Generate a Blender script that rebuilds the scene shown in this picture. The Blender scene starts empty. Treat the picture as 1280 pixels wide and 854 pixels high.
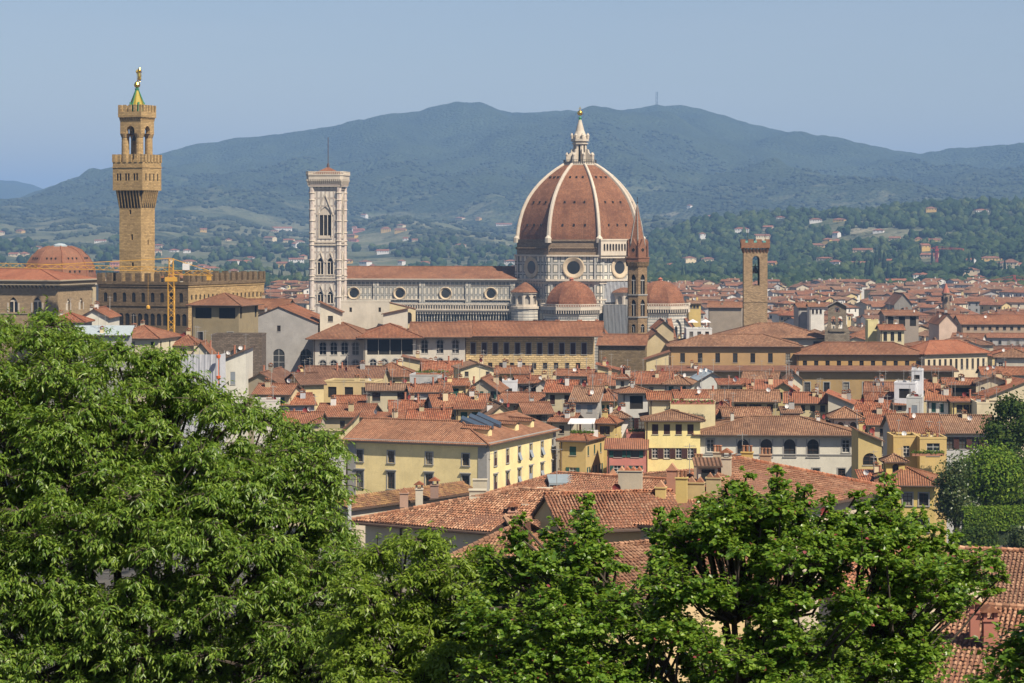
import bpy, math, random
import numpy as np
from mathutils import Vector, noise

R = random.Random(7)
NR = np.random.default_rng(11)
SC = bpy.context.scene
COL = SC.collection
rad = math.radians
F = 3000.0      # focal length in photo pixels (1280 wide)
H = 60.0        # camera height above the city
HY = 290.0      # horizon row

# ------------------------------------------------------------ camera
cam_d = bpy.data.cameras.new('camera')
cam = bpy.data.objects.new('camera', cam_d)
COL.objects.link(cam)
cam.location = (0, 0, H)
cam.rotation_euler = (rad(90), 0, 0)
cam_d.sensor_width = 36
cam_d.lens = 36 * F / 1280
cam_d.shift_y = -137.0 / 1280
cam_d.clip_start = 1.0
cam_d.clip_end = 80000
SC.camera = cam

# ------------------------------------------------------------ sky, sun, exposure
SUN_AZ = 138.0   # degrees clockwise from the view direction
SUN_EL = 50.0
world = bpy.data.worlds.new('World')
SC.world = world
world.use_nodes = True
wn = world.node_tree
for n in list(wn.nodes):
    wn.nodes.remove(n)
wo = wn.nodes.new('ShaderNodeOutputWorld')
bg = wn.nodes.new('ShaderNodeBackground')
sky = wn.nodes.new('ShaderNodeTexSky')
sky.sky_type = 'NISHITA'
sky.sun_disc = False
sky.sun_elevation = rad(SUN_EL)
sky.sun_rotation = rad(SUN_AZ)
sky.altitude = 60
sky.air_density = 1.0
sky.dust_density = 0.5
sky.ozone_density = 3.0
bg.inputs['Strength'].default_value = 0.060
tint = wn.nodes.new('ShaderNodeMix'); tint.data_type = 'RGBA'; tint.blend_type = 'MULTIPLY'; tint.inputs[0].default_value = 1.0
tint.inputs[7].default_value = (1.08, 0.95, 0.94, 1)
wn.links.new(sky.outputs[0], tint.inputs[6])
wtc = wn.nodes.new('ShaderNodeTexCoord'); wmp = wn.nodes.new('ShaderNodeMapping'); wmp.inputs['Scale'].default_value = (2.2, 2.2, 16)
wnz = wn.nodes.new('ShaderNodeTexNoise'); wnz.inputs['Scale'].default_value = 2.4; wnz.inputs['Detail'].default_value = 6; wnz.inputs['Roughness'].default_value = 0.55
wrp = wn.nodes.new('ShaderNodeMapRange'); wrp.inputs[1].default_value = 0.42; wrp.inputs[2].default_value = 0.8; wrp.inputs[3].default_value = 0.0; wrp.inputs[4].default_value = 0.16
wmx = wn.nodes.new('ShaderNodeMix'); wmx.data_type = 'RGBA'; wmx.inputs[7].default_value = (6.2, 6.4, 6.8, 1)
wn.links.new(wtc.outputs['Generated'], wmp.inputs[0]); wn.links.new(wmp.outputs[0], wnz.inputs['Vector']); wn.links.new(wnz.outputs['Fac'], wrp.inputs[0])
wn.links.new(wrp.outputs[0], wmx.inputs[0]); wn.links.new(tint.outputs[2], wmx.inputs[6]); wn.links.new(wmx.outputs[2], bg.inputs['Color'])
wn.links.new(bg.outputs[0], wo.inputs['Surface'])
sun_d = bpy.data.lights.new('sun', 'SUN')
sun_d.energy = 5.0
sun_d.angle = rad(0.5)
sun_d.color = (1.0, 0.89, 0.73)
sun = bpy.data.objects.new('sun', sun_d)
COL.objects.link(sun)
sd = Vector((math.sin(rad(SUN_AZ)) * math.cos(rad(SUN_EL)), math.cos(rad(SUN_AZ)) * math.cos(rad(SUN_EL)), math.sin(rad(SUN_EL))))
sun.rotation_euler = sd.to_track_quat('Z', 'Y').to_euler()
sun.location = (200, -100, 300)
SC.view_settings.view_transform = 'Standard'
SC.view_settings.look = 'None'
SC.view_settings.exposure = 0.7
SC.view_settings.gamma = 1.0
SC.view_settings.use_curve_mapping = False
SC.render.engine = 'CYCLES'
cy = SC.cycles
cy.use_denoising = True
try:
    cy.denoiser = 'OPENIMAGEDENOISE'
except Exception:
    pass
cy.max_bounces = 5
cy.diffuse_bounces = 3
cy.glossy_bounces = 2
cy.transmission_bounces = 3
cy.volume_bounces = 0
cy.transparent_max_bounces = 4
cy.caustics_reflective = False
cy.caustics_refractive = False
cy.use_adaptive_sampling = True
cy.adaptive_threshold = 0.01

# ------------------------------------------------------------ materials
MC = {}
class NT:
    def __init__(s, name, rough=0.9, spec=0.3):
        s.m = bpy.data.materials.new(name)
        s.m.use_nodes = True
        s.t = s.m.node_tree
        s.b = s.t.nodes['Principled BSDF']
        s.b.inputs['Roughness'].default_value = rough
        s.b.inputs['Specular IOR Level'].default_value = spec
    def n(s, typ, **kw):
        x = s.t.nodes.new(typ)
        for k, v in kw.items():
            setattr(x, k, v)
        return x
    def l(s, a, b):
        s.t.links.new(a, b)
    def math(s, op, a, b=None, clamp=False):
        x = s.n('ShaderNodeMath', operation=op, use_clamp=clamp)
        for i, v in enumerate((a, b)):
            if v is None: continue
            if isinstance(v, (int, float)): x.inputs[i].default_value = v
            else: s.l(v, x.inputs[i])
        return x.outputs[0]
    def noise(s, vec, scale, detail=3, rough=0.6):
        x = s.n('ShaderNodeTexNoise')
        x.inputs['Scale'].default_value = scale
        x.inputs['Detail'].default_value = detail
        x.inputs['Roughness'].default_value = rough
        if vec is not None: s.l(vec, x.inputs['Vector'])
        return x.outputs['Fac']
    def ramp(s, fac, stops, interp='LINEAR'):
        x = s.n('ShaderNodeValToRGB')
        cr = x.color_ramp
        cr.interpolation = interp
        while len(cr.elements) < len(stops):
            cr.elements.new(0.5)
        for e, (p, c) in zip(cr.elements, stops):
            e.position = p
            e.color = (c, c, c, 1) if isinstance(c, (int, float)) else (*c, 1)
        s.l(fac, x.inputs['Fac'])
        return x.outputs['Color']
    def mix(s, fac, a, b, mode='MIX'):
        x = s.n('ShaderNodeMix', data_type='RGBA', blend_type=mode)
        if isinstance(fac, (int, float)): x.inputs[0].default_value = fac
        else: s.l(fac, x.inputs[0])
        for i, v in ((6, a), (7, b)):
            if isinstance(v, tuple): x.inputs[i].default_value = (*v, 1)
            else: s.l(v, x.inputs[i])
        return x.outputs[2]
    def map(s, vec, sc):
        x = s.n('ShaderNodeMapping')
        x.inputs['Scale'].default_value = sc
        s.l(vec, x.inputs['Vector'])
        return x.outputs[0]
    def bump(s, h, strength, dist):
        x = s.n('ShaderNodeBump')
        x.inputs['Strength'].default_value = strength
        x.inputs['Distance'].default_value = dist
        s.l(h, x.inputs['Height'])
        s.l(x.outputs[0], s.b.inputs['Normal'])
    def col(s, c):
        s.l(c, s.b.inputs['Base Color'])
    @property
    def uv(s):
        return s.n('ShaderNodeUVMap', uv_map='uv').outputs[0]
    @property
    def obj(s):
        return s.n('ShaderNodeTexCoord').outputs['Object']
    @property
    def pos(s):
        return s.n('ShaderNodeNewGeometry').outputs['Position']

def mul(c, k):
    return tuple(min(1, x * k) for x in c)

def plain(name, c, rough=0.8, metal=0.0, spec=0.3):
    if name in MC: return MC[name]
    t = NT(name, rough, spec)
    t.col(t.mix(t.noise(t.obj, 1.3, 2), mul(c, 0.82), mul(c, 1.12)))
    t.b.inputs['Metallic'].default_value = metal
    MC[name] = t.m
    return t.m

def stucco(c, dirt=0.25):
    key = 'stucco_%.2f_%.2f_%.2f' % c
    if key in MC: return MC[key]
    t = NT(key, 0.95, 0.15)
    P = t.pos
    a = t.noise(P, 0.35, 4)
    st = t.noise(t.map(P, (1.6, 1.6, 0.16)), 1.0, 4, 0.65)     # rain streaks
    f = t.noise(P, 3.0, 3)
    base = t.mix(t.ramp(a, [(0.35, 0.0), (0.65, 1.0)]), mul(c, 0.88), mul(c, 1.08))
    grey = tuple(0.55 * x + 0.45 * 0.28 for x in mul(c, 0.7))
    base = t.mix(t.math('MULTIPLY', t.ramp(st, [(0.5, 0.0), (0.72, 1.0)]), dirt), base, grey)
    base = t.mix(t.math('MULTIPLY', t.ramp(f, [(0.42, 0.0), (0.62, 1.0)]), 0.18), base, mul(c, 0.8))
    oi = t.n('ShaderNodeObjectInfo').outputs['Random']
    base = t.mix(t.math('MULTIPLY', oi, 0.4), base, t.mix(oi, mul(c, 0.72), grey))
    pat = t.noise(P, 0.9, 5, 0.75)
    base = t.mix(t.math('MULTIPLY', t.ramp(pat, [(0.58, 0.0), (0.62, 1.0)]), 0.3), base, mul(c, 0.7))
    t.col(base)
    t.bump(f, 0.25, 0.05)
    MC[key] = t.m
    return t.m

def tile_mat(name, cols, var=0.5, island=False):
    """Barrel tiles: u across the slope, v up the slope, in metres."""
    if name in MC: return MC[name]
    t = NT(name, 0.9, 0.2)
    uv = t.uv
    sx = t.n('ShaderNodeSeparateXYZ'); t.l(uv, sx.inputs[0])
    if island:
        rnd = t.n('ShaderNodeNewGeometry').outputs['Random Per Island']
    else:
        cu = t.math('FLOOR', t.math('DIVIDE', sx.outputs[0], 0.36))
        cv = t.math('FLOOR', t.math('DIVIDE', sx.outputs[1], 0.42))
        cb = t.n('ShaderNodeCombineXYZ'); t.l(cu, cb.inputs[0]); t.l(cv, cb.inputs[1])
        w = t.n('ShaderNodeTexWhiteNoise'); t.l(cb.outputs[0], w.inputs['Vector'])
        rnd = w.outputs['Value']
    c0, c1, c2, c3 = [(a*1.02, b*.97, c*.88) for a, b, c in cols]
    base = t.ramp(rnd, [(0.0, c0), (0.35, c1), (0.7, c2), (1.0, c3)])
    mean = tuple((c1[i] + c2[i]) / 2 for i in range(3))
    base = t.mix(var, mean, base)
    P = t.pos
    oi = t.n('ShaderNodeObjectInfo').outputs['Random']
    base = t.mix(t.math('MULTIPLY', oi, 0.55), base, t.ramp(oi, [(0.0, mul(c0, 1.1)), (0.5, (0.26, 0.15, 0.085)), (1.0, (0.20, 0.13, 0.085))]))
    big = t.noise(P, 0.12, 4, 0.65)
    base = t.mix(t.math('MULTIPLY', t.ramp(big, [(0.42, 0.0), (0.7, 1.0)]), 0.75), base, mul(c0, 0.8))
    pt = t.noise(P, 0.55, 3, 0.7)
    base = t.mix(t.math('MULTIPLY', t.ramp(pt, [(0.52, 0.0), (0.68, 1.0)]), 0.6), base, mul(c3, 0.95))
    st = t.noise(t.map(uv, (1.5, 0.22, 1)), 1.0, 3, 0.7)
    base = t.mix(t.math('MULTIPLY', t.ramp(st, [(0.5, 0.0), (0.75, 1.0)]), 0.5), base, (0.09, 0.065, 0.05))
    if not island:
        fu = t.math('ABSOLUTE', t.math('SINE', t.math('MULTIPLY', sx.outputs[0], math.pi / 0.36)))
        # the shaded gaps between rows are real channels on the near roofs; here a bump and shade painted into the colour do them
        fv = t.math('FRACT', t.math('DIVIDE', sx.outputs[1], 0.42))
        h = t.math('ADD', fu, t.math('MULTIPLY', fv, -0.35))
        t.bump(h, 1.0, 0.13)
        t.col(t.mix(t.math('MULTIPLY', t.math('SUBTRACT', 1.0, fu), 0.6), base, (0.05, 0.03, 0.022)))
    else:
        t.bump(t.noise(P, 8, 2), 0.3, 0.02)
        t.col(base)
    MC[name] = t.m
    return t.m

TILE = {
    'old': tile_mat('weathered_tile', ((0.16, 0.085, 0.055), (0.30, 0.15, 0.09), (0.36, 0.20, 0.125), (0.46, 0.28, 0.18)), 0.8),
    'mid': tile_mat('terracotta_tile', ((0.19, 0.08, 0.045), (0.33, 0.125, 0.065), (0.38, 0.155, 0.085), (0.42, 0.22, 0.13)), 0.75),
    'red': tile_mat('red_tile', ((0.18, 0.07, 0.042), (0.34, 0.115, 0.06), (0.40, 0.145, 0.078), (0.46, 0.24, 0.15)), 0.85),
    'new': tile_mat('bright_tile', ((0.30, 0.10, 0.055), (0.44, 0.15, 0.08), (0.48, 0.175, 0.10), (0.50, 0.23, 0.14)), 0.5),
    'tan': tile_mat('tan_tile', ((0.17, 0.10, 0.07), (0.30, 0.17, 0.11), (0.36, 0.22, 0.15), (0.42, 0.28, 0.20)), 0.7),
    'brown': tile_mat('brown_tile', ((0.11, 0.06, 0.045), (0.2, 0.10, 0.07), (0.25, 0.135, 0.09), (0.33, 0.19, 0.13)), 0.7),
}
TILE_R = {
    'old': tile_mat('weathered_barrel_tile', ((0.13, 0.075, 0.055), (0.30, 0.14, 0.085), (0.38, 0.20, 0.125), (0.50, 0.32, 0.22)), 1.0, True),
    'red': tile_mat('red_barrel_tile', ((0.17, 0.075, 0.048), (0.34, 0.125, 0.07), (0.41, 0.165, 0.095), (0.50, 0.31, 0.21)), 1.0, True),
    'lichen': tile_mat('lichen_barrel_tile', ((0.12, 0.08, 0.055), (0.27, 0.14, 0.085), (0.34, 0.20, 0.11), (0.40, 0.26, 0.12)), 1.0, True),
}

def masonry(name, c, bw=0.9, bh=0.4, mort=0.05, contrast=0.35, bumpd=0.08):
    if name in MC: return MC[name]
    t = NT(name, 0.95, 0.15)
    b = t.n('ShaderNodeTexBrick')
    b.inputs['Scale'].default_value = 1.0
    b.inputs['Brick Width'].default_value = bw
    b.inputs['Row Height'].default_value = bh
    b.inputs['Mortar Size'].default_value = mort
    b.inputs['Mortar Smooth'].default_value = 0.3
    b.inputs['Color1'].default_value = (*mul(c, 1 - contrast), 1)
    b.inputs['Color2'].default_value = (*mul(c, 1 + contrast), 1)
    b.inputs['Mortar'].default_value = (*mul(c, 0.6), 1)
    uv = t.uv
    t.l(uv, b.inputs['Vector'])
    big = t.noise(t.pos, 0.12, 5, 0.7)
    col = t.mix(t.math('MULTIPLY', t.ramp(big, [(0.4, 0.0), (0.65, 1.0)]), 0.55), b.outputs['Color'], mul(c, 0.68))
    sm = t.noise(t.pos, 1.4, 4, 0.7)
    col = t.mix(t.math('MULTIPLY', t.ramp(sm, [(0.45, 0.0), (0.7, 1.0)]), 0.4), col, mul(c, 1.35))
    t.col(col)
    h = t.math('ADD', t.math('MULTIPLY', b.outputs['Fac'], -1.0), t.noise(uv, 2.5, 3))
    t.bump(h, 0.8, bumpd)
    MC[name] = t.m
    return t.m

def marble(name, pu, pv, cream=(0.60, 0.55, 0.46), green=(0.115, 0.125, 0.115), field=(0.42, 0.41, 0.38), a=0.22, b=0.55, u0=0.0, v0=0.0):
    """Rectangular inlay: pale panels framed in dark green marble."""
    if name in MC: return MC[name]
    t = NT(name, 0.6, 0.3)
    s = t.n('ShaderNodeSeparateXYZ'); t.l(t.uv, s.inputs[0])
    def edge(v, per, off):
        f = t.math('MULTIPLY', t.math('FRACT', t.math('DIVIDE', t.math('ADD', v, off), per)), per)
        return t.math('MINIMUM', f, t.math('SUBTRACT', per, f))
    d = t.math('MINIMUM', edge(s.outputs[0], pu, u0), edge(s.outputs[1], pv, v0))
    mx = max(pu, pv)
    col = t.ramp(t.math('DIVIDE', d, mx), [(0, field), (a / mx, green), (b / mx, cream)], 'CONSTANT')
    nz = t.noise(t.pos, 0.25, 5, 0.7)
    col = t.mix(t.math('MULTIPLY', t.ramp(nz, [(0.4, 0.0), (0.7, 1.0)]), 0.45), col, (0.22, 0.2, 0.17))
    st = t.noise(t.map(t.pos, (0.9, 0.9, 0.08)), 1.0, 4, 0.7)
    col = t.mix(t.math('MULTIPLY', t.ramp(st, [(0.5, 0.0), (0.75, 1.0)]), 0.5), col, (0.16, 0.145, 0.125))
    t.col(col)
    MC[name] = t.m
    return t.m

def metal(name, c, rough=0.35):
    t = NT(name, rough, 0.5)
    t.b.inputs['Metallic'].default_value = 1.0
    t.col(t.mix(t.noise(t.obj, 3, 3), mul(c, 0.7), mul(c, 1.1)))
    MC[name] = t.m
    return t.m

M_glass = NT('window_glass', 0.12, 0.6)
M_glass.col(M_glass.ramp(M_glass.n('ShaderNodeObjectInfo').outputs['Random'], [(0.0, (0.012, 0.014, 0.016)), (0.55, (0.03, 0.034, 0.038)), (0.8, (0.07, 0.07, 0.065)), (0.93, (0.22, 0.21, 0.18))]))
M_glass = M_glass.m
M_dark = plain('dark_opening_and_shade', (0.02, 0.018, 0.016), 0.95)
M_stone = plain('grey_stone', (0.30, 0.29, 0.27))
M_white = stucco((0.55, 0.48, 0.385), 0.55)
M_frame = plain('white_frame', (0.6, 0.58, 0.54))
M_wood = plain('dark_wood', (0.06, 0.035, 0.022))
M_green = plain('green_shutter', (0.02, 0.075, 0.06))
M_brown = plain('brown_shutter', (0.055, 0.022, 0.018))
M_grey = plain('grey_shutter', (0.25, 0.28, 0.31))
M_iron = plain('iron', (0.05, 0.05, 0.05), 0.6)
M_gutter = plain('gutter', (0.09, 0.06, 0.045), 0.6)
M_conc = plain('concrete', (0.32, 0.31, 0.29))
M_gold = metal('gilding', (0.95, 0.62, 0.12), 0.3)
M_copper = plain('green_copper', (0.05, 0.22, 0.11), 0.6)
M_yel = plain('crane_yellow', (0.55, 0.30, 0.05), 0.6)
M_redp = plain('crane_red', (0.5, 0.06, 0.05), 0.5)
M_dishw = plain('dish_white', (0.62, 0.61, 0.6), 0.5)
M_dishr = plain('dish_red', (0.22, 0.04, 0.035), 0.6)
M_bark = plain('bark', (0.07, 0.055, 0.045), 0.95)
M_lead = plain('lead_sheet', (0.33, 0.38, 0.40), 0.45)
M_panel = plain('solar_panel', (0.05, 0.07, 0.10), 0.15, 0.0, 0.8)

# ------------------------------------------------------------ mesh builder
class MB:
    def __init__(s):
        s.v = []; s.f = []; s.m = []
    def add(s, vs, fs, mi=0):
        o = len(s.v)
        s.v.extend([tuple(p) for p in vs])
        s.f.extend([tuple(i + o for i in f) for f in fs])
        s.m.extend([mi] * len(fs))
        return s
    def poly(s, vs, mi=0):
        return s.add(vs, [tuple(range(len(vs)))], mi)
    def box(s, x0, y0, z0, x1, y1, z1, mi=0):
        return s.add([(x0,y0,z0),(x1,y0,z0),(x1,y1,z0),(x0,y1,z0),(x0,y0,z1),(x1,y0,z1),(x1,y1,z1),(x0,y1,z1)],
                     [(0,3,2,1),(4,5,6,7),(0,1,5,4),(1,2,6,5),(2,3,7,6),(3,0,4,7)], mi)
    def ring(s, pts0, pts1, mi=0):
        n = len(pts0)
        return s.add(list(pts0) + list(pts1), [(i, (i+1) % n, n+(i+1) % n, n+i) for i in range(n)], mi)
    def prism(s, pts, z0, z1, mi=0, top=True, bot=False):
        a = [(p[0], p[1], z0) for p in pts]; b = [(p[0], p[1], z1) for p in pts]
        s.ring(a, b, mi)
        if top: s.poly(b, mi)
        if bot: s.poly(a[::-1], mi)
        return s
    def lathe(s, cx, cy, prof, n=16, mi=0, ph=0.0, cap=True):
        rings = []
        for r, z in prof:
            rings.append([(cx + r*math.sin(ph+2*math.pi*k/n), cy - r*math.cos(ph+2*math.pi*k/n), z) for k in range(n)])
        for a, b in zip(rings[:-1], rings[1:]):
            s.ring(a, b, mi)
        if cap and prof[-1][0] > 0.01: s.poly(rings[-1], mi)
        return s
    def beam(s, p, q, w, mi=0, n=4, w2=None):
        p = Vector(p); q = Vector(q); d = q - p
        if d.length < 1e-6: return s
        d.normalize()
        u = d.orthogonal().normalized() if abs(d.z) > 0.99 else d.cross(Vector((0,0,1))).normalized()
        v = d.cross(u)
        w2 = w if w2 is None else w2
        A = []; B = []
        for k in range(n):
            a = 2*math.pi*(k+0.5)/n
            c = (u*math.cos(a) + v*math.sin(a)) * 0.7071
            A.append(p + c*w); B.append(q + c*w2)
        s.ring(B, A, mi); s.poly(A, mi); s.poly(B[::-1], mi)
        return s
    def tube(s, pts, radii, n=6, mi=0):
        P = [Vector(p) for p in pts]; rings = []
        for i, p in enumerate(P):
            d = (P[min(i+1, len(P)-1)] - P[max(i-1, 0)]).normalized()
            u = d.orthogonal().normalized(); v = d.cross(u)
            rings.append([p + (u*math.cos(2*math.pi*k/n) + v*math.sin(2*math.pi*k/n))*radii[i] for k in range(n)])
        for a, b in zip(rings[:-1], rings[1:]): s.ring(b, a, mi)
        return s
    def wall(s, O, U, W, Hh, holes=(), mi=0, dep=0.25, mr=None):
        """Wall seen from outside: O bottom left, U to the right; holes (u0,v0,u1,v1,shape)."""
        O = Vector(O); U = Vector(U).normalized(); Z = Vector((0,0,1)); N = U.cross(Z)
        mr = mi if mr is None else mr
        hs = [h for h in holes if h[0] > 0.05 and h[2] < W-0.05 and h[3] < Hh-0.05 and h[1] > 0]
        xs = sorted({0, W, *[h[0] for h in hs], *[h[2] for h in hs]})
        ys = sorted({0, Hh, *[h[1] for h in hs], *[h[3] for h in hs]})
        P = lambda u, v, d=0: O + U*u + Z*v - N*d
        for b, c in zip(ys[:-1], ys[1:]):
            yc = (b+c)/2; run = None
            row = [h for h in hs if h[1] < yc < h[3]]
            for x0, x1 in zip(xs[:-1], xs[1:]):
                xc = (x0+x1)/2
                if any(h[0] < xc < h[2] for h in row):
                    if run is not None: s.poly([P(run,b),P(x0,b),P(x0,c),P(run,c)], mi); run = None
                elif run is None: run = x0
            if run is not None: s.poly([P(run,b),P(W,b),P(W,c),P(run,c)], mi)
        for h in hs:
            u0, v0, u1, v1 = h[:4]; shp = h[4] if len(h) > 4 else 0
            if shp:
                r = (u1-u0)/2; uc = (u0+u1)/2
                if shp == 'p':
                    hh = min(r*1.732, (v1-v0)*0.6); sp = v1-hh
                    arc = []
                    for k in range(7):
                        a = rad(60)*k/6
                        arc.append((u1 - 2*r*math.cos(a), sp + hh*math.sin(a)/math.sin(rad(60))))
                    arc = arc + [(2*uc-x, y) for x, y in arc[:-1][::-1]]
                else:
                    hh = min(r, (v1-v0)*0.7); sp = v1-hh
                    arc = [(uc - r*math.cos(math.pi*k/10), sp + hh*math.sin(math.pi*k/10)) for k in range(11)]
                mid = len(arc)//2
                for k in range(mid): s.poly([P(u0,v1), P(*arc[k]), P(*arc[k+1])], mi)
                for k in range(mid, len(arc)-1): s.poly([P(u1,v1), P(*arc[k]), P(*arc[k+1])], mi)
                out = [(u0,v0)] + arc + [(u1,v0)]
            else:
                out = [(u0,v0),(u0,v1),(u1,v1),(u1,v0)]
            for a, b in zip(out, out[1:]+out[:1]):
                s.poly([P(*a), P(*b), P(*b, dep), P(*a, dep)], mr)
        return s
    def mesh(s, name, mats, smooth=False):
        me = bpy.data.meshes.new(name)
        me.from_pydata(s.v, [], s.f)
        for m in mats: me.materials.append(m)
        if len(mats) > 1: me.polygons.foreach_set('material_index', s.m)
        if smooth: me.polygons.foreach_set('use_smooth', [True]*len(s.f))
        auto_uv(me)
        me.update()
        return me
    def build(s, name, mats, parent=None, loc=None, rz=0.0, smooth=False):
        if not isinstance(mats, (list, tuple)): mats = [mats]
        return link(name, s.mesh(name, mats, smooth), parent, loc, rz)

def auto_uv(me):
    nl = len(me.loops)
    if nl == 0: return
    uvl = me.uv_layers.new(name='uv')
    npoly = len(me.polygons)
    nrm = np.empty(npoly*3, np.float32); me.polygons.foreach_get('normal', nrm); nrm = nrm.reshape(-1,3)
    tot = np.empty(npoly, np.int32); me.polygons.foreach_get('loop_total', tot)
    vi = np.empty(nl, np.int32); me.loops.foreach_get('vertex_index', vi)
    co = np.empty(len(me.vertices)*3, np.float32); me.vertices.foreach_get('co', co); co = co.reshape(-1,3)
    n = np.repeat(nrm, tot, axis=0)
    u = np.stack([-n[:,1], n[:,0], np.zeros(nl)], 1)
    L = np.linalg.norm(u, axis=1)
    u[L < 1e-3] = (1,0,0); L[L < 1e-3] = 1
    u /= L[:,None]
    v = np.cross(n, u)
    p = co[vi]
    uv = np.stack([(p*u).sum(1), (p*v).sum(1)], 1).astype(np.float32)
    uvl.data.foreach_set('uv', uv.ravel())

def link(name, me, parent=None, loc=None, rz=0.0):
    o = bpy.data.objects.new(name, me)
    COL.objects.link(o)
    if parent is not None: o.parent = parent
    if loc is not None: o.location = loc
    if rz: o.rotation_euler = (0, 0, rz)
    return o

def tag(o, label, cat, group=None):
    o['label'] = label; o['category'] = cat
    if group: o['group'] = group
    return o

def thing(name, label, cat, loc=(0,0,0), rz=0.0, group=None):
    o = link(name, None, None, loc, rz)
    o.empty_display_size = 1
    return tag(o, label, cat, group)

def struct(o):
    o['kind'] = 'structure'; return o

def np_mesh(name, V, faces_idx, k, mats, smooth=False, uv=False):
    """V (n,3); faces_idx (m,k) all k-gons."""
    me = bpy.data.meshes.new(name)
    m = len(faces_idx)
    me.vertices.add(len(V)); me.vertices.foreach_set('co', np.asarray(V, np.float32).ravel())
    me.loops.add(m*k); me.loops.foreach_set('vertex_index', np.asarray(faces_idx, np.int32).ravel())
    me.polygons.add(m)
    me.polygons.foreach_set('loop_start', np.arange(m, dtype=np.int32)*k)
    me.polygons.foreach_set('loop_total', np.full(m, k, np.int32))
    if smooth: me.polygons.foreach_set('use_smooth', np.ones(m, bool))
    for x in mats: me.materials.append(x)
    me.update(calc_edges=True)
    if uv: auto_uv(me)
    return me

def WX(px, D): return (px - 640.0) * D / F
def WZ(y, D): return H + (HY - y) * D / F

# ------------------------------------------------------------ terrain
def interp(x, pts):
    if x <= pts[0][0]: return pts[0][1]
    for (a, b), (c, d) in zip(pts[:-1], pts[1:]):
        if x <= c: return b + (d-b)*(x-a)/(c-a)
    return pts[-1][1]
NEAR = [(-300,70),(-60,60),(0,56),(30,48),(60,42),(100,33),(170,24),(250,17),(350,9),(450,3),(560,0),(2750,0)]
RINGS = [
    (2750, [(0,355.5),(1280,355.5)]),
    (3150, [(-400,348),(300,349),(640,347),(860,344),(1000,338),(1280,332)]),
    (3700, [(-400,332),(0,330),(300,335),(640,332),(860,316),(1000,305),(1150,296),(1280,292),(1700,290)]),
    (4300, [(-400,312),(0,315),(300,322),(640,318),(780,312),(840,290),(880,278),(950,272),(1020,270),(1100,266),(1150,259),(1220,256),(1280,260),(1500,250),(1700,262)]),
    (4900, [(-400,300),(0,303),(300,312),(640,306),(840,294),(1000,286),(1280,282),(1700,280)]),
    (6200, [(-400,285),(0,287),(200,275),(400,284),(560,272),(640,278),(800,272),(900,262),(1000,256),(1280,250),(1700,250)]),
    (7600, [(-400,272),(0,266),(150,240),(300,226),(420,236),(520,216),(640,222),(760,200),(860,205),(960,218),(1080,232),(1280,226),(1700,230)]),
    (9600, [(-600,300),(-200,275),(0,254),(62,234),(110,219),(200,195),(250,181),(300,173),(350,168),(400,161),(430,157),(470,149),(500,142),(520,140),(545,134),(575,128),(600,131),(640,140),(690,138),(730,136),(790,133),(820,129),(850,130),(880,137),(920,149),(960,162),(1000,167),(1050,176),(1100,187),(1150,196),(1180,191),(1220,188),(1280,190),(1500,170),(1900,230)]),
    (11500, [(-600,300),(1900,260)]),
    (14500, [(-700,240),(-300,210),(-60,222),(20,224),(60,233),(130,262),(300,268),(1900,268)]),
    (20000, [(-700,290),(1900,290)]),
]
def terrain(X, D):
    if D <= 2750: return interp(D, NEAR)
    px = 640 + F*X/D
    for (d0, p0), (d1, p1) in zip(RINGS[:-1], RINGS[1:]):
        if D <= d1:
            t = (D-d0)/(d1-d0)
            z0 = WZ(interp(px, p0), d0); z1 = WZ(interp(px, p1), d1)
            z = z0 + (z1-z0)*t
            break
    else:
        d0 = 2750; z = WZ(290, 20000)
    # spurs and gullies, faded at the crest rings so the skylines keep their line
    k = min(1.0, (D-2750)/5000.0)
    fade = min(1.0, abs(D-9600)/700.0) if D < 12000 else 0.3
    fade *= min(1.0, 0.25 + abs(D-4300)/900.0) if D < 6000 else 1
    s = noise.fractal(Vector((X/620.0, D/1100.0, 3.1)), 0.8, 2.1, 4)
    r = 1 - abs(noise.noise(Vector((X/480.0 + 7, D/2200.0, 9.0))))*2
    s2 = noise.noise(Vector((X/120.0, D/160.0, 1.0)))
    z += k*(0.15+0.85*fade)*(75*s + 55*(r-0.5)) + k*9*s2
    if 8700 < D < 10500: z += 5*noise.noise(Vector((X/35.0, D/300.0, 5.0)))
    return z

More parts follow.
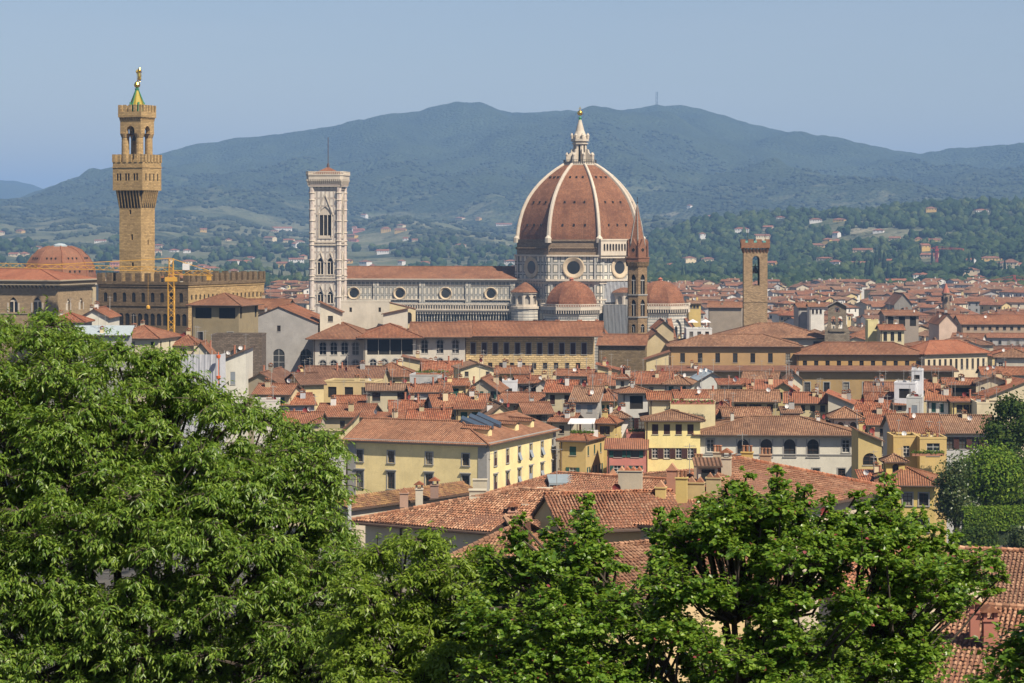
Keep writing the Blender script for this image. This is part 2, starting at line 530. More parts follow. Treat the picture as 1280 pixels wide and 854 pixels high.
ts = np.concatenate([np.linspace(-1.5,-0.3,26)[:-1], np.linspace(-0.3,0.3,361), np.linspace(0.3,1.5,26)[1:]])
ys = np.concatenate([np.linspace(-250,0,6)[:-1], np.linspace(0,600,30)[:-1], np.linspace(600,2750,16)[:-1], np.linspace(2750,5200,80)[:-1], np.linspace(5200,10400,170)[:-1], np.linspace(10400,15500,40)[:-1], np.linspace(15500,26000,8)])
V = []
for y in ys:
    for t in ts:
        x = t*(max(y, 0)+60)
        V.append((x, y, terrain(x, y)))
nx = len(ts); ny = len(ys)
I = np.arange(nx*ny).reshape(ny, nx)
FC = np.stack([I[:-1,:-1], I[:-1,1:], I[1:,1:], I[1:,:-1]], -1).reshape(-1,4)
def ground_mat():
    t = NT('terrain_cover', 1.0, 0.05)
    P = t.pos
    s = t.n('ShaderNodeSeparateXYZ'); t.l(P, s.inputs[0])
    big = t.noise(t.map(P, (1, 1, 1)), 0.0040, 6, 0.68)
    med = t.noise(P, 0.014, 5, 0.75)
    # open olive groves and fields low on the slopes, woods above
    alt = t.n('ShaderNodeMapRange'); alt.inputs[1].default_value = 60; alt.inputs[2].default_value = 330
    alt.inputs[3].default_value = 0.12; alt.inputs[4].default_value = -0.14
    t.l(s.outputs[2], alt.inputs[0])
    m = t.math('ADD', t.math('ADD', t.math('MULTIPLY', big, 0.65), t.math('MULTIPLY', med, 0.35)), alt.outputs[0])
    open_ = t.ramp(m, [(0.54, 0.0), (0.62, 0.8)])
    vo = t.n('ShaderNodeTexVoronoi'); vo.inputs['Scale'].default_value = 0.075; t.l(P, vo.inputs['Vector'])
    wood = t.ramp(vo.outputs['Distance'], [(0.15, (0.050, 0.066, 0.034)), (0.6, (0.028, 0.040, 0.024))])
    wood = t.mix(t.ramp(t.noise(P, 0.004, 5, 0.7), [(0.4, 0.0), (0.6, 1.0)]), wood, (0.050, 0.068, 0.034))
    dots = t.n('ShaderNodeTexVoronoi'); dots.inputs['Scale'].default_value = 0.12; t.l(P, dots.inputs['Vector'])
    fld = t.n('ShaderNodeTexVoronoi'); fld.inputs['Scale'].default_value = 0.011; t.l(P, fld.inputs['Vector'])
    fcol = t.ramp(fld.outputs['Color'], [(0.0, (0.09, 0.10, 0.055)), (0.45, (0.15, 0.145, 0.09)), (0.75, (0.10, 0.115, 0.06)), (1.0, (0.30, 0.26, 0.19))])
    grove = t.mix(t.ramp(dots.outputs['Distance'], [(0.25, 1.0), (0.42, 0.0)]), fcol, (0.07, 0.09, 0.05))
    col = t.mix(open_, wood, grove)
    city = t.n('ShaderNodeMapRange'); city.inputs[1].default_value = 2650; city.inputs[2].default_value = 2800
    t.l(s.outputs[1], city.inputs[0])
    col = t.mix(city.outputs[0], t.mix(t.noise(P, 0.08, 3), (0.05, 0.05, 0.05), (0.13, 0.12, 0.10)), col)
    t.col(col)
    h = t.math('MULTIPLY', vo.outputs['Distance'], t.math('SUBTRACT', 1.0, open_))
    t.bump(h, 1.0, -12.0)
    return t.m
ground = link('ground', np_mesh('ground', np.array(V), FC, 4, [ground_mat()], smooth=True))
struct(ground)

def find_D(px, y, d0=2800, d1=9600):
    """distance at which the line of sight through (px, y) meets the terrain"""
    D = d0
    while D < d1:
        if terrain(WX(px, D), D) >= WZ(y, D): return D
        D += 15
    return d1

# haze: the air between here and the hills
hz = NT('air')
for n in list(hz.t.nodes):
    if n.type != 'OUTPUT_MATERIAL': hz.t.nodes.remove(n)
out = [n for n in hz.t.nodes if n.type == 'OUTPUT_MATERIAL'][0]
pv = hz.t.nodes.new('ShaderNodeVolumePrincipled')
pv.inputs['Color'].default_value = (0.33, 0.575, 1.0, 1)
pv.inputs['Density'].default_value = 0.000082
pv.inputs['Density Attribute'].default_value = ''
pv.inputs['Color Attribute'].default_value = ''
pv.inputs['Temperature Attribute'].default_value = ''
pv.inputs['Anisotropy'].default_value = 0.0
hz.t.links.new(pv.outputs[0], out.inputs['Volume'])
b = MB().box(-42000, -300, -60, 42000, 27000, 650)
o = b.build('haze', hz.m)
o['kind'] = 'stuff'
# ------------------------------------------------------------ generic parts
Q = {}
def rrect_holes(W, z, n, w, h, shp=0, margin=1.2, skip=()):
    if n <= 0: return []
    if n == 1: us = [W/2]
    else:
        us = [margin + w/2 + i*(W-2*margin-w)/(n-1) for i in range(n)]
    return [(u-w/2, z, u+w/2, z+h, shp) for i, u in enumerate(us) if i not in skip]

def on_side(side, W, d, u, z, out=0.0):
    """local point on a box wall seen from outside: side 0 front, 1 right, 2 back, 3 left"""
    if side == 0: return (-W/2+u, -out, z), 0.0
    if side == 1: return (W/2+out, u, z), math.pi/2
    if side == 2: return (W/2-u, d+out, z), math.pi
    return (-W/2-out, d-u, z), -math.pi/2

def box_walls(mb, W, d, z0, z1, holes={}, mi=0, dep=0.25, x=0.0, y=0.0):
    mb.wall((x-W/2, y, z0), (1,0,0), W, z1-z0, holes.get(0, ()), mi, dep)
    mb.wall((x+W/2, y, z0), (0,1,0), d, z1-z0, holes.get(1, ()), mi, dep)
    mb.wall((x+W/2, y+d, z0), (-1,0,0), W, z1-z0, holes.get(2, ()), mi, dep)
    mb.wall((x-W/2, y+d, z0), (0,-1,0), d, z1-z0, holes.get(3, ()), mi, dep)

WMESH = {}
def win_mesh(w, h, shp, style):
    """origin at the bottom centre of the opening, facing -y, wall plane y=0"""
    k = (round(w,2), round(h,2), shp, style)
    if k in WMESH: return WMESH[k]
    mb = MB()
    mb.poly([(-w/2-.04,.2,-.04),(w/2+.04,.2,-.04),(w/2+.04,.2,h+.04),(-w/2-.04,.2,h+.04)], 0)
    if style != 'void':
        b = 0.07
        for x in (-w/2, -b/2, w/2-b): mb.box(x,.14,0,x+b,.19,h,1)
        for z in ((0, h*0.36, h*0.68, h-b) if h > 1.2 else (0, h-b)): mb.box(-w/2,.145,z,w/2,.185,z+b,1)
    if 'sur' in style:
        s = 0.2
        mb.box(-w/2-s,-.07,-.02,-w/2,.0,h,2); mb.box(w/2,-.07,-.02,w/2+s,.0,h,2)
        if not shp: mb.box(-w/2-s,-.08,h,w/2+s,.0,h+s,2)
        mb.box(-w/2-s-.05,-.16,-.16,w/2+s+.05,.0,-.02,2)
        if 'cap' in style: mb.box(-w/2-s-.15,-.3,h+s+.12,w/2+s+.15,.0,h+s+.3,2); mb.box(-w/2-s,-.1,h+s,w/2+s,0,h+s+.12,2)
    elif style != 'void':
        mb.box(-w/2-.08,-.1,-.12,w/2+.08,.0,-.02,2)
    if shp == 1 and 'arc' in style:
        r = w/2; zc = h-r
        for i in range(10):
            a0 = math.pi*i/10; a1 = math.pi*(i+1)/10
            pts = [(rr*math.cos(a), zc+rr*math.sin(a)) for rr, a in ((r,a0),(r+.32,a0),(r+.32,a1),(r,a1))]
            A = [(x,-.07,z) for x, z in pts]; B = [(x,0,z) for x, z in pts]
            mb.poly(A[::-1],2); mb.ring(A, B, 2)
    if shp and style != 'void':      # a pane that follows the arch is hidden by the wall's own spandrels
        pass
    WMESH[k] = mb.mesh('window', [M_glass if style != 'void' else M_dark, M_frame if 'white' in style else M_wood, M_stone])
    return WMESH[k]
def shut_mesh(w, h, mat, openness):
    k = ('s', round(w,2), round(h,2), mat.name, openness)
    if k in WMESH: return WMESH[k]
    mb = MB()
    if openness == 'shut':
        mb.box(-w/2+.02,.05,.02,-.01,.1,h-.02); mb.box(.01,.05,.02,w/2-.02,.1,h-.02)
        z = .1
        while z < h-.1: mb.box(-w/2+.08,.03,z,-.07,.05,z+.06); mb.box(.07,.03,z,w/2-.08,.05,z+.06); z += .14
    else:
        mb.box(-w/2-w/2,-.1,0,-w/2-.02,-.04,h); mb.box(w/2+.02,-.1,0,w,-.04,h)
    WMESH[k] = mb.mesh('shutter', [mat])
    return WMESH[k]

def put_windows(root, W, d, side, z0, holes, style='plain', shut=None, openness='shut', mixp=1.0, rnd=None, x=0.0, y=0.0):
    rnd = rnd or R
    for h in holes:
        u0, v0, u1, v1 = h[:4]; shp = 1 if (len(h) > 4 and h[4]) else 0
        p, rz = on_side(side, W, d, (u0+u1)/2, z0+v0)
        p = (p[0]+x, p[1]+y, p[2])
        wobj = link('window', win_mesh(u1-u0, v1-v0, shp, style), root, p, rz)
        if shut is not None and rnd.random() < mixp:
            om = openness if openness != 'mix' else ('shut' if rnd.random() < 0.5 else 'open')
            link('shutter', shut_mesh(u1-u0, v1-v0, shut, om), wobj)

def slab_roof(mb, faces, th=0.22, mi=0, mi_edge=1, ridge=True):
    """faces: top polygons (CCW from above). Adds the underside and the fascia."""
    edges = {}
    key = lambda p: (round(p[0],3), round(p[1],3), round(p[2],3))
    for f in faces:
        mb.poly(f, mi)
        mb.poly([(p[0],p[1],p[2]-th) for p in f][::-1], mi_edge)
        for a, b in zip(f, list(f[1:])+[f[0]]):
            ka, kb = key(a), key(b)
            if (kb, ka) in edges: del edges[(kb, ka)]
            else: edges[(ka, kb)] = (a, b)
    shared = set()
    for (a, b) in edges.values():
        mb.poly([(a[0],a[1],a[2]-th), (b[0],b[1],b[2]-th), b, a], mi_edge)
    if ridge:   # ridge and hip tiles
        cnt = {}
        for f in faces:
            for a, b in zip(f, list(f[1:])+[f[0]]):
                k = tuple(sorted((key(a), key(b))))
                cnt[k] = cnt.get(k, 0) + 1
        for (a, b), c in cnt.items():
            if c > 1: mb.beam((a[0],a[1],a[2]+.03), (b[0],b[1],b[2]+.03), .3, mi, 5)

def roof_faces(kind, W, d, he, rise, o, x=0.0, y=0.0):
    x0, x1, y0, y1 = x-W/2-o, x+W/2+o, y-o, y+d+o
    if kind in 'gh' : s = rise/(d/2)
    elif kind == 'e': s = rise/(W/2)
    elif kind == 'H': s = rise/(W/2)
    elif kind == 'p': s = rise/(min(W,d)/2)
    else: s = rise/max(d,1)
    ze = he - s*o; zt = he + rise
    if kind == 'g':
        ym = y+d/2
        return [[(x0,y0,ze),(x1,y0,ze),(x1,ym,zt),(x0,ym,zt)], [(x1,y1,ze),(x0,y1,ze),(x0,ym,zt),(x1,ym,zt)]]
    if kind == 'e':
        return [[(x0,y1,ze),(x0,y0,ze),(x,y0,zt),(x,y1,zt)], [(x1,y0,ze),(x1,y1,ze),(x,y1,zt),(x,y0,zt)]]
    if kind == 'h' and W > d+0.5:
        h = d/2+o; ym = y+d/2; a = (x0+h,ym,zt); b = (x1-h,ym,zt)
        return [[(x0,y0,ze),(x1,y0,ze),b,a], [(x1,y1,ze),(x0,y1,ze),a,b], [(x0,y1,ze),(x0,y0,ze),a], [(x1,y0,ze),(x1,y1,ze),b]]
    if kind == 'H' and d > W+0.5:
        h = W/2+o; a = (x,y0+h,zt); b = (x,y1-h,zt)
        return [[(x0,y0,ze),(x1,y0,ze),a], [(x1,y0,ze),(x1,y1,ze),b,a], [(x1,y1,ze),(x0,y1,ze),b], [(x0,y1,ze),(x0,y0,ze),a,b]]
    if kind in 'hHp':
        c = (x, y+d/2, zt)
        return [[(x0,y0,ze),(x1,y0,ze),c], [(x1,y0,ze),(x1,y1,ze),c], [(x1,y1,ze),(x0,y1,ze),c], [(x0,y1,ze),(x0,y0,ze),c]]
    if kind == 's':   # falls to the front
        return [[(x0,y0,ze),(x1,y0,ze),(x1,y1,he+s*(d+o)),(x0,y1,he+s*(d+o))]]
    if kind in 'lr':  # falls to the left / right
        s = rise/W
        zl, zr = (he-s*o, he+rise+s*o) if kind == 'l' else (he+rise+s*o, he-s*o)
        return [[(x0,y0,zl),(x1,y0,zr),(x1,y1,zr),(x0,y1,zl)]]
    return []

def chimney_mb(w, d, h, cap=True):
    mb = MB().box(-w/2,-d/2,-1.4,w/2,d/2,h,0)
    if cap:
        mb.box(-w/2-.1,-d/2-.1,h,w/2+.1,d/2+.1,h+.1,1)
        for sx in (-1, 1): mb.box(sx*w/2-.1 if sx > 0 else -w/2, -d/2, h+.1, w/2 if sx > 0 else -w/2+.1, d/2, h+.38, 0)
        mb.add([(-w/2-.15,-d/2-.12,h+.38),(w/2+.15,-d/2-.12,h+.38),(w/2+.15,d/2+.12,h+.38),(-w/2-.15,d/2+.12,h+.38),(0,-d/2-.12,h+.7),(0,d/2+.12,h+.7)],
               [(0,1,4),(2,3,5),(1,2,5,4),(3,0,4,5),(0,3,2,1)], 1)
    return mb
def pot_mb(h):
    mb = MB().lathe(0,0,[(.2,-1.2),(.2,h),(.26,h),(.26,h+.1),(.12,h+.1)],8)
    return mb
AERIAL = None
def aerial_mesh():
    global AERIAL
    if AERIAL is None:
        mb = MB().beam((0,0,-1),(0,0,3.2),.06,0,4)
        mb.beam((-.7,0,2.9),(.7,0,2.9),.04); 
        for k in range(6): mb.beam((-.6+.24*k,-.35,2.9),(-.6+.24*k,.35,2.9),.03)
        mb.beam((0,-.3,2.3),(0,.5,2.3),.04)
        AERIAL = mb.mesh('aerial', [M_conc])
    return AERIAL
DISH = {}
def dish_mesh(m, r):
    k = (m.name, round(r,1))
    if k not in DISH:
        mb = MB()
        mb.beam((0,.1,-.9),(0,.1,0),.08,1)
        rings = []
        for i in range(5):
            a = rad(12*i); q = r*math.sin(a)/math.sin(rad(48)); dy = -.0 - r*.3*(1-math.cos(a))/(1-math.cos(rad(48)))
            rings.append([(q*math.cos(2*math.pi*j/14), dy, q*math.sin(2*math.pi*j/14)) for j in range(14)])
        for a, b in zip(rings[:-1], rings[1:]): mb.ring(a, b, 0)
        mb.beam((0,-.05,-r*.8),(0,-r*.9,0),.04,1)
        DISH[k] = mb.mesh('satellite_dish', [m, M_iron])
    return DISH[k]

# ------------------------------------------------------------ Palazzo with the crenellated tower
BR = masonry('brown_rustic_stone', (0.17, 0.12, 0.07), 1.0, 0.42, 0.05, 0.3)
BR2 = masonry('ochre_rustic_stone', (0.40, 0.275, 0.13), 1.1, 0.45, 0.05, 0.28)
def merlons(mb, O, U, L, w=1.5, gap=1.3, h=1.7, th=0.6, mi=0):
    O = Vector(O); U = Vector(U); N = U.cross(Vector((0,0,1)))
    n = max(2, round((L+gap)/(w+gap))); g = (L-n*w)/(n-1)
    for i in range(n):
        a = O + U*(i*(w+g)); b = a + U*w; c = b - N*th; e = a - N*th
        mb.prism([(p.x,p.y) for p in (a,b,c,e)], O.z, O.z+h, mi)
def merlon_box(mb, W, d, z, x=0, y=0, **k):
    th = k.get('th', .6)
    merlons(mb, (x-W/2,y,z),(1,0,0),W,**k); merlons(mb,(x+W/2,y+d,z),(-1,0,0),W,**k)
    merlons(mb, (x+W/2,y+th+.9,z),(0,1,0),d-2*th-1.8,**k); merlons(mb,(x-W/2,y+d-th-.9,z),(0,-1,0),d-2*th-1.8,**k)
def corbels(mb, W, d, z0, z1, out, n, x=0, y=0, mi=0, mid=1, arch=True):
    """brackets that carry a projecting gallery around a box (its walls at W x d)"""
    for side in range(4):
        L = W if side % 2 == 0 else d
        m = max(2, round(n*L/W)); st = L/m
        for i in range(m+1):
            u = i*st; bw = st*0.26
            u = min(max(u, bw/2), L-bw/2)
            pts = []
            for (uu, zz, oo) in ((-bw/2,z0,.02),(bw/2,z0,.02),(bw/2,z1,.02),(-bw/2,z1,.02),(-bw/2,z0,.1),(bw/2,z0,.1),(bw/2,z1,out-.02),(-bw/2,z1,out-.02)):
                p, _ = on_side(side, W, d, u+uu, zz, oo)
                pts.append((p[0]+x, p[1]+y, p[2]))
            mb.add(pts, [(0,1,5,4),(1,2,6,5),(3,0,4,7),(4,5,6,7)], mi)

def town_hall():
    D = 700; s = D/F
    al = rad(-24)
    W, d = 31.0, 44.0
    # front left corner at px 118
    cx = WX(176, D)
    t = thing('crenellated_palace', 'brown stone palace with battlements and arched windows under the tall clock-less tower', 'palace', (cx, D+4, 0), al)
    Hw = 45.4
    ar = rrect_holes(W, 39.4, 9, 1.35, 2.8, 1, 1.8)
    ar2 = rrect_holes(W, 32.6, 14, 1.6, 3.5, 1, .6)
    sr = rrect_holes(d, 35.0, 13, 1.2, 2.2, 1, 2)
    sr2 = rrect_holes(d, 40.2, 18, .9, 1.5, 1, 1.5)
    mb = MB()
    mb.wall((-W/2,0,0),(1,0,0),W,Hw,ar+ar2,0,.7)
    mb.wall((W/2,0,0),(0,1,0),d,Hw,sr+sr2,1,.5)
    mb.wall((W/2,d,0),(-1,0,0),W,Hw,(),0); mb.wall((-W/2,d,0),(0,-1,0),d,Hw,(),0)
    for z in (38.2, 43.9): 
        mb.box(-W/2-.15,-.18,z,W/2,-.003,z+.35,0); mb.box(W/2+.003,-.18,z,W/2+.2,d,z+.35,1)
    mb.build('wall', [BR, BR2], t)
    m = MB(); merlon_box(m, W+.6, d+.6, Hw, 0, -.3, w=1.9, gap=1.5, h=2.5, th=.7)
    m.box(-W/2-.3,-.3,Hw-.9,W/2+.3,d+.3,Hw-.003,0)
    m.build('battlement', BR, t)
    put_windows(t, W, d, 0, 0, ar, 'void'); put_windows(t, W, d, 0, 0, ar2, 'void')
    put_windows(t, W, d, 1, 0, sr, 'void')
    for h in sr2:
        p, rz = on_side(1, W, d, (h[0]+h[2])/2, h[1]); link('small_window', win_mesh(.9,1.4,1,'void'), t, p, rz)
    MB().box(-W/2+.5,.5,Hw-2.2,W/2-.5,d-.5,Hw-1.4).build('roof', TILE['brown'], t)
    # small white rooftop house at the foot of the tower
    r = MB(); box_walls(r, 6.5, 6, Hw-2, 46.8, {0: [(1.2,2.6,2.2,4.3),(3.4,2.6,4.4,4.3)]}, x=8.6, y=1.5)
    hut = r.build('rooftop_hut', stucco((.58,.55,.47)), t)
    q = MB(); slab_roof(q, roof_faces('p', 6.5, 6, 46.8, 1.2, .6, 8.6, 1.5)); q.build('hut_roof', [TILE['mid'], M_gutter], hut)
    # the tower
    tw = thing('clock_tower', 'tall brown stone tower with a flared battlemented gallery, open belfry and gilded spire', 'tower', (WX(160, D+5), D+9, 0), al)
    S = 7.5
    shaft = MB()
    zb = 51.8 + 0
    z1 = WZ(260, 709); z2 = WZ(237, 709); z3 = WZ(203, 709)
    hl = [(3.4, WZ(268,709)-40, 4.1, WZ(262.5,709)-40), (4.0, WZ(300,709)-40, 4.7, WZ(293,709)-40), (4.2, WZ(333,709)-40, 5.0, WZ(328,709)-40)]
    shaft.wall((-S/2,0,40),(1,0,0),S,z1-40,hl,0,.5)
    shaft.wall((S/2,0,40),(0,1,0),S,z1-40,[(3.6,WZ(306,709)-40,4.3,WZ(300,709)-40)],1,.5)
    shaft.wall((S/2,S,40),(-1,0,0),S,z1-40,(),0); shaft.wall((-S/2,S,40),(0,-1,0),S,z1-40,(),0)
    so = shaft.build('shaft', [BR2, BR2], tw)
    for h in hl: link('slit', win_mesh(.7,h[3]-h[1],0,'void'), so, ((h[0]+h[2])/2-S/2, .15, h[1]+40))
    link('slit', win_mesh(.7,1.4,0,'void'), so, (S/2-.15, 3.95, WZ(306,709)), math.pi/2)
    g = MB(); o_ = 1.4; W2 = S+2*o_
    # flare, painted dark for the shade between the brackets
    A = [(-S/2,0,z1),(S/2,0,z1),(S/2,S,z1),(-S/2,S,z1)]
    a = .5
    B = [(-S/2-a,-a,z2-.3),(S/2+a,-a,z2-.3),(S/2+a,S+a,z2-.3),(-S/2-a,S+a,z2-.3)]
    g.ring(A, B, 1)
    corbels(g, S, S, z1, z2, o_, 7, mi=0)
    g.box(-W2/2,-o_,z2-.25,W2/2,S+o_,z2,0)
    wr = rrect_holes(W2, WZ(222,709)-z2, 6, .62, 1.7, 0, 1.6)
    wr1 = [( 1.3+i*2.9+j*.95, WZ(226,709)-z2, 1.3+i*2.9+j*.95+.7, WZ(217,709)-z2) for i in range(3) for j in range(2)]
    wr2 = rrect_holes(W2, WZ(226,709)-z2, 4, .75, 2.1, 0, 1.6)
    g.wall((-W2/2,-o_,z2),(1,0,0),W2,z3-z2,wr1,0,.4); g.wall((W2/2,-o_,z2),(0,1,0),W2,z3-z2,wr2,0,.4)
    g.wall((W2/2,W2-o_,z2),(-1,0,0),W2,z3-z2); g.wall((-W2/2,W2-o_,z2),(0,-1,0),W2,z3-z2)
    zt = WZ(209,709)
    g.box(-W2/2-.15,-o_-.15,zt-.2,W2/2+.15,W2-o_+.15,zt+.1,0)
    g.box(-W2/2+.5,-o_+.5,z3-1.5,W2/2-.5,W2-o_-.5,z3-.6,0)
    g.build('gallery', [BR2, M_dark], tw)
    for side, ww in ((0, wr1), (1, wr2)):
        for h in ww:
            p, rz = on_side(side, W2, W2, (h[0]+h[2])/2, h[1]+z2); link('window', win_mesh(h[2]-h[0],h[3]-h[1],0,'void'), tw, (p[0],p[1]-o_,p[2]), rz)
    m = MB(); merlon_box(m, W2+.3, W2+.3, z3, 0, -o_-.15, w=1.0, gap=.85, h=WZ(193,709)-z3, th=.5); m.build('battlement', BR2, tw)
    # belfry: four round columns, arches, crown
    bz0 = z3-.7; zc = WZ(167,709); za = WZ(151,709); c = .35; S3 = S-.3
    col = MB()
    for sx in (-1, 1):
        for yy in (c+.9, S-c-.9):
            col = MB().lathe(sx*(S3/2-1.15), yy, [(1.2,bz0),(1.12,zc-1.2),(1.2,zc-1.1),(1.5,zc-.2),(1.55,zc)], 14)
            col.build('column', BR2, tw, smooth=False)
    cr = MB()
    hh = [(2.35, .003, S3-2.35, za-zc-1.2, 'p')]
    def arch_wall(O, U):
        # wall with an arch open at the bottom
        cr.wall((O[0],O[1],zc-.0), U, S3, za-zc, [(2.2,.002,S3-2.2,(za-zc)*.62,'p')], 0, 1.2)
    arch_wall((-S3/2,.15), (1,0,0)); arch_wall((S3/2,.15), (0,1,0)); arch_wall((S3/2,S3+.15), (-1,0,0)); arch_wall((-S3/2,S3+.15), (0,-1,0))
    cr.box(-S3/2+1,1.2,zc+(za-zc)*.75,S3/2-1,S3-.9,za-.1,0); cr.box(-S3/2,.15,za-.003,S3/2,S3+.15,WZ(146.5,709)-.003,0)
    zk = WZ(146.5,709); zp_ = WZ(139.5,709); W4 = S3+.9
    corbels(cr, S3, S3, zk-1.1, zk, .42, 9, 0, .15)
    cr.box(-W4/2,-.3,zk,W4/2,S3+.6,zp_,0)
    merlon_box(cr, W4, W4, zp_, 0, -.3, w=.95, gap=.7, h=WZ(131,709)-zp_, th=.45)
    cr.build('crown', BR2, tw)
    for yy, zz, rr in ((2.6, zc-.4, .95), (5.2, zc-.9, 1.1)):
        bell = MB().lathe(.0, yy, [(rr,zz-1.6),(rr*.82,zz-1.2),(rr*.62,zz-.4),(rr*.45,zz),(.1,zz+.15)], 14).beam((-2.9,yy,zz+.3),(2.9,yy,zz+.3),.25)
        bell.build('bell', M_iron, tw)
    sp = MB(); zs = WZ(137.5,709)
    for k in range(4):
        ang = rad(45+90*k); sp.beam((2*math.cos(ang), S/2+2*math.sin(ang), zs-1), (2*math.cos(ang), S/2+2*math.sin(ang), zs+2.4), .5, 1)
    ztop = WZ(112,709)
    sp.lathe(0, S/2, [(1.7,zs-.4),(1.8,zs+1.4),(2.6,zs+1.6)], 8, 1, rad(22.5), False)
    sp.lathe(0, S/2, [(2.1,zs+1.6),(1.25,zs+3.9),(.45,ztop)], 8, 0, rad(22.5))
    for k in range(4):
        ang = rad(90*k); 
        sp.beam((2.55*math.cos(ang),S/2+2.55*math.sin(ang),zs+1.6),(.5*math.cos(ang),S/2+.5*math.sin(ang),ztop),.22,1)
    sp.lathe(0, S/2, [(.6,ztop),(.7,ztop+.5),(.3,ztop+.6)],8,1)
    sp.build('spire', [plain('gilded_tiles', (0.34, 0.26, 0.03), 0.6), M_copper], tw)
    fi = MB(); zz = ztop+.5
    fi.lathe(0,S/2,[(.1,zz),(.75,zz+.45),(.95,zz+1.1),(.7,zz+1.8),(.15,zz+2.1)],12)
    fi.beam((0,S/2,zz+2),(0,S/2,WZ(90,709)),.12)
    fi.lathe(0,S/2,[(.05,WZ(91.5,709)),(.45,WZ(89,709)),(.3,WZ(87.5,709)),(.02,WZ(85.5,709))],6)
    fi.build('finial', M_gold, tw)
    # gilded rampant lion: body, mane, legs and tail in one skin
    li = MB(); z = zz+2.2
    y0 = S/2
    li.tube([(.95,y0,z+.3),(.75,y0,z+1.4),(.7,y0,z+2.4),(.85,y0,z+3.3),(.8,y0,z+3.9)],[.25,.5,.42,.55,.3],8)
    li.tube([(.9,y0+.1,z+1.2),(1.15,y0+.1,z+.6),(.75,y0+.1,z-.1),(.85,y0,z-.3)],[.35,.26,.16,.1],6)
    li.tube([(.7,y0-.2,z+1.1),(.5,y0-.2,z+.5),(.35,y0-.2,z-.2)],[.3,.2,.12],6)
    li.tube([(.75,y0,z+2.8),(.3,y0,z+2.6),(.08,y0,z+3.0)],[.22,.15,.12],6)
    li.tube([(.8,y0,z+2.3),(.35,y0,z+1.9),(.08,y0,z+2.1)],[.2,.14,.1],6)
    li.tube([(1.0,y0,z+1.1),(1.5,y0,z+1.5),(1.3,y0,z+2.3),(1.6,y0,z+2.8)],[.12,.09,.08,.16],5)
    li.build('lion_figure', M_gold, tw, smooth=True)
town_hall()

# ------------------------------------------------------------ the cathedral
CA = rad(-7.5)      # its long axis runs left and slightly away
DX, DD = WX(725, 1090), 1090.0
DOME_TILE = tile_mat('dome_tile', ((0.18, 0.075, 0.045), (0.29, 0.115, 0.06), (0.36, 0.145, 0.075), (0.42, 0.21, 0.125)), 0.9)
ROUGH = masonry('bare_drum_masonry', (0.24, 0.175, 0.115), 1.4, .5, .06, .25)
MP = marble('nave_marble', 1.95, 3.6, (0.62,0.575,0.48), a=.2, b=.5, v0=.9)
MP2 = marble('drum_marble', 3.2, 4.6, (0.66,0.60,0.49), a=.35, b=.8, v0=0.0)
MP3 = marble('striped_marble', 40.0, 1.3, (0.62,0.58,0.50), a=.0, b=.28)
def octo(r, ph=0.0):   # vertices; with the root turned by CA a face looks along the local -y axis
    return [(r*math.sin(rad(22.5+45*k)+ph), -r*math.cos(rad(22.5+45*k)+ph)) for k in range(8)]
def oculus(parent, O, U, rO, rI, dep, name='round_window'):
    O = Vector(O); U = Vector(U).normalized(); Z = Vector((0,0,1)); N = U.cross(Z)
    mb = MB(); n = 28
    C = lambda r, dd: [O + U*(r*math.cos(2*math.pi*k/n)) + Z*(r*math.sin(2*math.pi*k/n)) + N*dd for k in range(n)]
    prof = [(rO,.02),(rO,.5),(rO*.9,.62),(rI*1.12,.2),(rI,.06)]
    for (a, da), (b, db) in zip(prof[:-1], prof[1:]): mb.ring(C(a,da), C(b,db), 0)
    o = mb.build(name, [stucco((.52,.42,.29))], parent)
    MB().poly(C(rI,.08)).build('pane', M_glass, o)
    return o

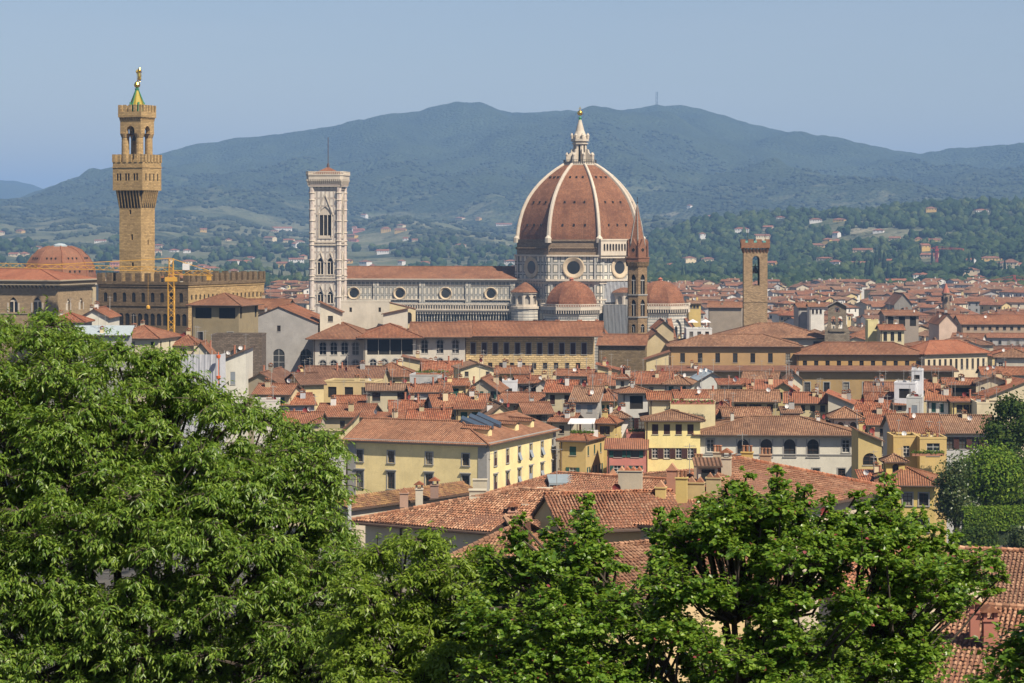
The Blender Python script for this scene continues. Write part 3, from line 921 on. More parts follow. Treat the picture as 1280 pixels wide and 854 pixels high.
def cathedral():
    t = thing('cathedral', 'huge marble cathedral with a red-tiled ribbed octagonal dome and a long nave', 'cathedral', (DX, DD, 0), CA)
    px = 1090/F
    zD = lambda y: WZ(y, 1090)
    # ---- drum
    RD = 30.2; dr = MB(); oc = octo(RD)
    z0, z1, z2 = 0.0, zD(350), zD(320)
    for k in range(8):
        a, b = oc[k-1], oc[k]
        U = Vector((b[0]-a[0], b[1]-a[1], 0)); L = U.length
        dr.wall((a[0],a[1],z1), U, L, z2-z1, (), 0)
        dr.wall((a[0],a[1],z0), U, L, z1-z0, (), 3)
        # corner pilasters
        Un = U.normalized(); N = Un.cross(Vector((0,0,1)))
        for s0 in (0.15, L-2.35):
            p = Vector((a[0],a[1],0)) + Un*s0
            q = p + Un*2.2
            dr.prism([(p.x,p.y),((p+N*.5).x,(p+N*.5).y),((q+N*.5).x,(q+N*.5).y),(q.x,q.y)][::-1], z1-14, z2+.2, 0)
    for z, e, h, mi in ((z1, 1.5, .9, 2), (z1-1.2, .8, .8, 2), (z2, .9, .7, 2), (z1-8.5,.7,.6,2)):
        dr.prism(octo(RD+e), z, z+h, mi, True, True)
    z3 = zD(300)
    # bare masonry band
    dr.prism(octo(RD-.6), z2+.7, z3, 1, False)
    dr.prism(octo(RD-.1), z3-.5, z3+.3, 1, True, True)
    dr.build('drum', [MP2, ROUGH, M_white, MP], t)
    for k in range(8):
        a, b = oc[k-1], oc[k]; U = Vector((b[0]-a[0], b[1]-a[1], 0)); L = U.length; Un = U.normalized()
        c = Vector((a[0],a[1],0)) + Un*L/2
        oculus(t, (c.x, c.y, zD(333.5)), Un, 4.9, 2.9, 1)
        # put-log bracket stones of the unfinished gallery
        if k != 1:
            N = Un.cross(Vector((0,0,1))); m = MB()
            for i in range(18):
                p = Vector((a[0],a[1],0)) + Un*(1.6+i*(L-3.2)/17) - N*.2
                zz = zD(312)
                m.add([(p.x,p.y,zz),((p+Un*.5).x,(p+Un*.5).y,zz),((p+N*.7+Un*.5).x,(p+N*.7+Un*.5).y,zz+.9),((p+N*.7).x,(p+N*.7).y,zz+.9),(p.x,p.y,zz+1.2),((p+Un*.5).x,(p+Un*.5).y,zz+1.2)],
                      [(0,3,2,1),(2,3,4,5),(0,4,3),(1,2,5)])
            m.build('bracket_stones', ROUGH, t)
    # the finished arcaded gallery, on the face that looks right of the viewer
    k = 1; a, b = oc[0], oc[1]
    U = Vector((b[0]-a[0], b[1]-a[1], 0)); L = U.length; Un = U.normalized(); N = Un.cross(Vector((0,0,1)))
    g = MB(); off = N*1.7
    A = Vector((a[0],a[1],0)) + off - Un*.6
    gh = rrect_holes(L+1.2, .9, 13, 1.05, 3.3, 1, 1.5)
    zg = zD(316)
    g.wall((A.x,A.y,zg), Un, L+1.2, 5.6, gh, 0, .5)
    g.prism([(p.x,p.y) for p in (A-N*2.2, A, A+Un*(L+1.2), A+Un*(L+1.2)-N*2.2)][::-1], zg-1.0, zg-.003, 0, True, True)
    A2 = A + N*.25 - Un*.25
    g.prism([(p.x,p.y) for p in (A2-N*2.2, A2, A2+Un*(L+1.7), A2+Un*(L+1.7)-N*2.2)][::-1], zg+5.6, zg+6.3, 0, True, True)
    g.prism([(p.x,p.y) for p in (A2-N*2.2, A2, A2+Un*(L+1.7), A2+Un*(L+1.7)-N*2.2)][::-1], zg-2.2, zg-1.6, 0, True, True)
    g.wall(((A-N*2).x,(A-N*2).y,zg), -N*-1, 2, 5.6, (), 0)
    g.build('marble_gallery', [M_white], t)
    # ---- dome
    prof = [(82,0),(81,12),(78,26),(74,38),(68,50),(61,60),(52,70),(42,79),(31,87),(21,93)]
    prof = [(r*px*.977, z3+.3+h*px) for r, h in prof]
    fine = []
    for (r0,h0),(r1,h1) in zip(prof[:-1], prof[1:]):
        fine.append((r0,h0)); fine.append(((r0+r1)/2*1.003,(h0+h1)/2))
    fine.append(prof[-1])
    dm = MB()
    for (r0,h0),(r1,h1) in zip(fine[:-1], fine[1:]):
        A = octo(r0); B = octo(r1)
        dm.ring([(x,y,h0) for x,y in A], [(x,y,h1) for x,y in B])
    dm.build('dome_shell', DOME_TILE, t)
    for k in range(8):
        an = rad(22.5+45*k); pts = [(r*1.012*math.sin(an), -r*1.012*math.cos(an), h) for r, h in fine]
        pts.insert(0, (pts[0][0], pts[0][1], pts[0][2]-1.5))
        m = MB(); T = Vector((math.cos(an), math.sin(an), 0)); O = Vector((math.sin(an), -math.cos(an), 0))
        w = .78; rr = []
        for i, p in enumerate(pts):
            p = Vector(p); ww = w*(1.0 - .25*i/len(pts)); e = .75
            dn = (Vector(pts[min(i+1,len(pts)-1)])-Vector(pts[max(i-1,0)])).normalized()
            nn = Vector((0,0,1)).cross(T); 
            nn = dn.cross(T); nn = nn if nn.dot(O) > 0 or nn.z > 0 else -nn
            rr.append([p-T*ww-nn*.8, p-T*ww+nn*e*.5, p-T*ww*.6+nn*e, p+T*ww*.6+nn*e, p+T*ww+nn*e*.5, p+T*ww-nn*.8])
        for q0, q1 in zip(rr[:-1], rr[1:]): m.ring(q0, q1)
        m.build('rib', M_white, t)
        m = MB().lathe(pts[1][0]*1.01, pts[1][1]*1.01, [(1.5,z3-1.2),(1.5,z3+.9),(1.0,z3+1.5),(.3,z3+2.4)], 8)
        m.build('rib_foot', M_white, t)
    # little openings in the dome faces
    for k in range(8):
        a0 = rad(22.5+45*(k-1)); a1 = rad(22.5+45*k)
        for hh in (17, 45, 76):
            for (r0,h0),(r1,h1) in zip(fine[:-1], fine[1:]):
                zt = z3+.3+hh*px
                if h0 <= zt < h1:
                    r = r0+(r1-r0)*(zt-h0)/(h1-h0)
                    A = Vector((r*math.sin(a0), -r*math.cos(a0), zt)); B = Vector((r*math.sin(a1), -r*math.cos(a1), zt))
                    Un = (B-A).normalized(); N = Un.cross(Vector((0,0,1)))
                    for f in (.27,.5,.73):
                        p = A.lerp(B, f); m = MB()
                        q = [p-Un*.35-N*.9, p+Un*.35-N*.9, p+Un*.35+N*.35, p-Un*.35+N*.35]
                        m.prism([(v.x,v.y) for v in q][::-1][::-1], zt-.2, zt+.75)
                        m.build('dome_vent', M_dark, t)
    # ---- lantern
    zl = fine[-1][1]
    lt = MB()
    lt.prism(octo(7.9), zl-.9, zl+.2, 0, True, True)
    lt.prism(octo(7.5), zl+.2, zl+1.3, 0, False)
    lt.prism(octo(7.2), zl+.2, zl+1.3, 0, False)
    zc_ = zD(176.5); r_ = 3.25; o2 = octo(r_)
    for k in range(8):
        a, b = o2[k-1], o2[k]; U = Vector((b[0]-a[0], b[1]-a[1], 0)); L = U.length
        lt.wall((a[0],a[1],zl+.2), U, L, zc_-zl-.2, [(L/2-.42,.8,L/2+.42,zc_-zl-2.0,1)], 0, .7)
        an = rad(22.5+45*k); O = Vector((math.sin(an),-math.cos(an),0)); T = Vector((math.cos(an),math.sin(an),0))
        w = .4; prof2 = [(3.0,0),(6.6,0),(6.6,3.9),(5.5,4.3),(4.5,5.3),(4.2,6.7),(3.0,7.0)]
        vs = [O*r + T*w*sg + Vector((0,0,zl+.2+h)) for sg in (-1,1) for r, h in prof2]
        n = len(prof2)
        lt.add(vs, [tuple(range(n))[::-1], tuple(range(n,2*n))] + [(i,(i+1)%n,n+(i+1)%n,n+i) for i in range(n)])
        lt.lathe(O.x*6.2, O.y*6.2, [(.6,zl+4),(.7,zl+4.6),(.2,zl+5.6)], 6)
        lt.lathe(O.x*3.9, O.y*3.9, [(.45,zc_+1),(.55,zc_+2.2),(.7,zc_+2.5),(.15,zc_+3.6)], 6)
    lt.prism(octo(4.3), zc_-.1, zc_+.9, 0, True, True); lt.prism(octo(3.6), zc_+.9, zc_+2.0, 0, True)
    lt.prism(octo(3.9), zc_-1.4, zc_-.9, 0, True, True)
    lan = lt.build('lantern', [M_white], t)
    MB().prism(octo(2.45), zl+.3, zc_-.2).build('lantern_core', M_dark, lan)
    MB().lathe(0,0,[(3.1,zc_+2.0),(2.0,zD(164)),(.95,zD(153)),(.7,zD(150))],16).build('cone', M_white, lan)
    MB().lathe(0,0,[(.72,zD(150)),(.5,zD(148.6)),(.8,zD(147.4)),(.5,zD(146))],12).build('collar', M_copper, lan)
    rb = 1.25; zb = zD(141.3)
    MB().lathe(0,0,[(rb*math.sin(math.pi*i/14)+.001, zb-rb*math.cos(math.pi*i/14)) for i in range(15)],20).build('gilded_ball', M_gold, lan, smooth=True)
    MB().beam((0,0,zb+1),(0,0,zD(133.5)),.28).beam((-.7,0,zD(136)),(.7,0,zD(136)),.25).build('cross', M_gold, lan)
    for i in range(40):      # people on the viewing platform are a pixel each: a railing with posts reads the same
        pass
    rl = MB()
    o3 = octo(7.7)
    for a, b in zip(o3, o3[1:]+o3[:1]):
        for zz in (1.0, 1.9): rl.beam((a[0],a[1],zl+zz+.3),(b[0],b[1],zl+zz+.3),.12)
        for f in range(6):
            p = (a[0]+(b[0]-a[0])*f/6, a[1]+(b[1]-a[1])*f/6); rl.beam((p[0],p[1],zl+.2),(p[0],p[1],zl+2.2),.14)
    rl.build('railing', M_iron, lan)
    # ---- tribunes on three sides, smaller exedrae between them
    def tribune(ang, dist, rr, name, zt, zb_, cap=True):
        an = rad(ang); O = Vector((math.sin(an),-math.cos(an),0))
        c = O*dist; m = MB()
        pts = lambda r: [(c.x+r*math.sin(an+rad(22.5+45*k)), c.y-r*math.cos(an+rad(22.5+45*k))) for k in range(8)]
        h = zt-zb_
        prev = pts(rr); zp = zb_
        for i in range(1, 9):
            f = rad(90*i/8.6); r = rr*math.cos(f)+.02; z = zb_+h*math.sin(f)/math.sin(rad(90*8/8.6))
            cur = pts(r); m.ring([(x,y,zp) for x,y in prev], [(x,y,z) for x,y in cur]); prev, zp = cur, z
        m.poly([(x,y,zp) for x,y in prev])
        q = m.build('half_dome', DOME_TILE, t)
        MB().lathe(c.x,c.y,[(.9,zt-.3),(.9,zt+.7),(1.2,zt+.8),(.2,zt+1.5)],8).build('finial', plain('brick_red',(.36,.13,.08)), q)
        w = MB(); pr = pts(rr+1.0); zz0 = 0
        for k in range(8):
            a, b = pr[k-1], pr[k]; U = Vector((b[0]-a[0],b[1]-a[1],0)); L = U.length; N = U.normalized().cross(Vector((0,0,1)))
            w.wall((a[0],a[1],0), U, L, zb_-4.2, [(L/2-2.6, zb_-17, L/2+2.6, zb_-6.0, 'p')], 0, 1.0)
            Un = U.normalized(); A = Vector((a[0],a[1],0))+Un*(L/2-2.2)-N*.9
            w.wall((A.x,A.y,zb_-17), Un, 4.4, 10.4, [(1.3,1.5,3.1,8.0,'p')], 0, .6)
            B = A-N*.5; w.wall((B.x,B.y,zb_-17), Un, 4.4, 10.4, (), 3)
        w.prism(pts(rr+1.2), zb_-4.2, zb_-3.2, 1, True, True)
        w.prism(pts(rr+2.6), zb_-1.6, zb_-1.0, 1, True, True); w.prism(pts(rr+1.6), zb_-3.2, zb_-1.6, 2, False)
        w.prism(pts(rr+2.5), zb_-1.0, zb_-.05, 1, True)
        # parapet posts and corbels: tiny uprights give the lace edge
        o4 = pts(rr+2.55); o5 = pts(rr+2.3)
        for a, b in zip(o4, o4[1:]+o4[:1]):
            L = math.dist(a,b); n = int(L/1.0)
            for i in range(n):
                p = (a[0]+(b[0]-a[0])*i/n, a[1]+(b[1]-a[1])*i/n); w.beam((p[0],p[1],zb_-.1),(p[0],p[1],zb_+.9),.3,1)
                w.beam((p[0]*.985+c.x*.015,p[1]*.985+c.y*.015,zb_-3.1),(p[0]*.985+c.x*.015,p[1]*.985+c.y*.015,zb_-1.7),.35,1)
            w.beam((a[0],a[1],zb_+.9),(b[0],b[1],zb_+.9),.35,1)
        w.build('tribune_wall', [MP3, M_white, M_dark, M_glass], t)
        # sloping buttresses
        for k in (-1, 0, 1, 2):
            a2 = an+rad(-22.5+45*k); Oo = Vector((math.sin(a2),-math.cos(a2),0)); T = Vector((math.cos(a2),math.sin(a2),0))
            b0 = c+Oo*(rr+.9); b1 = c+Oo*(rr+10.5); bt = MB()
            vs = []
            for sg in (-1,1):
                vs += [b0+T*sg*.8+Vector((0,0,zb_-6)), b1+T*sg*.8+Vector((0,0,zb_-17.5)), b1+T*sg*.8, b0+T*sg*.8]
            bt.add(vs,[(0,1,2,3),(7,6,5,4),(1,5,6,2)],0)
            up = Vector((0,0,.35))
            bt.add([b0+T*-1.1+Vector((0,0,zb_-5.9))+up, b1+T*-1.1+Vector((0,0,zb_-17.4))+up, b1+T*1.1+Vector((0,0,zb_-17.4))+up, b0+T*1.1+Vector((0,0,zb_-5.9))+up,
                    b0+T*-1.1+Vector((0,0,zb_-5.9)), b1+T*-1.1+Vector((0,0,zb_-17.4)), b1+T*1.1+Vector((0,0,zb_-17.4)), b0+T*1.1+Vector((0,0,zb_-5.9))],
                   [(0,1,2,3),(4,5,1,0),(5,6,2,1),(6,7,3,2)],1)
            bt.build('buttress', [MP3, DOME_TILE], t)
    tribune(0, 36.5, 11.6, 'tribune', WZ(351,1054), WZ(382.5,1054))
    tribune(90, 36.5, 11.6, 'tribune', WZ(351,1085), WZ(381.5,1085))
    for ang in (-45, 45):    # blind exedrae
        an = rad(ang); O = Vector((math.sin(an),-math.cos(an),0)); c = O*31.5; D_ = 1090-31.5*.8
        m = MB(); zr = WZ(365.5,D_)
        m.lathe(c.x,c.y,[(6.8,zr),(6.3,zr+.5),(3.2,zr+2.6),(.4,zr+4.4)],16,0)
        m.build('exedra_roof', DOME_TILE, t)
        w = MB(); n = 10
        P = [(c.x+6.0*math.sin(2*math.pi*k/n), c.y-6.0*math.cos(2*math.pi*k/n)) for k in range(n)]
        for k in range(n):
            a, b = P[k-1], P[k]; U = Vector((b[0]-a[0],b[1]-a[1],0)); L = U.length
            w.wall((a[0],a[1],zr-6.2), U, L, 5.6, [(L/2-1.15,.8,L/2+1.15,4.7,1)], 0, .9)
        w.lathe(c.x,c.y,[(5.0,zr-6.2),(5.0,zr-.6)],n,2,0,False)
        w.lathe(c.x,c.y,[(6.4,zr-.7),(6.5,zr)],16,0); w.lathe(c.x,c.y,[(6.9,zr-7.4),(6.9,zr-6.3),(5.9,zr-6.2)],16,0)
        w.lathe(c.x,c.y,[(6.4,0),(6.4,zr-7.4)],16,1,0,False)
        w.build('exedra', [M_white, MP3, stucco((.33,.3,.26))], t)
    # ---- nave
    L = 92.0; hw = 10.3; xr = -26.0; xl = xr-L
    Dn = 1090-19; ze = WZ(349, 1075); zr = WZ(333.2, 1098)
    n = MB()
    zc0 = WZ(377, 1078)
    nv = MB()
    nv.wall((xl,-hw-3,0),(1,0,0),L,ze,(),0); nv.wall((xl,hw+3,0),(0,-1,0),2*hw+6,ze,(),0); nv.wall((xr,hw+3,0),(-1,0,0),L,ze,(),0)
    for z, e, h in ((ze-1.5,.9,.5),(ze-.9,1.3,.9),(ze-3.0,.3,.3),(WZ(375.8,1078),.5,.5)):
        nv.box(xl-e,-hw-3-e,z,xr,-hw-3+.1,z+h,1)
    bay = 57.2*1078/F
    x_oc = [WX(p,1078)-DX for p in (445,503.4,561.4,618.4)]
    for xo in x_oc:
        xo = xo/math.cos(CA)*1.0
        xp = xo + bay/2
        if xp < xr-2: nv.box(xp-1.3,-hw-3.6,10,xp+1.3,-hw-3.003,ze-1.6,0)
    nv.build('nave_wall', [MP, M_white], t)
    q = MB(); s_ = 1.6
    yf = -hw-3-s_
    slab_roof(q, [[(xl,yf,ze-.0),(xr+4,yf,ze-.0),(xr+4,0,zr),(xl,0,zr)],[(xr+4,-yf,ze),(xl,-yf,ze),(xl,0,zr),(xr+4,0,zr)]], .5)
    q.build('nave_roof', [TILE['mid'], M_white], t)
    for xo in x_oc: oculus(t, (xo/math.cos(CA), -hw-3, WZ(367.5,1078)), (1,0,0), 3.0, 2.0, 1)
    # aisle in front
    ya = -hw-13; za = WZ(386, 1066)
    ai = MB()
    lh = rrect_holes(L, za-7.2, 72, .85, 4.6, 'p', .6)
    ai.wall((xl,ya,0),(1,0,0),L,za-1,lh,0,.5,2)
    ai.wall((xl,ya+10,0),(0,-1,0),10,za-1,(),0)
    ai.poly([(xl,ya,za-1),(xr,ya,za-1),(xr,-hw-3,za+1),(xl,-hw-3,za+1)],2)
    ai.box(xl,ya-.9,za-1.6,xr,ya-.003,za-1.0,1); ai.box(xl,ya-1.2,za+1.6,xr,ya-.6,za+2.1,1); ai.box(xl,ya-1.2,za-1.0,xr,ya+.5,za-.3,1)
    i = xl
    while i < xr: ai.box(i,ya-1.0,za-.3,i+.4,ya-.7,za+1.6,1); i += 1.15
    i = xl
    while i < xr: ai.box(i,ya-.7,za-2.6,i+.35,ya-.003,za-1.6,1); i += 1.15
    ai.build('aisle', [MP, M_white, M_dark], t)
    # scaffolding round the corner behind the thin spire
    return t
cathedral()

def sheet_scaffold(name, label, X, D, rz, W, d, z0, z1, mat, lift=2.0):
    t = thing(name, label, 'scaffolding', (X, D, 0), rz)
    m = MB()
    nx_ = max(2, int(W/2.4)); 
    for i in range(nx_+1):
        for yy in (0, d): x = -W/2+i*W/nx_; m.beam((x,yy,z0),(x,yy,z1),.12)
    z = z0+lift
    while z < z1:
        for yy in (0, d): m.beam((-W/2,yy,z),(W/2,yy,z),.1)
        m.box(-W/2,.05,z-.08,W/2,d-.05,z-.02); z += lift
    m.build('poles', M_conc, t)
    s = MB(); n = 10
    for side in range(2):
        L = W if side == 0 else d
        rows = []
        for j in range(7):
            row = []
            for i in range(n*2+1):
                u = i*L/(2*n); off = .25+.08*math.sin(i*2.1+j)+.05*math.sin(j*3+i)
                p = (-W/2+u, -off, z0+(z1-.5-z0)*j/6) if side == 0 else (W/2+off, u, z0+(z1-.5-z0)*j/6)
                row.append(p)
            rows.append(row)
        for a, b in zip(rows[:-1], rows[1:]):
            for i in range(len(a)-1): s.poly([a[i],a[i+1],b[i+1],b[i]])
    s.build('netting', mat, t)
net = plain('grey_netting', (0.17,0.175,0.18)); netw = plain('white_netting', (0.40,0.41,0.44))
sheet_scaffold('scaffolding', 'grey netted scaffolding against the cathedral left of the thin pointed spire', WX(769,1056), 1056, rad(-7.5), 10.5, 6, 8, WZ(380,1056), net)
sheet_scaffold('scaffolding', 'pale netted scaffolding high under the drum round window behind the thin spire', WX(772,1062), 1062, rad(-7.5), 11.5, 2, WZ(378,1062), WZ(351,1062), plain('pale_netting', (0.34,0.35,0.36)), 1.8)

# ------------------------------------------------------------ campanile
CM = marble('campanile_marble', 1.9, 3.4, (0.66,0.60,0.52), (0.17,0.18,0.165), (0.52,0.42,0.36), .14, .32)
CMP = marble('campanile_buttress_marble', 1.3, 5.2, (0.62,0.56,0.49), (0.40,0.25,0.21), (0.58,0.54,0.48), .16, .34)
def campanile():
    D = 1060; t = thing('bell_tower', 'slender white and pink marble bell tower with corner piers beside the long nave', 'bell tower', (WX(406.5,D), D, 0), CA)
    W = 12.5; z = lambda y: WZ(y, D)
    fl = [0, z(345), z(304.5), z(235)]
    walls = MB()
    wins = []
    def lev(zb, zt, holes):
        for s_ in range(4):
            O, U = [((-W/2,0),(1,0,0)), ((W/2,0),(0,1,0)), ((W/2,W),(-1,0,0)), ((-W/2,W),(0,-1,0))][s_]
            walls.wall((O[0],O[1],zb), U, W, zt-zb, holes, 0, .8)
            for h in holes: wins.append((s_, h, zb))
    hh = [(3.4,2.0,5.5,8.9,'p'), (7.4,2.0,9.5,8.9,'p')]
    lev(0, z(394)-3, [])
    lev(z(394)-3, z(352), [])
    def two(zb, zt, a, b): return [(2.8,a-zb,5.3,b-zb,'p'),(7.2,a-zb,9.7,b-zb,'p')]
    walls = MB(); wins.clear()
    lev(0, z(350), two(0, 0, z(379), z(364.5)))
    lev(z(350), z(306), two(z(350), 0, z(343), z(322.5)))
    lev(z(306), z(233), [(3.6, z(297)-z(306), 8.9, z(258)-z(306), 'p')])
    walls.build('wall', CM, t)
    for s_, h, zb in wins:
        big = (h[2]-h[0]) > 3
        p, rz = on_side(s_, W, W, (h[0]+h[2])/2, h[1]+zb)
        m = MB(); w = h[2]-h[0]; hg = h[3]-h[1]
        m.poly([(-w/2-.05,.75,0),(w/2+.05,.75,0),(w/2+.05,.75,hg),(-w/2-.05,.75,hg)],0)
        nb = 2 if big else 1
        for i in range(nb):
            x = -w/2+w*(i+1)/(nb+1); m.beam((x,.5,0),(x,.5,hg*.75),.3,1)
        m.box(-w/2,.35,hg*.72,w/2,.55,hg*.78,1)
        if big: m.box(-w/2,.3,0,w/2,.6,.9,1); m.box(-w/2,.4,hg*.78,w/2,.5,hg*.98,1)
        # pointed gable over the opening
        gg = MB(); e = .6 if not big else 1.0; top = hg+(3.0 if not big else 5.5)
        for sx in (-1, 1): gg.beam((sx*(w/2+e),-.18,hg*.72),(0,-.18,top),.42); gg.beam((sx*(w/2+.25),-.12,0),(sx*(w/2+.25),-.12,hg*.75),.36)
        gg.box(-w/2-.6,-.3,-.5,w/2+.6,-.003,-.05)
        o = m.build('window', [M_dark, M_white], t, p, rz)
        gg.build('gable', M_white, o)
    b = MB(); c = .2; rr = 1.2
    for sx in (-1,1):
        for yy in (0, W):
            cx, cy_ = sx*(W/2-.2), yy+(.2 if yy == 0 else -.2)
            m = MB().lathe(cx, cy_, [(rr,0),(rr,z(234))], 8, 0, rad(22.5))
            for y in (350,345,306,301,291,276,262,250,241,325,336,371,387): m.lathe(cx, cy_, [(rr+.02,z(y)-.35),(rr+.28,z(y)-.2),(rr+.28,z(y)+.15),(rr+.02,z(y)+.25)], 8, 1, rad(22.5), False)
            m.build('corner_pier', [CMP, M_white], t)
    for y, e in ((350,.5),(347,.3),(306,.5),(302.5,.35),(236,.4)):
        MB().box(-W/2-e,-e,z(y)-.35,W/2+e,W+e,z(y)+.25).build('string_course', M_white, t)
    # machicolated cornice
    k = MB(); e = 2.9
    zk0, zk1 = z(232), z(224.5)
    k.box(-W/2-1.1,-1.1,zk0-.5,W/2+1.1,W+1.1,zk0,0)
    def ch(e, c): 
        a = W/2+e; lo = -e; hi = W+e
        return [(-a+c,lo),(a-c,lo),(a,lo+c),(a,hi-c),(a-c,hi),(-a+c,hi),(-a,hi-c),(-a,lo+c)]
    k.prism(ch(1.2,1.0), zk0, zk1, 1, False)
    for side in range(4):
        n = 17
        for i in range(n):
            u = -1.2+i*(W+2.4)/(n-1)
            p, rz = on_side(side, W, W, u, 0)
            a, _ = on_side(side, W, W, u-.28, 0, 1.1); q, _ = on_side(side, W, W, u+.28, 0, 1.1)
            a2, _ = on_side(side, W, W, u-.28, 0, 1.95); q2, _ = on_side(side, W, W, u+.28, 0, 1.95)
            k.add([(a[0],a[1],zk0),(q[0],q[1],zk0),(q2[0],q2[1],zk1-.6),(a2[0],a2[1],zk1-.6),(a2[0],a2[1],zk1),(q2[0],q2[1],zk1),(a[0],a[1],zk1),(q[0],q[1],zk1)],
                  [(0,1,2,3),(3,2,5,4),(0,3,4,6),(2,1,7,5)],0)
    k.prism(ch(2.0,1.2), zk1, z(218.5), 0, True, True)
    k.prism(ch(2.25,1.3), z(219.5), z(217.8), 0, True, True)
    o8 = ch(2.1,1.25)
    for a, c2 in zip(o8, o8[1:]+o8[:1]):
        k.beam((a[0],a[1],z(214.8)),(c2[0],c2[1],z(214.8)),.4)
        n = max(2, int(math.dist(a,c2)/.8))
        for i in range(n): k.beam((a[0]+(c2[0]-a[0])*i/n,a[1]+(c2[1]-a[1])*i/n,z(218)),(a[0]+(c2[0]-a[0])*i/n,a[1]+(c2[1]-a[1])*i/n,z(215)),.3)
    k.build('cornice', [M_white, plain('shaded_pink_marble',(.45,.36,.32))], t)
    MB().lathe(0, W/2, [(8.0,z(217)),(.4,z(208.5))],4,0,rad(45)).build('roof', TILE['mid'], t)
    MB().lathe(0, W/2, [(.7,z(209)),(.5,z(205)),(.16,z(203)),(.14,z(171))],8).build('flagpole', plain('rust',(.09,.06,.05)), t)
campanile()

# ------------------------------------------------------------ hexagonal abbey tower with a pointed spire
def abbey_tower():
    D = 790; t = thing('abbey_spire', 'thin hexagonal brown stone tower with a pointed brick spire in front of the dome', 'bell tower', (WX(797.5,D), D+4, 0), rad(2))
    z = lambda y: WZ(y, D); r = 3.55
    st = masonry('abbey_stone', (.27,.185,.105), .9, .38, .05, .3); br = masonry('spire_brick', (.27,.135,.085), .6, .25, .03, .25)
    P = lambda r: [(r*math.sin(rad(60*k)), -r*math.cos(rad(60*k))) for k in range(6)]
    w = MB(); wins = []
    pts = P(r)
    for k in range(6):
        a, b = pts[k-1], pts[k]; U = Vector((b[0]-a[0],b[1]-a[1],0)); L = U.length
        hs = [(L/2-.85, z(368), L/2+.85, z(343), 1 and 'p'), (L/2-.85, z(395.5), L/2+.85, z(374.5), 'p'), (L/2-.7, z(416), L/2+.7, z(405.5), 1)]
        w.wall((a[0],a[1],0), U, L, z(328), hs, 0, .5)
        Un = U.normalized(); N = Un.cross(Vector((0,0,1)))
        for h in hs:
            c = Vector((a[0],a[1],0))+Un*L/2
            wins.append((c, math.atan2(Un.y, Un.x), h))
    w.prism(P(r+.12), z(369.5), z(368.8), 0, True, True)
    for y in (369.5, 397.5, 419): w.prism(P(r+.25), z(y), z(y)+.4, 1, True, True)
    # corbelled head
    for k in range(6):
        a, b = P(r+.7)[k-1], P(r+.7)[k]
        for i in range(7):
            p = (a[0]+(b[0]-a[0])*(i+.5)/7, a[1]+(b[1]-a[1])*(i+.5)/7); q = (p[0]*.88,p[1]*.88)
            w.beam((q[0],q[1],z(333)),(p[0]*.97,p[1]*.97,z(327.5)),.38,0)
    w.prism(P(r+.75), z(327.5), z(323), 2, True, True); w.prism(P(r+.95), z(323), z(321.5), 2, True, True)
    w.build('wall', [st, M_stone, br], t)
    for c, a, h in wins:
        m = MB(); ww = h[2]-h[0]; hg = h[3]-h[1]
        m.poly([(-ww/2-.05,.5,0),(ww/2+.05,.5,0),(ww/2+.05,.5,hg),(-ww/2-.05,.5,hg)],0)
        m.beam((0,.25,0),(0,.25,hg*.7),.2,1); m.box(-ww/2,.18,hg*.66,ww/2,.32,hg*.72,1)
        m.build('window', [M_dark, M_stone], t, (c.x,c.y,h[1]), a)
    s = MB(); rs = 3.3
    s.prism(P(rs), z(321.5), z(316), 0, False)
    s.lathe(0,0,[(rs,z(316)),(1.15,z(276)),(.12,z(255))],6,0,0)
    so = s.build('spire', br, t)
    for k in range(6):
        p = P(rs)[k]; MB().beam((p[0],p[1],z(316)),(.1*p[0]/rs,.1*p[1]/rs,z(255)),.3,0,4,.12).build('spire_edge', M_stone, so)
    pts = P(rs+.25)
    for k in range(6):     # pointed dormers round the base
        a, b = Vector((*pts[k-1],0)), Vector((*pts[k],0)); m = MB(); c = (a+b)/2; Un = (b-a).normalized(); N = Un.cross(Vector((0,0,1)))
        A = c-Un*1.45; B = c+Un*1.45; T = Vector((0,0,1))
        z0, z1, zt = z(321.5), z(311), z(299)
        vs = [A+T*z0, B+T*z0, B+T*z1, c+T*zt, A+T*z1]; bk = [v-N*2.2 for v in vs]
        m.poly(vs, 0); m.add(vs+bk, [(1,6,7,2),(2,7,8,3),(3,8,9,4),(4,9,5,0)], 0)
        m.build('dormer', br, so)
        q = MB(); C = c+T*z(312.5)+N*.06; n = 8
        for dx, dz in ((.3,0),(-.3,0),(0,.3),(0,-.3)):
            q.poly([C+Un*(dx+.33*math.cos(2*math.pi*i/n))+T*(dz+.33*math.sin(2*math.pi*i/n)) + N*.01*(dx+1.3*dz) for i in range(n)])
        q.build('quatrefoil', M_dark, so)
        k2 = P(rs+.35)[k]
        MB().beam((k2[0],k2[1],z(321)),(k2[0],k2[1],z(304)),.55,0,4,.4).beam((k2[0],k2[1],z(304)),(k2[0],k2[1],z(299)),.5,0,4,.03).build('pinnacle', br, so)
    MB().beam((0,0,z(256)),(0,0,z(246)),.14).lathe(0,0,[(.1,z(254)),(.35,z(253)),(.1,z(252))],8).build('finial', M_iron, so)
abbey_tower()

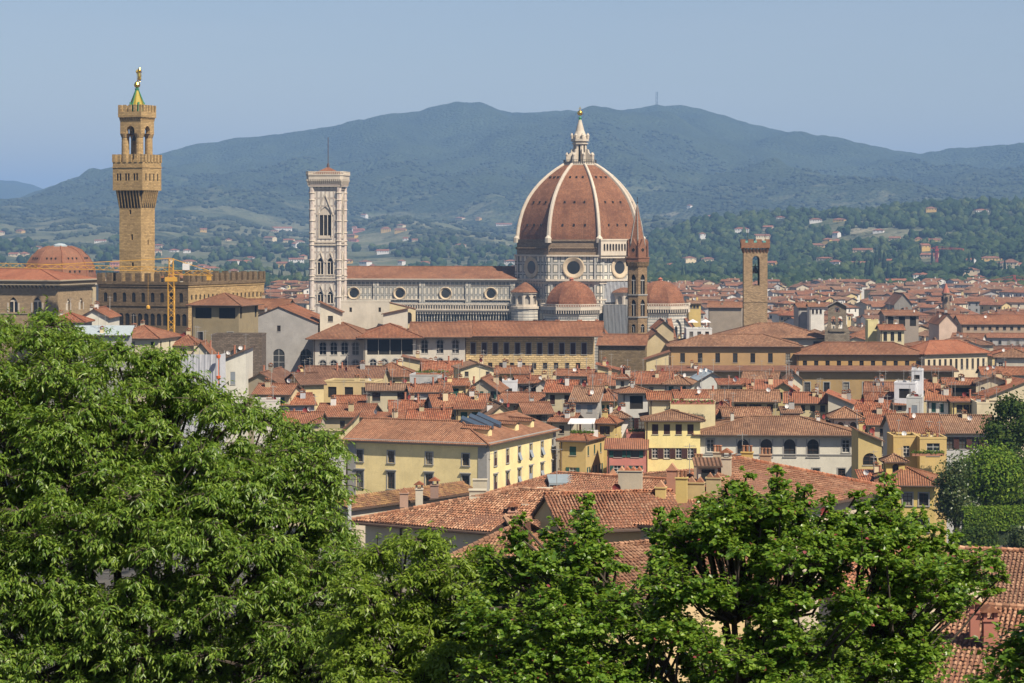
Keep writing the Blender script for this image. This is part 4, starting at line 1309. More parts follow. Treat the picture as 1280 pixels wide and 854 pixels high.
# ------------------------------------------------------------ square prison tower
def square_tower():
    D = 800; t = thing('square_tower', 'square brown stone tower with a bell in one tall opening and brick battlements', 'tower', (WX(944.5,D), D, 0), rad(-3))
    W = 7.9; z = lambda y: WZ(y, D)
    st = masonry('tower_rubble', (.36,.255,.15), .8, .33, .05, .35); br = masonry('crown_brick', (.30,.155,.09), .6, .22, .03, .25)
    hol = [(2.9, z(357), 5.3, z(320), 1)]
    w = MB(); box_walls(w, W, W, 0, z(312), {0: hol, 2: hol}, 0, 1.1)
    w.box(-W/2-.12,-.12,z(378),W/2+.12,W+.12,z(378)+.3,0)
    w.build('wall', st, t)
    k = MB()
    corbels(k, W, W, z(316.5), z(309.5), .75, 7)
    e = .8
    mb2 = k
    mb2.wall((-W/2-e,-e,z(310)),(1,0,0),W+2*e,z(303.5)-z(310)); mb2.wall((W/2+e,-e,z(310)),(0,1,0),W+2*e,z(303.5)-z(310))
    mb2.wall((W/2+e,W+e,z(310)),(-1,0,0),W+2*e,z(303.5)-z(310)); mb2.wall((-W/2-e,W+e,z(310)),(0,-1,0),W+2*e,z(303.5)-z(310))
    mb2.box(-W/2,-0.0,z(310),W/2,W,z(308),0)
    merlon_box(k, W+2*e, W+2*e, z(303.5), 0, -e, w=1.35, gap=1.25, h=z(299.3)-z(303.5), th=.5)
    k.build('battlement', br, t)
    b = MB().lathe(0,2.6,[(1.15,z(342)),(.95,z(340)),(.7,z(336.5)),(.5,z(334.5)),(.1,z(334))],14).beam((-1.2,2.6,z(333.4)),(1.2,2.6,z(333.4)),.3).beam((0,2.6,z(334)),(0,2.6,z(330)),.25)
    b.build('bell', M_iron, t)
    MB().beam((-W/2+1.5,3,z(300)),(-W/2+1.5,3,z(288)),.12).beam((W/2-.6,3,z(300)),(W/2-.6,3,z(287)),.1).build('lightning_rod', M_iron, t)
    m = MB()
    for i in range(5): x = -W/2+.9+i*1.55; m.box(x-.55,.3,z(303.5),x+.4,.4,z(301))
    m.build('cover_sheet', plain('teal_sheet',(.16,.42,.36)), t)
square_tower()

# ------------------------------------------------------------ bell gable
def bell_gable():
    D = 735; t = thing('bell_gable', 'weathered brown bell gable with three bell openings and a small pointed roof', 'bell gable', (WX(1046.5,D), D, 0), rad(-6))
    z = lambda y: WZ(y, D); W = 5.6
    st = masonry('gable_stone', (.22,.185,.14), .8, .35, .04, .3)
    w = MB(); hs = [(1.0,z(411)-z(432),2.3,z(395.5)-z(432),1),(3.1,z(411)-z(432),4.4,z(395.5)-z(432),1),(2.05,z(390.5)-z(432),3.5,z(383.5)-z(432),1)]
    Hh = z(382)-z(432)
    w.wall((-W/2,0,z(432)),(1,0,0),W,Hh,hs,0,1.6); 
    w.wall((W/2,1.6,z(432)),(-1,0,0),W,Hh,[(W-b_,a1,W-a_,a3,s_) for a_,a1,b_,a3,s_ in hs],0,.0)
    w.poly([(-W/2,0,z(382)),(W/2,0,z(382)),(0,0,z(376.5))]); w.poly([(W/2,1.6,z(382)),(-W/2,1.6,z(382)),(0,1.6,z(376.5))])
    w.poly([(W/2,0,z(432)),(W/2,1.6,z(432)),(W/2,1.6,z(382)),(W/2,0,z(382))]); w.poly([(-W/2,1.6,z(432)),(-W/2,0,z(432)),(-W/2,0,z(382)),(-W/2,1.6,z(382))])
    for sx in (-1,1): w.add([(sx*W/2,0,z(405)),(sx*(W/2+.9),0,z(414)),(sx*(W/2+1.2),0,z(440)),(sx*W/2,0,z(440)),(sx*W/2,1.6,z(405)),(sx*(W/2+.9),1.6,z(414)),(sx*(W/2+1.2),1.6,z(440)),(sx*W/2,1.6,z(440))],
                            [(0,1,2,3),(7,6,5,4),(0,4,5,1),(1,5,6,2)] if sx > 0 else [(3,2,1,0),(4,5,6,7),(1,5,4,0),(2,6,5,1)])
    w.box(-W/2-1.2,.1,z(470),W/2+1.2,1.5,z(440)+.01)
    w.box(-W/2+.4,-.35,z(414.5),W/2-.4,-.003,z(411.5),0)
    w.build('wall', st, t)
    q = MB(); slab_roof(q, roof_faces('e', W, 1.6, z(382), z(376)-z(382), .6)); q.build('roof', [TILE['brown'], M_stone], t)
    for x, y0, r in ((-1.15,398,.5),(.95,398,.5),(-.02,385,.42)):
        zz = z(y0+2); MB().lathe(x,.8,[(r,zz-1.5),(r*.75,zz-1.0),(r*.5,zz-.2),(.1,zz)],12).beam((x-.6,.8,zz+.1),(x+.6,.8,zz+.1),.16).build('bell', M_iron, t)
bell_gable()

# ------------------------------------------------------------ brown church (left) and the smooth red dome behind it
def left_church():
    D = 760; W = 50; t = thing('church', 'ochre stone hall church with pointed windows and a deep bracketed cornice at the left edge', 'church', (WX(79,D)-W/2*math.cos(rad(-12)), D, 0), rad(-16))
    z = lambda y: WZ(y, D); st = masonry('church_stone', (.34,.25,.15), .9, .4, .05, .2)
    he = z(350); d = 24
    hf = [(8.4+i*8.6, z(389), 11.9+i*8.6, z(370), 1) for i in range(5)]
    hf = [(W-5.5-8.3*i-3.2, z(390), W-5.5-8.3*i, z(371), 'p') for i in range(5)]
    hr = [(6,z(388),8.6,z(373),'p'),(15,z(388),17.6,z(373),'p')]
    w = MB(); box_walls(w, W, d, 0, he, {0: hf, 1: hr}, 0, .8); 
    for side, L in ((0,W),(1,d)):
        i = .3
        while i < L-.5:
            a = [on_side(side, W, d, i+uu, zz, oo)[0] for uu, zz, oo in ((0,z(361),.02),(.55,z(361),.02),(0,z(357),1.4),(.55,z(357),1.4),(0,z(356),1.4),(.55,z(356),1.4),(0,z(356),0.02),(.55,z(356),.02))]
            w.add(a, [(0,1,3,2),(2,3,5,4),(0,2,4,6),(3,1,7,5)], 1); i += 1.35
    w.box(-W/2-1.5,-1.5,z(356),W/2+1.5,d+1.5,z(355),1); w.box(-W/2-1.2,-1.2,z(355),W/2+1.2,d+1.2,z(351),0); w.box(-W/2-1.9,-1.9,z(351),W/2+1.9,d+1.9,z(349.5),1)
    w.box(-W/2-.2,-.2,z(392),W/2+.2,-.003,z(391),1)
    w.build('wall', [st, plain('cornice_stone',(.36,.30,.21))], t)
    for side, hs in ((0,hf),(1,hr)):
        for h in hs:
            p, rz = on_side(side, W, d, (h[0]+h[2])/2, h[1]); ww = h[2]-h[0]; hg = h[3]-h[1]; m = MB()
            m.poly([(-ww/2,.7,0),(ww/2,.7,0),(ww/2,.7,hg),(-ww/2,.7,hg)],0); m.beam((0,.4,0),(0,.4,hg*.7),.28,1); m.box(-ww/2,.3,hg*.68,ww/2,.5,hg*.8,1)
            for sx in (-1,1): m.box(sx*(ww/2+.25)-.25,-.12,0,sx*(ww/2+.25)+.25,-.003,hg*.62,1)
            m.build('window', [M_glass, M_white], t, p, rz)
    q = MB(); slab_roof(q, roof_faces('h', W+2, d+2, he+.1, 3.2, .8, 0, -1), .3); q.build('roof', [TILE['new'], M_stone], t)
    D = 1010; t = thing('domed_chapel', 'smooth terracotta dome with a low pale lantern rising behind the bracketed church', 'chapel', (WX(75,D), D, 0), rad(-7.5))
    z = lambda y: WZ(y, D); k = D/F
    prof = [(43,355),(42.5,345),(41,336),(38,328),(33,320),(26,313),(18,309.5),(12,308)]
    ds = tile_mat('smooth_dome_tile', ((0.30,0.12,0.075),(0.36,0.15,0.09),(0.38,0.165,0.10),(0.42,0.2,0.13)), .5)
    m = MB(); pr = [(a*k*1.04, z(b)) for a, b in prof]
    for (r0,h0),(r1,h1) in zip(pr[:-1],pr[1:]): m.ring([(x,y,h0) for x,y in octo(r0)],[(x,y,h1) for x,y in octo(r1)])
    m.build('dome_shell', ds, t)
    for q in range(8):
        an = rad(22.5+45*q); MB().tube([(r*math.sin(an),-r*math.cos(an),h) for r,h in pr],[.35]*len(pr),6).build('rib', ds, t)
    MB().prism(octo(13*k), z(309), z(307.5), 0, True, True).prism(octo(9*k), z(307.5), z(306.5)).lathe(0,0,[(8.5*k,z(306.5)),(6*k,z(305)),(.3,z(304))],12).build('lantern', M_lead, t)
    w = MB(); oc = octo(43*k*1.04)
    for q in range(8):
        a, b = oc[q-1], oc[q]; U = Vector((b[0]-a[0],b[1]-a[1],0)); L = U.length
        w.wall((a[0],a[1],0),U,L,z(355),[(L/2-1.5,z(378),L/2+1.5,z(360),1)],0,.6)
        A = Vector((a[0],a[1],0))-U.normalized().cross(Vector((0,0,1)))*.5; w.wall((A.x,A.y,10),U,L,z(356)-10,(),1)
    w.prism(octo(45*k*1.04), z(356), z(354.6), 2, True, True)
    w.build('drum', [stucco((.45,.36,.22)), M_glass, M_white], t)
    for q in range(8):
        an0 = rad(22.5+45*(q-1)); an1 = rad(22.5+45*q)
        for y_ in (323, 339):
            for f in (.3,.5,.7):
                r = interp(-y_, [(-b, a*k*1.04) for a, b in prof])
                A = Vector((r*math.sin(an0),-r*math.cos(an0),z(y_))); B = Vector((r*math.sin(an1),-r*math.cos(an1),z(y_)))
                p = A.lerp(B, f); MB().box(p.x-.3,p.y-.3,p.z-.4,p.x+.3,p.y+.3,p.z+.45).build('dome_vent', M_dark, t)
left_church()

# ------------------------------------------------------------ cranes
def lattice(mb, p, q, w, n, mi=0, tri=False):
    p = Vector(p); q = Vector(q); d = (q-p); L = d.length; d.normalize()
    up = Vector((0,0,1)) if abs(d.z) < .9 else Vector((0,1,0)); u = d.cross(up).normalized(); v = u.cross(d)
    cs = [(-w/2,0),(w/2,0),(0,w*1.1)] if tri else [(-w/2,-w/2),(w/2,-w/2),(w/2,w/2),(-w/2,w/2)]
    P = lambda t_, c: p + d*(L*t_) + u*c[0] + v*c[1]
    for c in cs: mb.beam(P(0,c), P(1,c), w*.12, mi)
    for i in range(n):
        for j in range(len(cs)):
            a, b = cs[j], cs[(j+1) % len(cs)]
            if i % 2: a, b = b, a
            mb.beam(P(i/n,a), P((i+1)/n,b), w*.08, mi); 
def tower_crane(label, px, D, y_top, y_base, jl, jr, apex, mat, w=1.6, yl=None):
    z = lambda y: WZ(y, D); t = thing('tower_crane', label, 'crane', (WX(px,D), D, 0))
    m = MB(); lattice(m, (0,0,z(y_base)), (0,0,z(y_top)), w, int((z(y_top)-z(y_base))/w)); m.build('mast', mat, t)
    s = D/F; ze = z(yl if yl else y_top-2)
    m = MB(); lattice(m, (w/2,0,z(y_top)+1.2), ((jl)*s,0,ze), .95, int(abs(jl)*s/1.6), 0, True); m.build('jib', mat, t)
    m = MB(); lattice(m, (-w/2,0,z(y_top)+1.0), (jr*s,0,z(y_top)+.8), 1.1, int(abs(jr)*s/1.6)); m.box(jr*s-(1.5 if jr>0 else -.4),-.5,z(y_top)-1.0,jr*s-(.4 if jr>0 else -1.5),.5,z(y_top)+.4); m.build('counter_jib', mat, t)
    m = MB(); lattice(m, (0,0,z(y_top)), (0,0,z(apex)), w*.7, 5); 
    m.beam((0,0,z(apex)),(jl*s*.72,0,ze+1.2+(z(y_top)-ze)*.28),.16); m.beam((0,0,z(apex)),(jr*s*.95,0,z(y_top)+1.3),.16); m.build('tie_mast', mat, t)
    m = MB().box(-w,-.9,z(y_top)-1.3,w,.9,z(y_top)-.2); m.build('slewing_platform', mat, t)
    hx = jl*s*.13 if abs(jl) > 100 else jl*s*.5
    m = MB().beam((hx,0,z(y_top)+1),(hx,0,z(y_top)-7.5),.05).lathe(hx,0,[(.1,z(y_top)-8.6),(.5,z(y_top)-8.2),(.5,z(y_top)-7.6),(.1,z(y_top)-7.3)],8); m.build('hook', mat, t)
    if abs(jl) > 100:
        MB().box(jr*s*.28,-.75,z(y_top)+1.6,jr*s*.28+1.8,-.6,z(y_top)+3.2,0).build('sign_board', M_dishw, t)
tower_crane('tall yellow lattice tower crane standing in front of the battlemented brown palace', 214, 610, 345.5, 436, -222, 52, 323, M_yel, 1.5, 334)
tower_crane('red and white tower crane at the right edge among the distant roofs', 1268, 2300, 351, 374, -34, 22, 344, M_redp, 2.2, 351)
tower_crane('small red crane standing among the trees on the right hillside', 1171, 3000, 312, 328, -8, 34, 308, M_redp, 2.4, 311)
# ------------------------------------------------------------ houses
FOOT = []   # (x, y, r) footprints of hand-placed buildings
CREAM=(.64,.53,.34); YEL=(.62,.45,.16); PYEL=(.64,.52,.24); WHITE=(.66,.64,.60); GREY=(.36,.355,.34); OCH=(.42,.29,.14); TAN=(.46,.37,.25)
PINK=(.50,.19,.155); DUN=(.28,.235,.16); OYEL=(.55,.36,.11); PALE=(.52,.51,.47); DGREY=(.2,.2,.2)

def build_house(name, label, cat, X, Y, zb, W, d, he, kind, rise, wall, roof, rz, o=.55, rows=None, siderows=None, group=None,
                chim=0, dish=0, aer=0, rnd=None, detail=2, wallmat=None, side_mat=None, backwin=False):
    """rows: list of (z_below_eave, n, w, h, shape, style, shutter, openness, margin)"""
    rnd = rnd or R
    t = thing(name, label, cat, (X, Y, zb), rz, group)
    h = he - zb; wm = wallmat or stucco(wall)
    holes = {}; wins = []
    for side, rr in ((0, rows), (1, siderows), (3, siderows)):
        if not rr: continue
        L = W if side == 0 else d; hs = []
        for r in rr:
            zz, n, w_, h_ = r[:4]; shp = r[4] if len(r) > 4 else 0
            st = r[5] if len(r) > 5 else 'plain'; sh = r[6] if len(r) > 6 else None; op = r[7] if len(r) > 7 else 'shut'; mg = r[8] if len(r) > 8 else max(.9, L*.07)
            if h-zz-h_ < .3 or n*(w_+.5) > L: n = int((L-1)/(w_+1.0))
            if h-zz-h_ < .3 or zz < .15: continue
            q = rrect_holes(L, h-zz-h_, n, w_, h_, shp, mg)
            hs += q; wins.append((side, q, st, sh, op))
        holes[side] = hs
    if detail < 2: 
        mb = MB(); box_walls(mb, W, d, 0, h)
    else:
        mb = MB(); box_walls(mb, W, d, 0, h, holes)
    if kind in 'ge':
        if kind == 'e':
            for y_, s_ in ((0,1),(d,-1)):
                tri = [(-W/2*s_,y_,h),(W/2*s_,y_,h),(0,y_,h+rise-.02)]; mb.poly(tri)
        else:
            for x_, s_ in ((W/2,1),(-W/2,-1)):
                mb.poly([(x_,0 if s_>0 else d,h),(x_,d if s_>0 else 0,h),(x_,d/2,h+rise-.02)])
    elif kind == 's':
        for x_ in (W/2,-W/2): mb.poly([(x_,0,h),(x_,d,h),(x_,d,h+rise-.02)])
        mb.poly([(W/2,d,h),(-W/2,d,h),(-W/2,d,h+rise-.02),(W/2,d,h+rise-.02)])
    elif kind in 'lr':
        xh = W/2 if kind == 'l' else -W/2
        for y_ in (0, d): mb.poly([(-xh,y_,h),(xh,y_,h),(xh,y_,h+rise-.02)])
        mb.poly([(xh,0,h),(xh,d,h),(xh,d,h+rise-.02),(xh,0,h+rise-.02)])
    if kind == 'f':
        q = MB().box(-W/2+.25,.25,h-.6,W/2-.25,d-.25,h-.45); q.build('flat_roof', M_conc, t)
        for a, b in (((-W/2-.05,-.05),(W/2+.05,.25)),((-W/2-.05,d-.25),(W/2+.05,d+.05)),((-W/2-.05,.25),(-W/2+.25,d-.25)),((W/2-.25,.25),(W/2+.05,d-.25))):
            mb.box(a[0],a[1],h+.002,b[0],b[1],h+.35)
    w = mb.build('wall', wm, t)
    ro = None
    if kind != 'f':
        q = MB(); fs = roof_faces(kind, W, d, h, rise, o)
        slab_roof(q, fs, .2)
        ro = q.build('roof', [roof if not isinstance(roof, str) else TILE[roof], M_gutter], t)
    par = ro or w
    def roof_z(x, y):
        if kind == 'f': return h-.5
        if kind in 'g': return h+rise*(1-abs(y-d/2)/(d/2))
        if kind == 'e': return h+rise*(1-abs(x)/(W/2))
        if kind == 's': return h+rise*y/d
        if kind == 'l': return h+rise*(x+W/2)/W
        if kind == 'r': return h+rise*(W/2-x)/W
        m = min(d, W)/2
        return h+rise*min(1, min(y, d-y, x+W/2, W/2-x)/m)
    for i in range(chim):
        x = (rnd.random()-.5)*W*.75; y = d*(.2+rnd.random()*.6)
        if rnd.random() < .7:
            m = chimney_mb(.6+rnd.random()*.5, .55+rnd.random()*.2, .7+rnd.random()*.8); mats = [wm if rnd.random() < .5 else stucco(rnd.choice([CREAM, GREY, WHITE])), TILE['mid']]
        else: m = pot_mb(.8+rnd.random()); mats = [plain('clay_pot',(.36,.15,.09))]
        m.build('chimney', mats, par, (x, y, roof_z(x, y)))
    for i in range(dish):
        x = (rnd.random()-.5)*W*.8; y = d*(.15+rnd.random()*.6)
        link('satellite_dish', dish_mesh(M_dishw if rnd.random() < .55 else M_dishr, .45 if Y < 900 else .55), par, (x, y, roof_z(x, y)+.8), rnd.uniform(-.8,.9))
    for i in range(aer):
        x = (rnd.random()-.5)*W*.8; y = d*(.3+rnd.random()*.6)
        link('aerial', aerial_mesh(), par, (x, y, roof_z(x, y)+.2), rnd.uniform(-1,1))
    if detail >= 2:
        for side, q, st, sh, op in wins: put_windows(t, W, d, side, 0, q, st, sh, op, rnd=rnd)
        m = MB()       # gutter and downpipe
        if kind in 'gsh' or kind == 'H':
            zg = h-.16; m.beam((-W/2-o,-o-.06,zg-o*.2),(W/2+o,-o-.06,zg-o*.2),.16,0,6); m.beam((-W/2+.3,-.12,zg-.3),(-W/2+.3,-.12,0),.12); m.beam((-W/2+.3,-.12,zg-.3),(-W/2+.3,-o,zg-o*.2),.12)
            m.build('gutter', M_gutter, t)
    elif detail == 1:
        for side, q, st, sh, op in wins:
            if side == 3: continue
            for hh in q:
                p, rz_ = on_side(side, W, d, (hh[0]+hh[2])/2, hh[1])
                link('window', far_win(hh[2]-hh[0], hh[3]-hh[1]), t, p, rz_)
    return t
def far_win(w, h):
    k = ('far', round(w,1), round(h,1))
    if k not in WMESH:
        m = MB().box(-w/2,-.06,0,w/2,-.003,h,0); m.box(-w/2-.15,-.12,-.2,w/2+.15,-.004,-.01,1); m.box(-w/2-.14,-.1,0,-w/2-.01,-.004,h,1); m.box(w/2+.01,-.1,0,w/2+.14,-.004,h,1)
        WMESH[k] = m.mesh('window', [M_glass, M_stone])
    return WMESH[k]

def rows_auto(W, h, style='plain', sh=None, op='shut', w=1.0, hh=1.55, sp=3.1, top=.9, shp=0, floors=4):
    out = []; z = top; n = max(1, int((W-1.2)/sp))
    for i in range(floors):
        if z+hh > h-1: break
        out.append((z, n, w, hh, shp, style, sh, op)); z += 3.3
    return out

def house(label, x0, x1, ye, yr, Ze=16, kind='g', wall=CREAM, roof='mid', name='house', cat='house', rot=None, d=None, D=None, rows='auto', siderows='auto',
          sh=None, op='mix', style='plain', sp=3.1, top=.9, group='houses of the old town', slope=.33, **k):
    if D is None: D = (H-Ze)*F/(ye-HY)
    Ze = WZ(ye, D)
    if rot is None: rot = random.Random(int(x0*13+ye)).choice([-16,-11,-7,-3,0,4,9]) if group else 0
    rz = rad(rot); view = math.atan2(WX((x0+x1)/2, D), D)
    W = (x1-x0)*D/F/max(.3, math.cos(rz+view*-1))
    al = rz
    if kind in 'ghHps':
        if d is None:
            den = slope + (yr-HY)/F
            d = 2*(ye-yr)*D/F/max(.2, den)
            if kind == 's': d /= 2
            d = min(max(d, 4.5), 34)
        dist = d if kind == 's' else d/2
        rise = WZ(yr, D+dist) - Ze
        if kind in 'Hp' or (kind == 'h' and W <= d): pass
    else:
        if d is None: d = 10
        rise = (ye-yr)*D/F
    rise = max(rise, .4)
    X = WX((x0+x1)/2, D); zb = terrain(X, D+d/2)-1.5
    h = Ze-zb
    r = k.pop('rnd', random.Random(int(x0*7+ye)))
    if rows == 'auto': rows = rows_auto(W, h, style, sh, op, sp=sp, top=top)
    if siderows == 'auto': siderows = rows_auto(d, h, style, sh, op, sp=sp*1.1, top=top, floors=3)
    FOOT.append((X - math.sin(rz)*d/2, D+math.cos(rz)*d/2, max(W, d)/2*.92))
    k.setdefault('chim', r.choice([1,2,2,3,4])); k.setdefault('dish', r.choice([0,0,1,1,2])); k.setdefault('aer', r.choice([1,1,2,3]))
    return build_house(name, label, cat, X, D, zb, W, d, Ze, kind, rise, wall, roof, rz, rows=rows, siderows=siderows, group=group, rnd=r, **k)

# ---- big buildings of the middle distance
RS = masonry('rusticated_sandstone', (.56,.42,.22), 1.5, .55, .09, .22, .15)
DK = masonry('dark_annex_stone', (.15,.12,.095), .8, .35, .05, .35)
def WI(n, w, h, zz, **k): return (zz, n, w, h, k.get('shp',0), k.get('st','plain'), k.get('sh'), k.get('op','shut'), k.get('m', 2.0))

house('olive brown town house with two dark top-floor loggia openings beside the brown palace', 238, 300, 380, 366.5, D=640, kind='h', wall=(.27,.215,.12), roof='mid', rot=-14, d=15, name='palace_annex', cat='building', o=1.3,
      rows=[(1.0,2,4.6,2.9,0,'void',None,'shut',1.0),(7.5,2,1.6,2.3,0,'sur',None,'shut',1.6)], siderows=[(.9,2,1.6,3.0,0,'void')], chim=0, dish=0, aer=0, group=None)
house('low orange roofed wing between the olive brown house and the grey hall', 300, 356, 386, 374, D=712, kind='g', wall=TAN, roof='mid', rot=-8, d=16, name='palace_annex', cat='building', rows=[], siderows=[], chim=1, dish=0, aer=1, group=None)
house('dark rubble stone annex with one tall arched window beside the grey hall', 264, 327, 420, 419, D=560, kind='f', wall=GREY, wallmat=DK, rot=0, d=10, name='annex', cat='building',
      rows=[(3.0,1,3.0,5.3,1,'white',None,'shut',44)], siderows=[], chim=0, dish=0, aer=0, group=None)
t = house('plain grey plastered hall with a wide gable and two tall arched windows', 300, 397, 403, 383, D=668, kind='e', wall=(.35,.335,.315), roof='mid', rot=-4, d=26, name='hall', cat='hall', o=.3,
      rows=[(7.4,3,3.3,5.8,1,'white',None,'shut',1.55),(.9,1,1.0,1.6,0,'plain',None,'shut',9.5)], siderows=[], chim=1, dish=0, aer=0, group=None)
# long palace: white arcaded left wing
t = house('white plastered palace wing with rows of stone-framed arched windows under a broad hipped roof', 392, 456, 421.5, 403, D=655, kind='h', wall=(.56,.52,.44), roof='mid', rot=0, d=30, name='arcaded_wing', cat='palace', o=2.0,
      rows=[(1.4,4,1.9,3.5,1,'arc_white',None,'shut',1.6),(6.3,4,1.9,3.1,1,'arc_white',None,'shut',1.6)], siderows=[], chim=0, dish=0, aer=0, group=None)
house('open loggia wing with dark bays between pale piers under the broad roof', 455, 520, 420, 404.5, D=652, kind='h', wall=(.52,.48,.39), roof='mid', rot=3, d=28, name='loggia_wing', cat='palace', o=2.0,
      rows=[(.9,4,3.0,4.2,0,'void',None,'shut',.9),(6.3,4,1.8,3.1,1,'arc_white',None,'shut',1.6)], siderows=[], chim=0, dish=0, aer=0, group=None)
house('white plastered palace wing with three stone-framed arched windows', 519, 581, 419, 403, D=656, kind='g', wall=(.56,.52,.44), roof='mid', rot=0, d=28, name='arcaded_wing', cat='palace', o=2.0,
      rows=[(1.3,3,1.9,3.7,1,'arc_white',None,'shut',1.6),(6.3,3,1.8,3.1,1,'arc_white',None,'shut',1.6)], siderows=[], chim=0, dish=0, aer=0, group=None)
t = house('long golden sandstone palace block with two rows of rectangular windows and rough courses', 580.5, 741, 417, 402, D=660, kind='g', wall=TAN, wallmat=RS, roof='mid', rot=-3, d=26, name='sandstone_palace', cat='palace', o=2.8,
      rows=[(2.6,11,1.25,3.1,0,'sur',M_brown,'shut',1.8),(8.0,10,1.2,1.7,0,'plain',None,'shut',3.5)], siderows=[(2.6,3,1.2,2.6,0,'plain')], chim=0, dish=0, aer=0, group=None)
# attics on that roof
house('cream attic house with a tiled lean-to roof and small window above the palace roof', 400, 426, 389.5, 378, D=668, kind='r', wall=(.6,.55,.44), roof='mid', d=7, name='attic_house', cat='attic', rows=[(1.2,1,1.4,1.6,0,'plain')], siderows=[(.8,1,1.1,1.3)], chim=0, dish=0, aer=0, group=None)
house('long cream parapet block with two tiny square openings above the palace roof', 426, 487, 377.5, 377, D=690, kind='f', wall=(.50,.46,.38), d=6, name='attic_block', cat='attic', rows=[(1.6,2,.7,1.3,0,'void',None,'shut',2.5)], siderows=[], chim=0, dish=0, aer=0, group=None)
house('pale wall with three blind arches stepping down on the palace roof', 487, 519, 386, 378, D=683, kind='r', wall=(.56,.48,.30), roof='mid', o=.1, d=3, name='arched_attic', cat='attic', rows=[(1.0,3,1.6,3.2,1,'plain',None,'shut',1.0)], siderows=[], chim=0, dish=0, aer=0, group=None)
house('small tiled dormer house with a white gable on the hip of the palace roof', 479, 509, 392, 385.5, D=672, kind='l', wall=(.6,.56,.46), roof='mid', d=4, name='attic_house', cat='attic', rows=[], siderows=[], chim=0, dish=0, aer=0, group=None)

# brown abbey church below the thin spire
BROWNS = masonry('abbey_brown_stone', (.20,.15,.09), .9, .4, .05, .3)
house('brown stone abbey church with a tiled roof and arched door under the thin spire', 748, 806, 431, 418, D=700, kind='g', wall=DUN, wallmat=BROWNS, roof='mid', rot=-8, d=15, name='abbey_church', cat='church', rows=[(9.0,3,2.2,3.6,1,'void',None,'shut',2.5)], siderows=[], chim=0, dish=0, aer=0, group=None)
house('pale yellow gabled chapel beside the brown abbey church', 806, 836, 427, 414, D=705, kind='e', wall=(.52,.42,.24), roof='mid', d=22, name='chapel', cat='chapel', rows=[], siderows=[], chim=0, dish=0, aer=0, group=None)
house('low pale yellow lean-to with a tiled shed roof below the chapel', 808, 836, 449, 440, D=676, kind='l', wall=(.55,.46,.27), roof='mid', d=8, name='lean_to', cat='building', rows=[], siderows=[], chim=0, dish=0, aer=0, group=None)
house('tall gabled church block with tiled roof right of the thin spire', 818, 842, 411, 401, D=760, kind='e', wall=(.45,.36,.22), roof='mid', d=20, name='church_block', cat='church', rows=[], siderows=[], chim=0, dish=0, aer=0, group=None)
# ochre palace
OC = (.43,.265,.105)
t = house('long ochre palace with one row of dark windows, rain pipes and a brown roof', 838, 1000, 432, 418, D=690, kind='h', wall=OC, roof='old', rot=-2, d=20, name='ochre_palace', cat='palace', o=.9,
      rows=[(2.2,7,1.35,2.7,0,'plain',None,'shut',3.0)], siderows=[], chim=0, dish=0, aer=0, group=None)
house('lower ochre palace wing with a long row of small square windows', 998, 1156, 442, 428, D=686, kind='h', wall=OC, roof='mid', rot=-2, d=17, name='ochre_palace_wing', cat='palace', o=.9,
      rows=[(2.1,11,1.2,2.2,0,'plain',None,'shut',1.6)], siderows=[], chim=0, dish=0, aer=0, group=None)
house('cream palace end wing seen sideways with a long row of narrow windows', 1154, 1159, 441, 424, D=690, kind='H', wall=(.60,.50,.32), roof='new', rot=-50, d=34, name='palace_end_wing', cat='palace', o=.9,
      rows=[], siderows=[(2.0,12,1.0,2.8,0,'plain',None,'shut',2.0)], chim=0, dish=0, aer=0, group=None) if False else None
OD = (.33,.225,.10)
mm = house('dark ochre lower palace wall with tall windows and a projecting tiled ledge', 828, 1190, 462.5, 457.5, D=660, kind='s', wall=OD, roof='mid', rot=-1, d=9, name='palace_ground_wing', cat='palace', o=1.2,
      rows=[(3.4,15,1.6,3.4,0,'sur',None,'shut',2.0)], siderows=[], chim=0, dish=0, aer=0, group=None)
house('broad brown hipped roof over a pale attic wall left of the bell gable', 905, 1033, 421, 404, D=740, kind='h', wall=(.5,.46,.38), roof='old', rot=0, d=24, name='attic_palace', cat='palace', o=1.2,
      rows=[(1.4,4,2.6,1.9,0,'void',None,'shut',1.5)], siderows=[], chim=0, dish=0, aer=0, group=None)

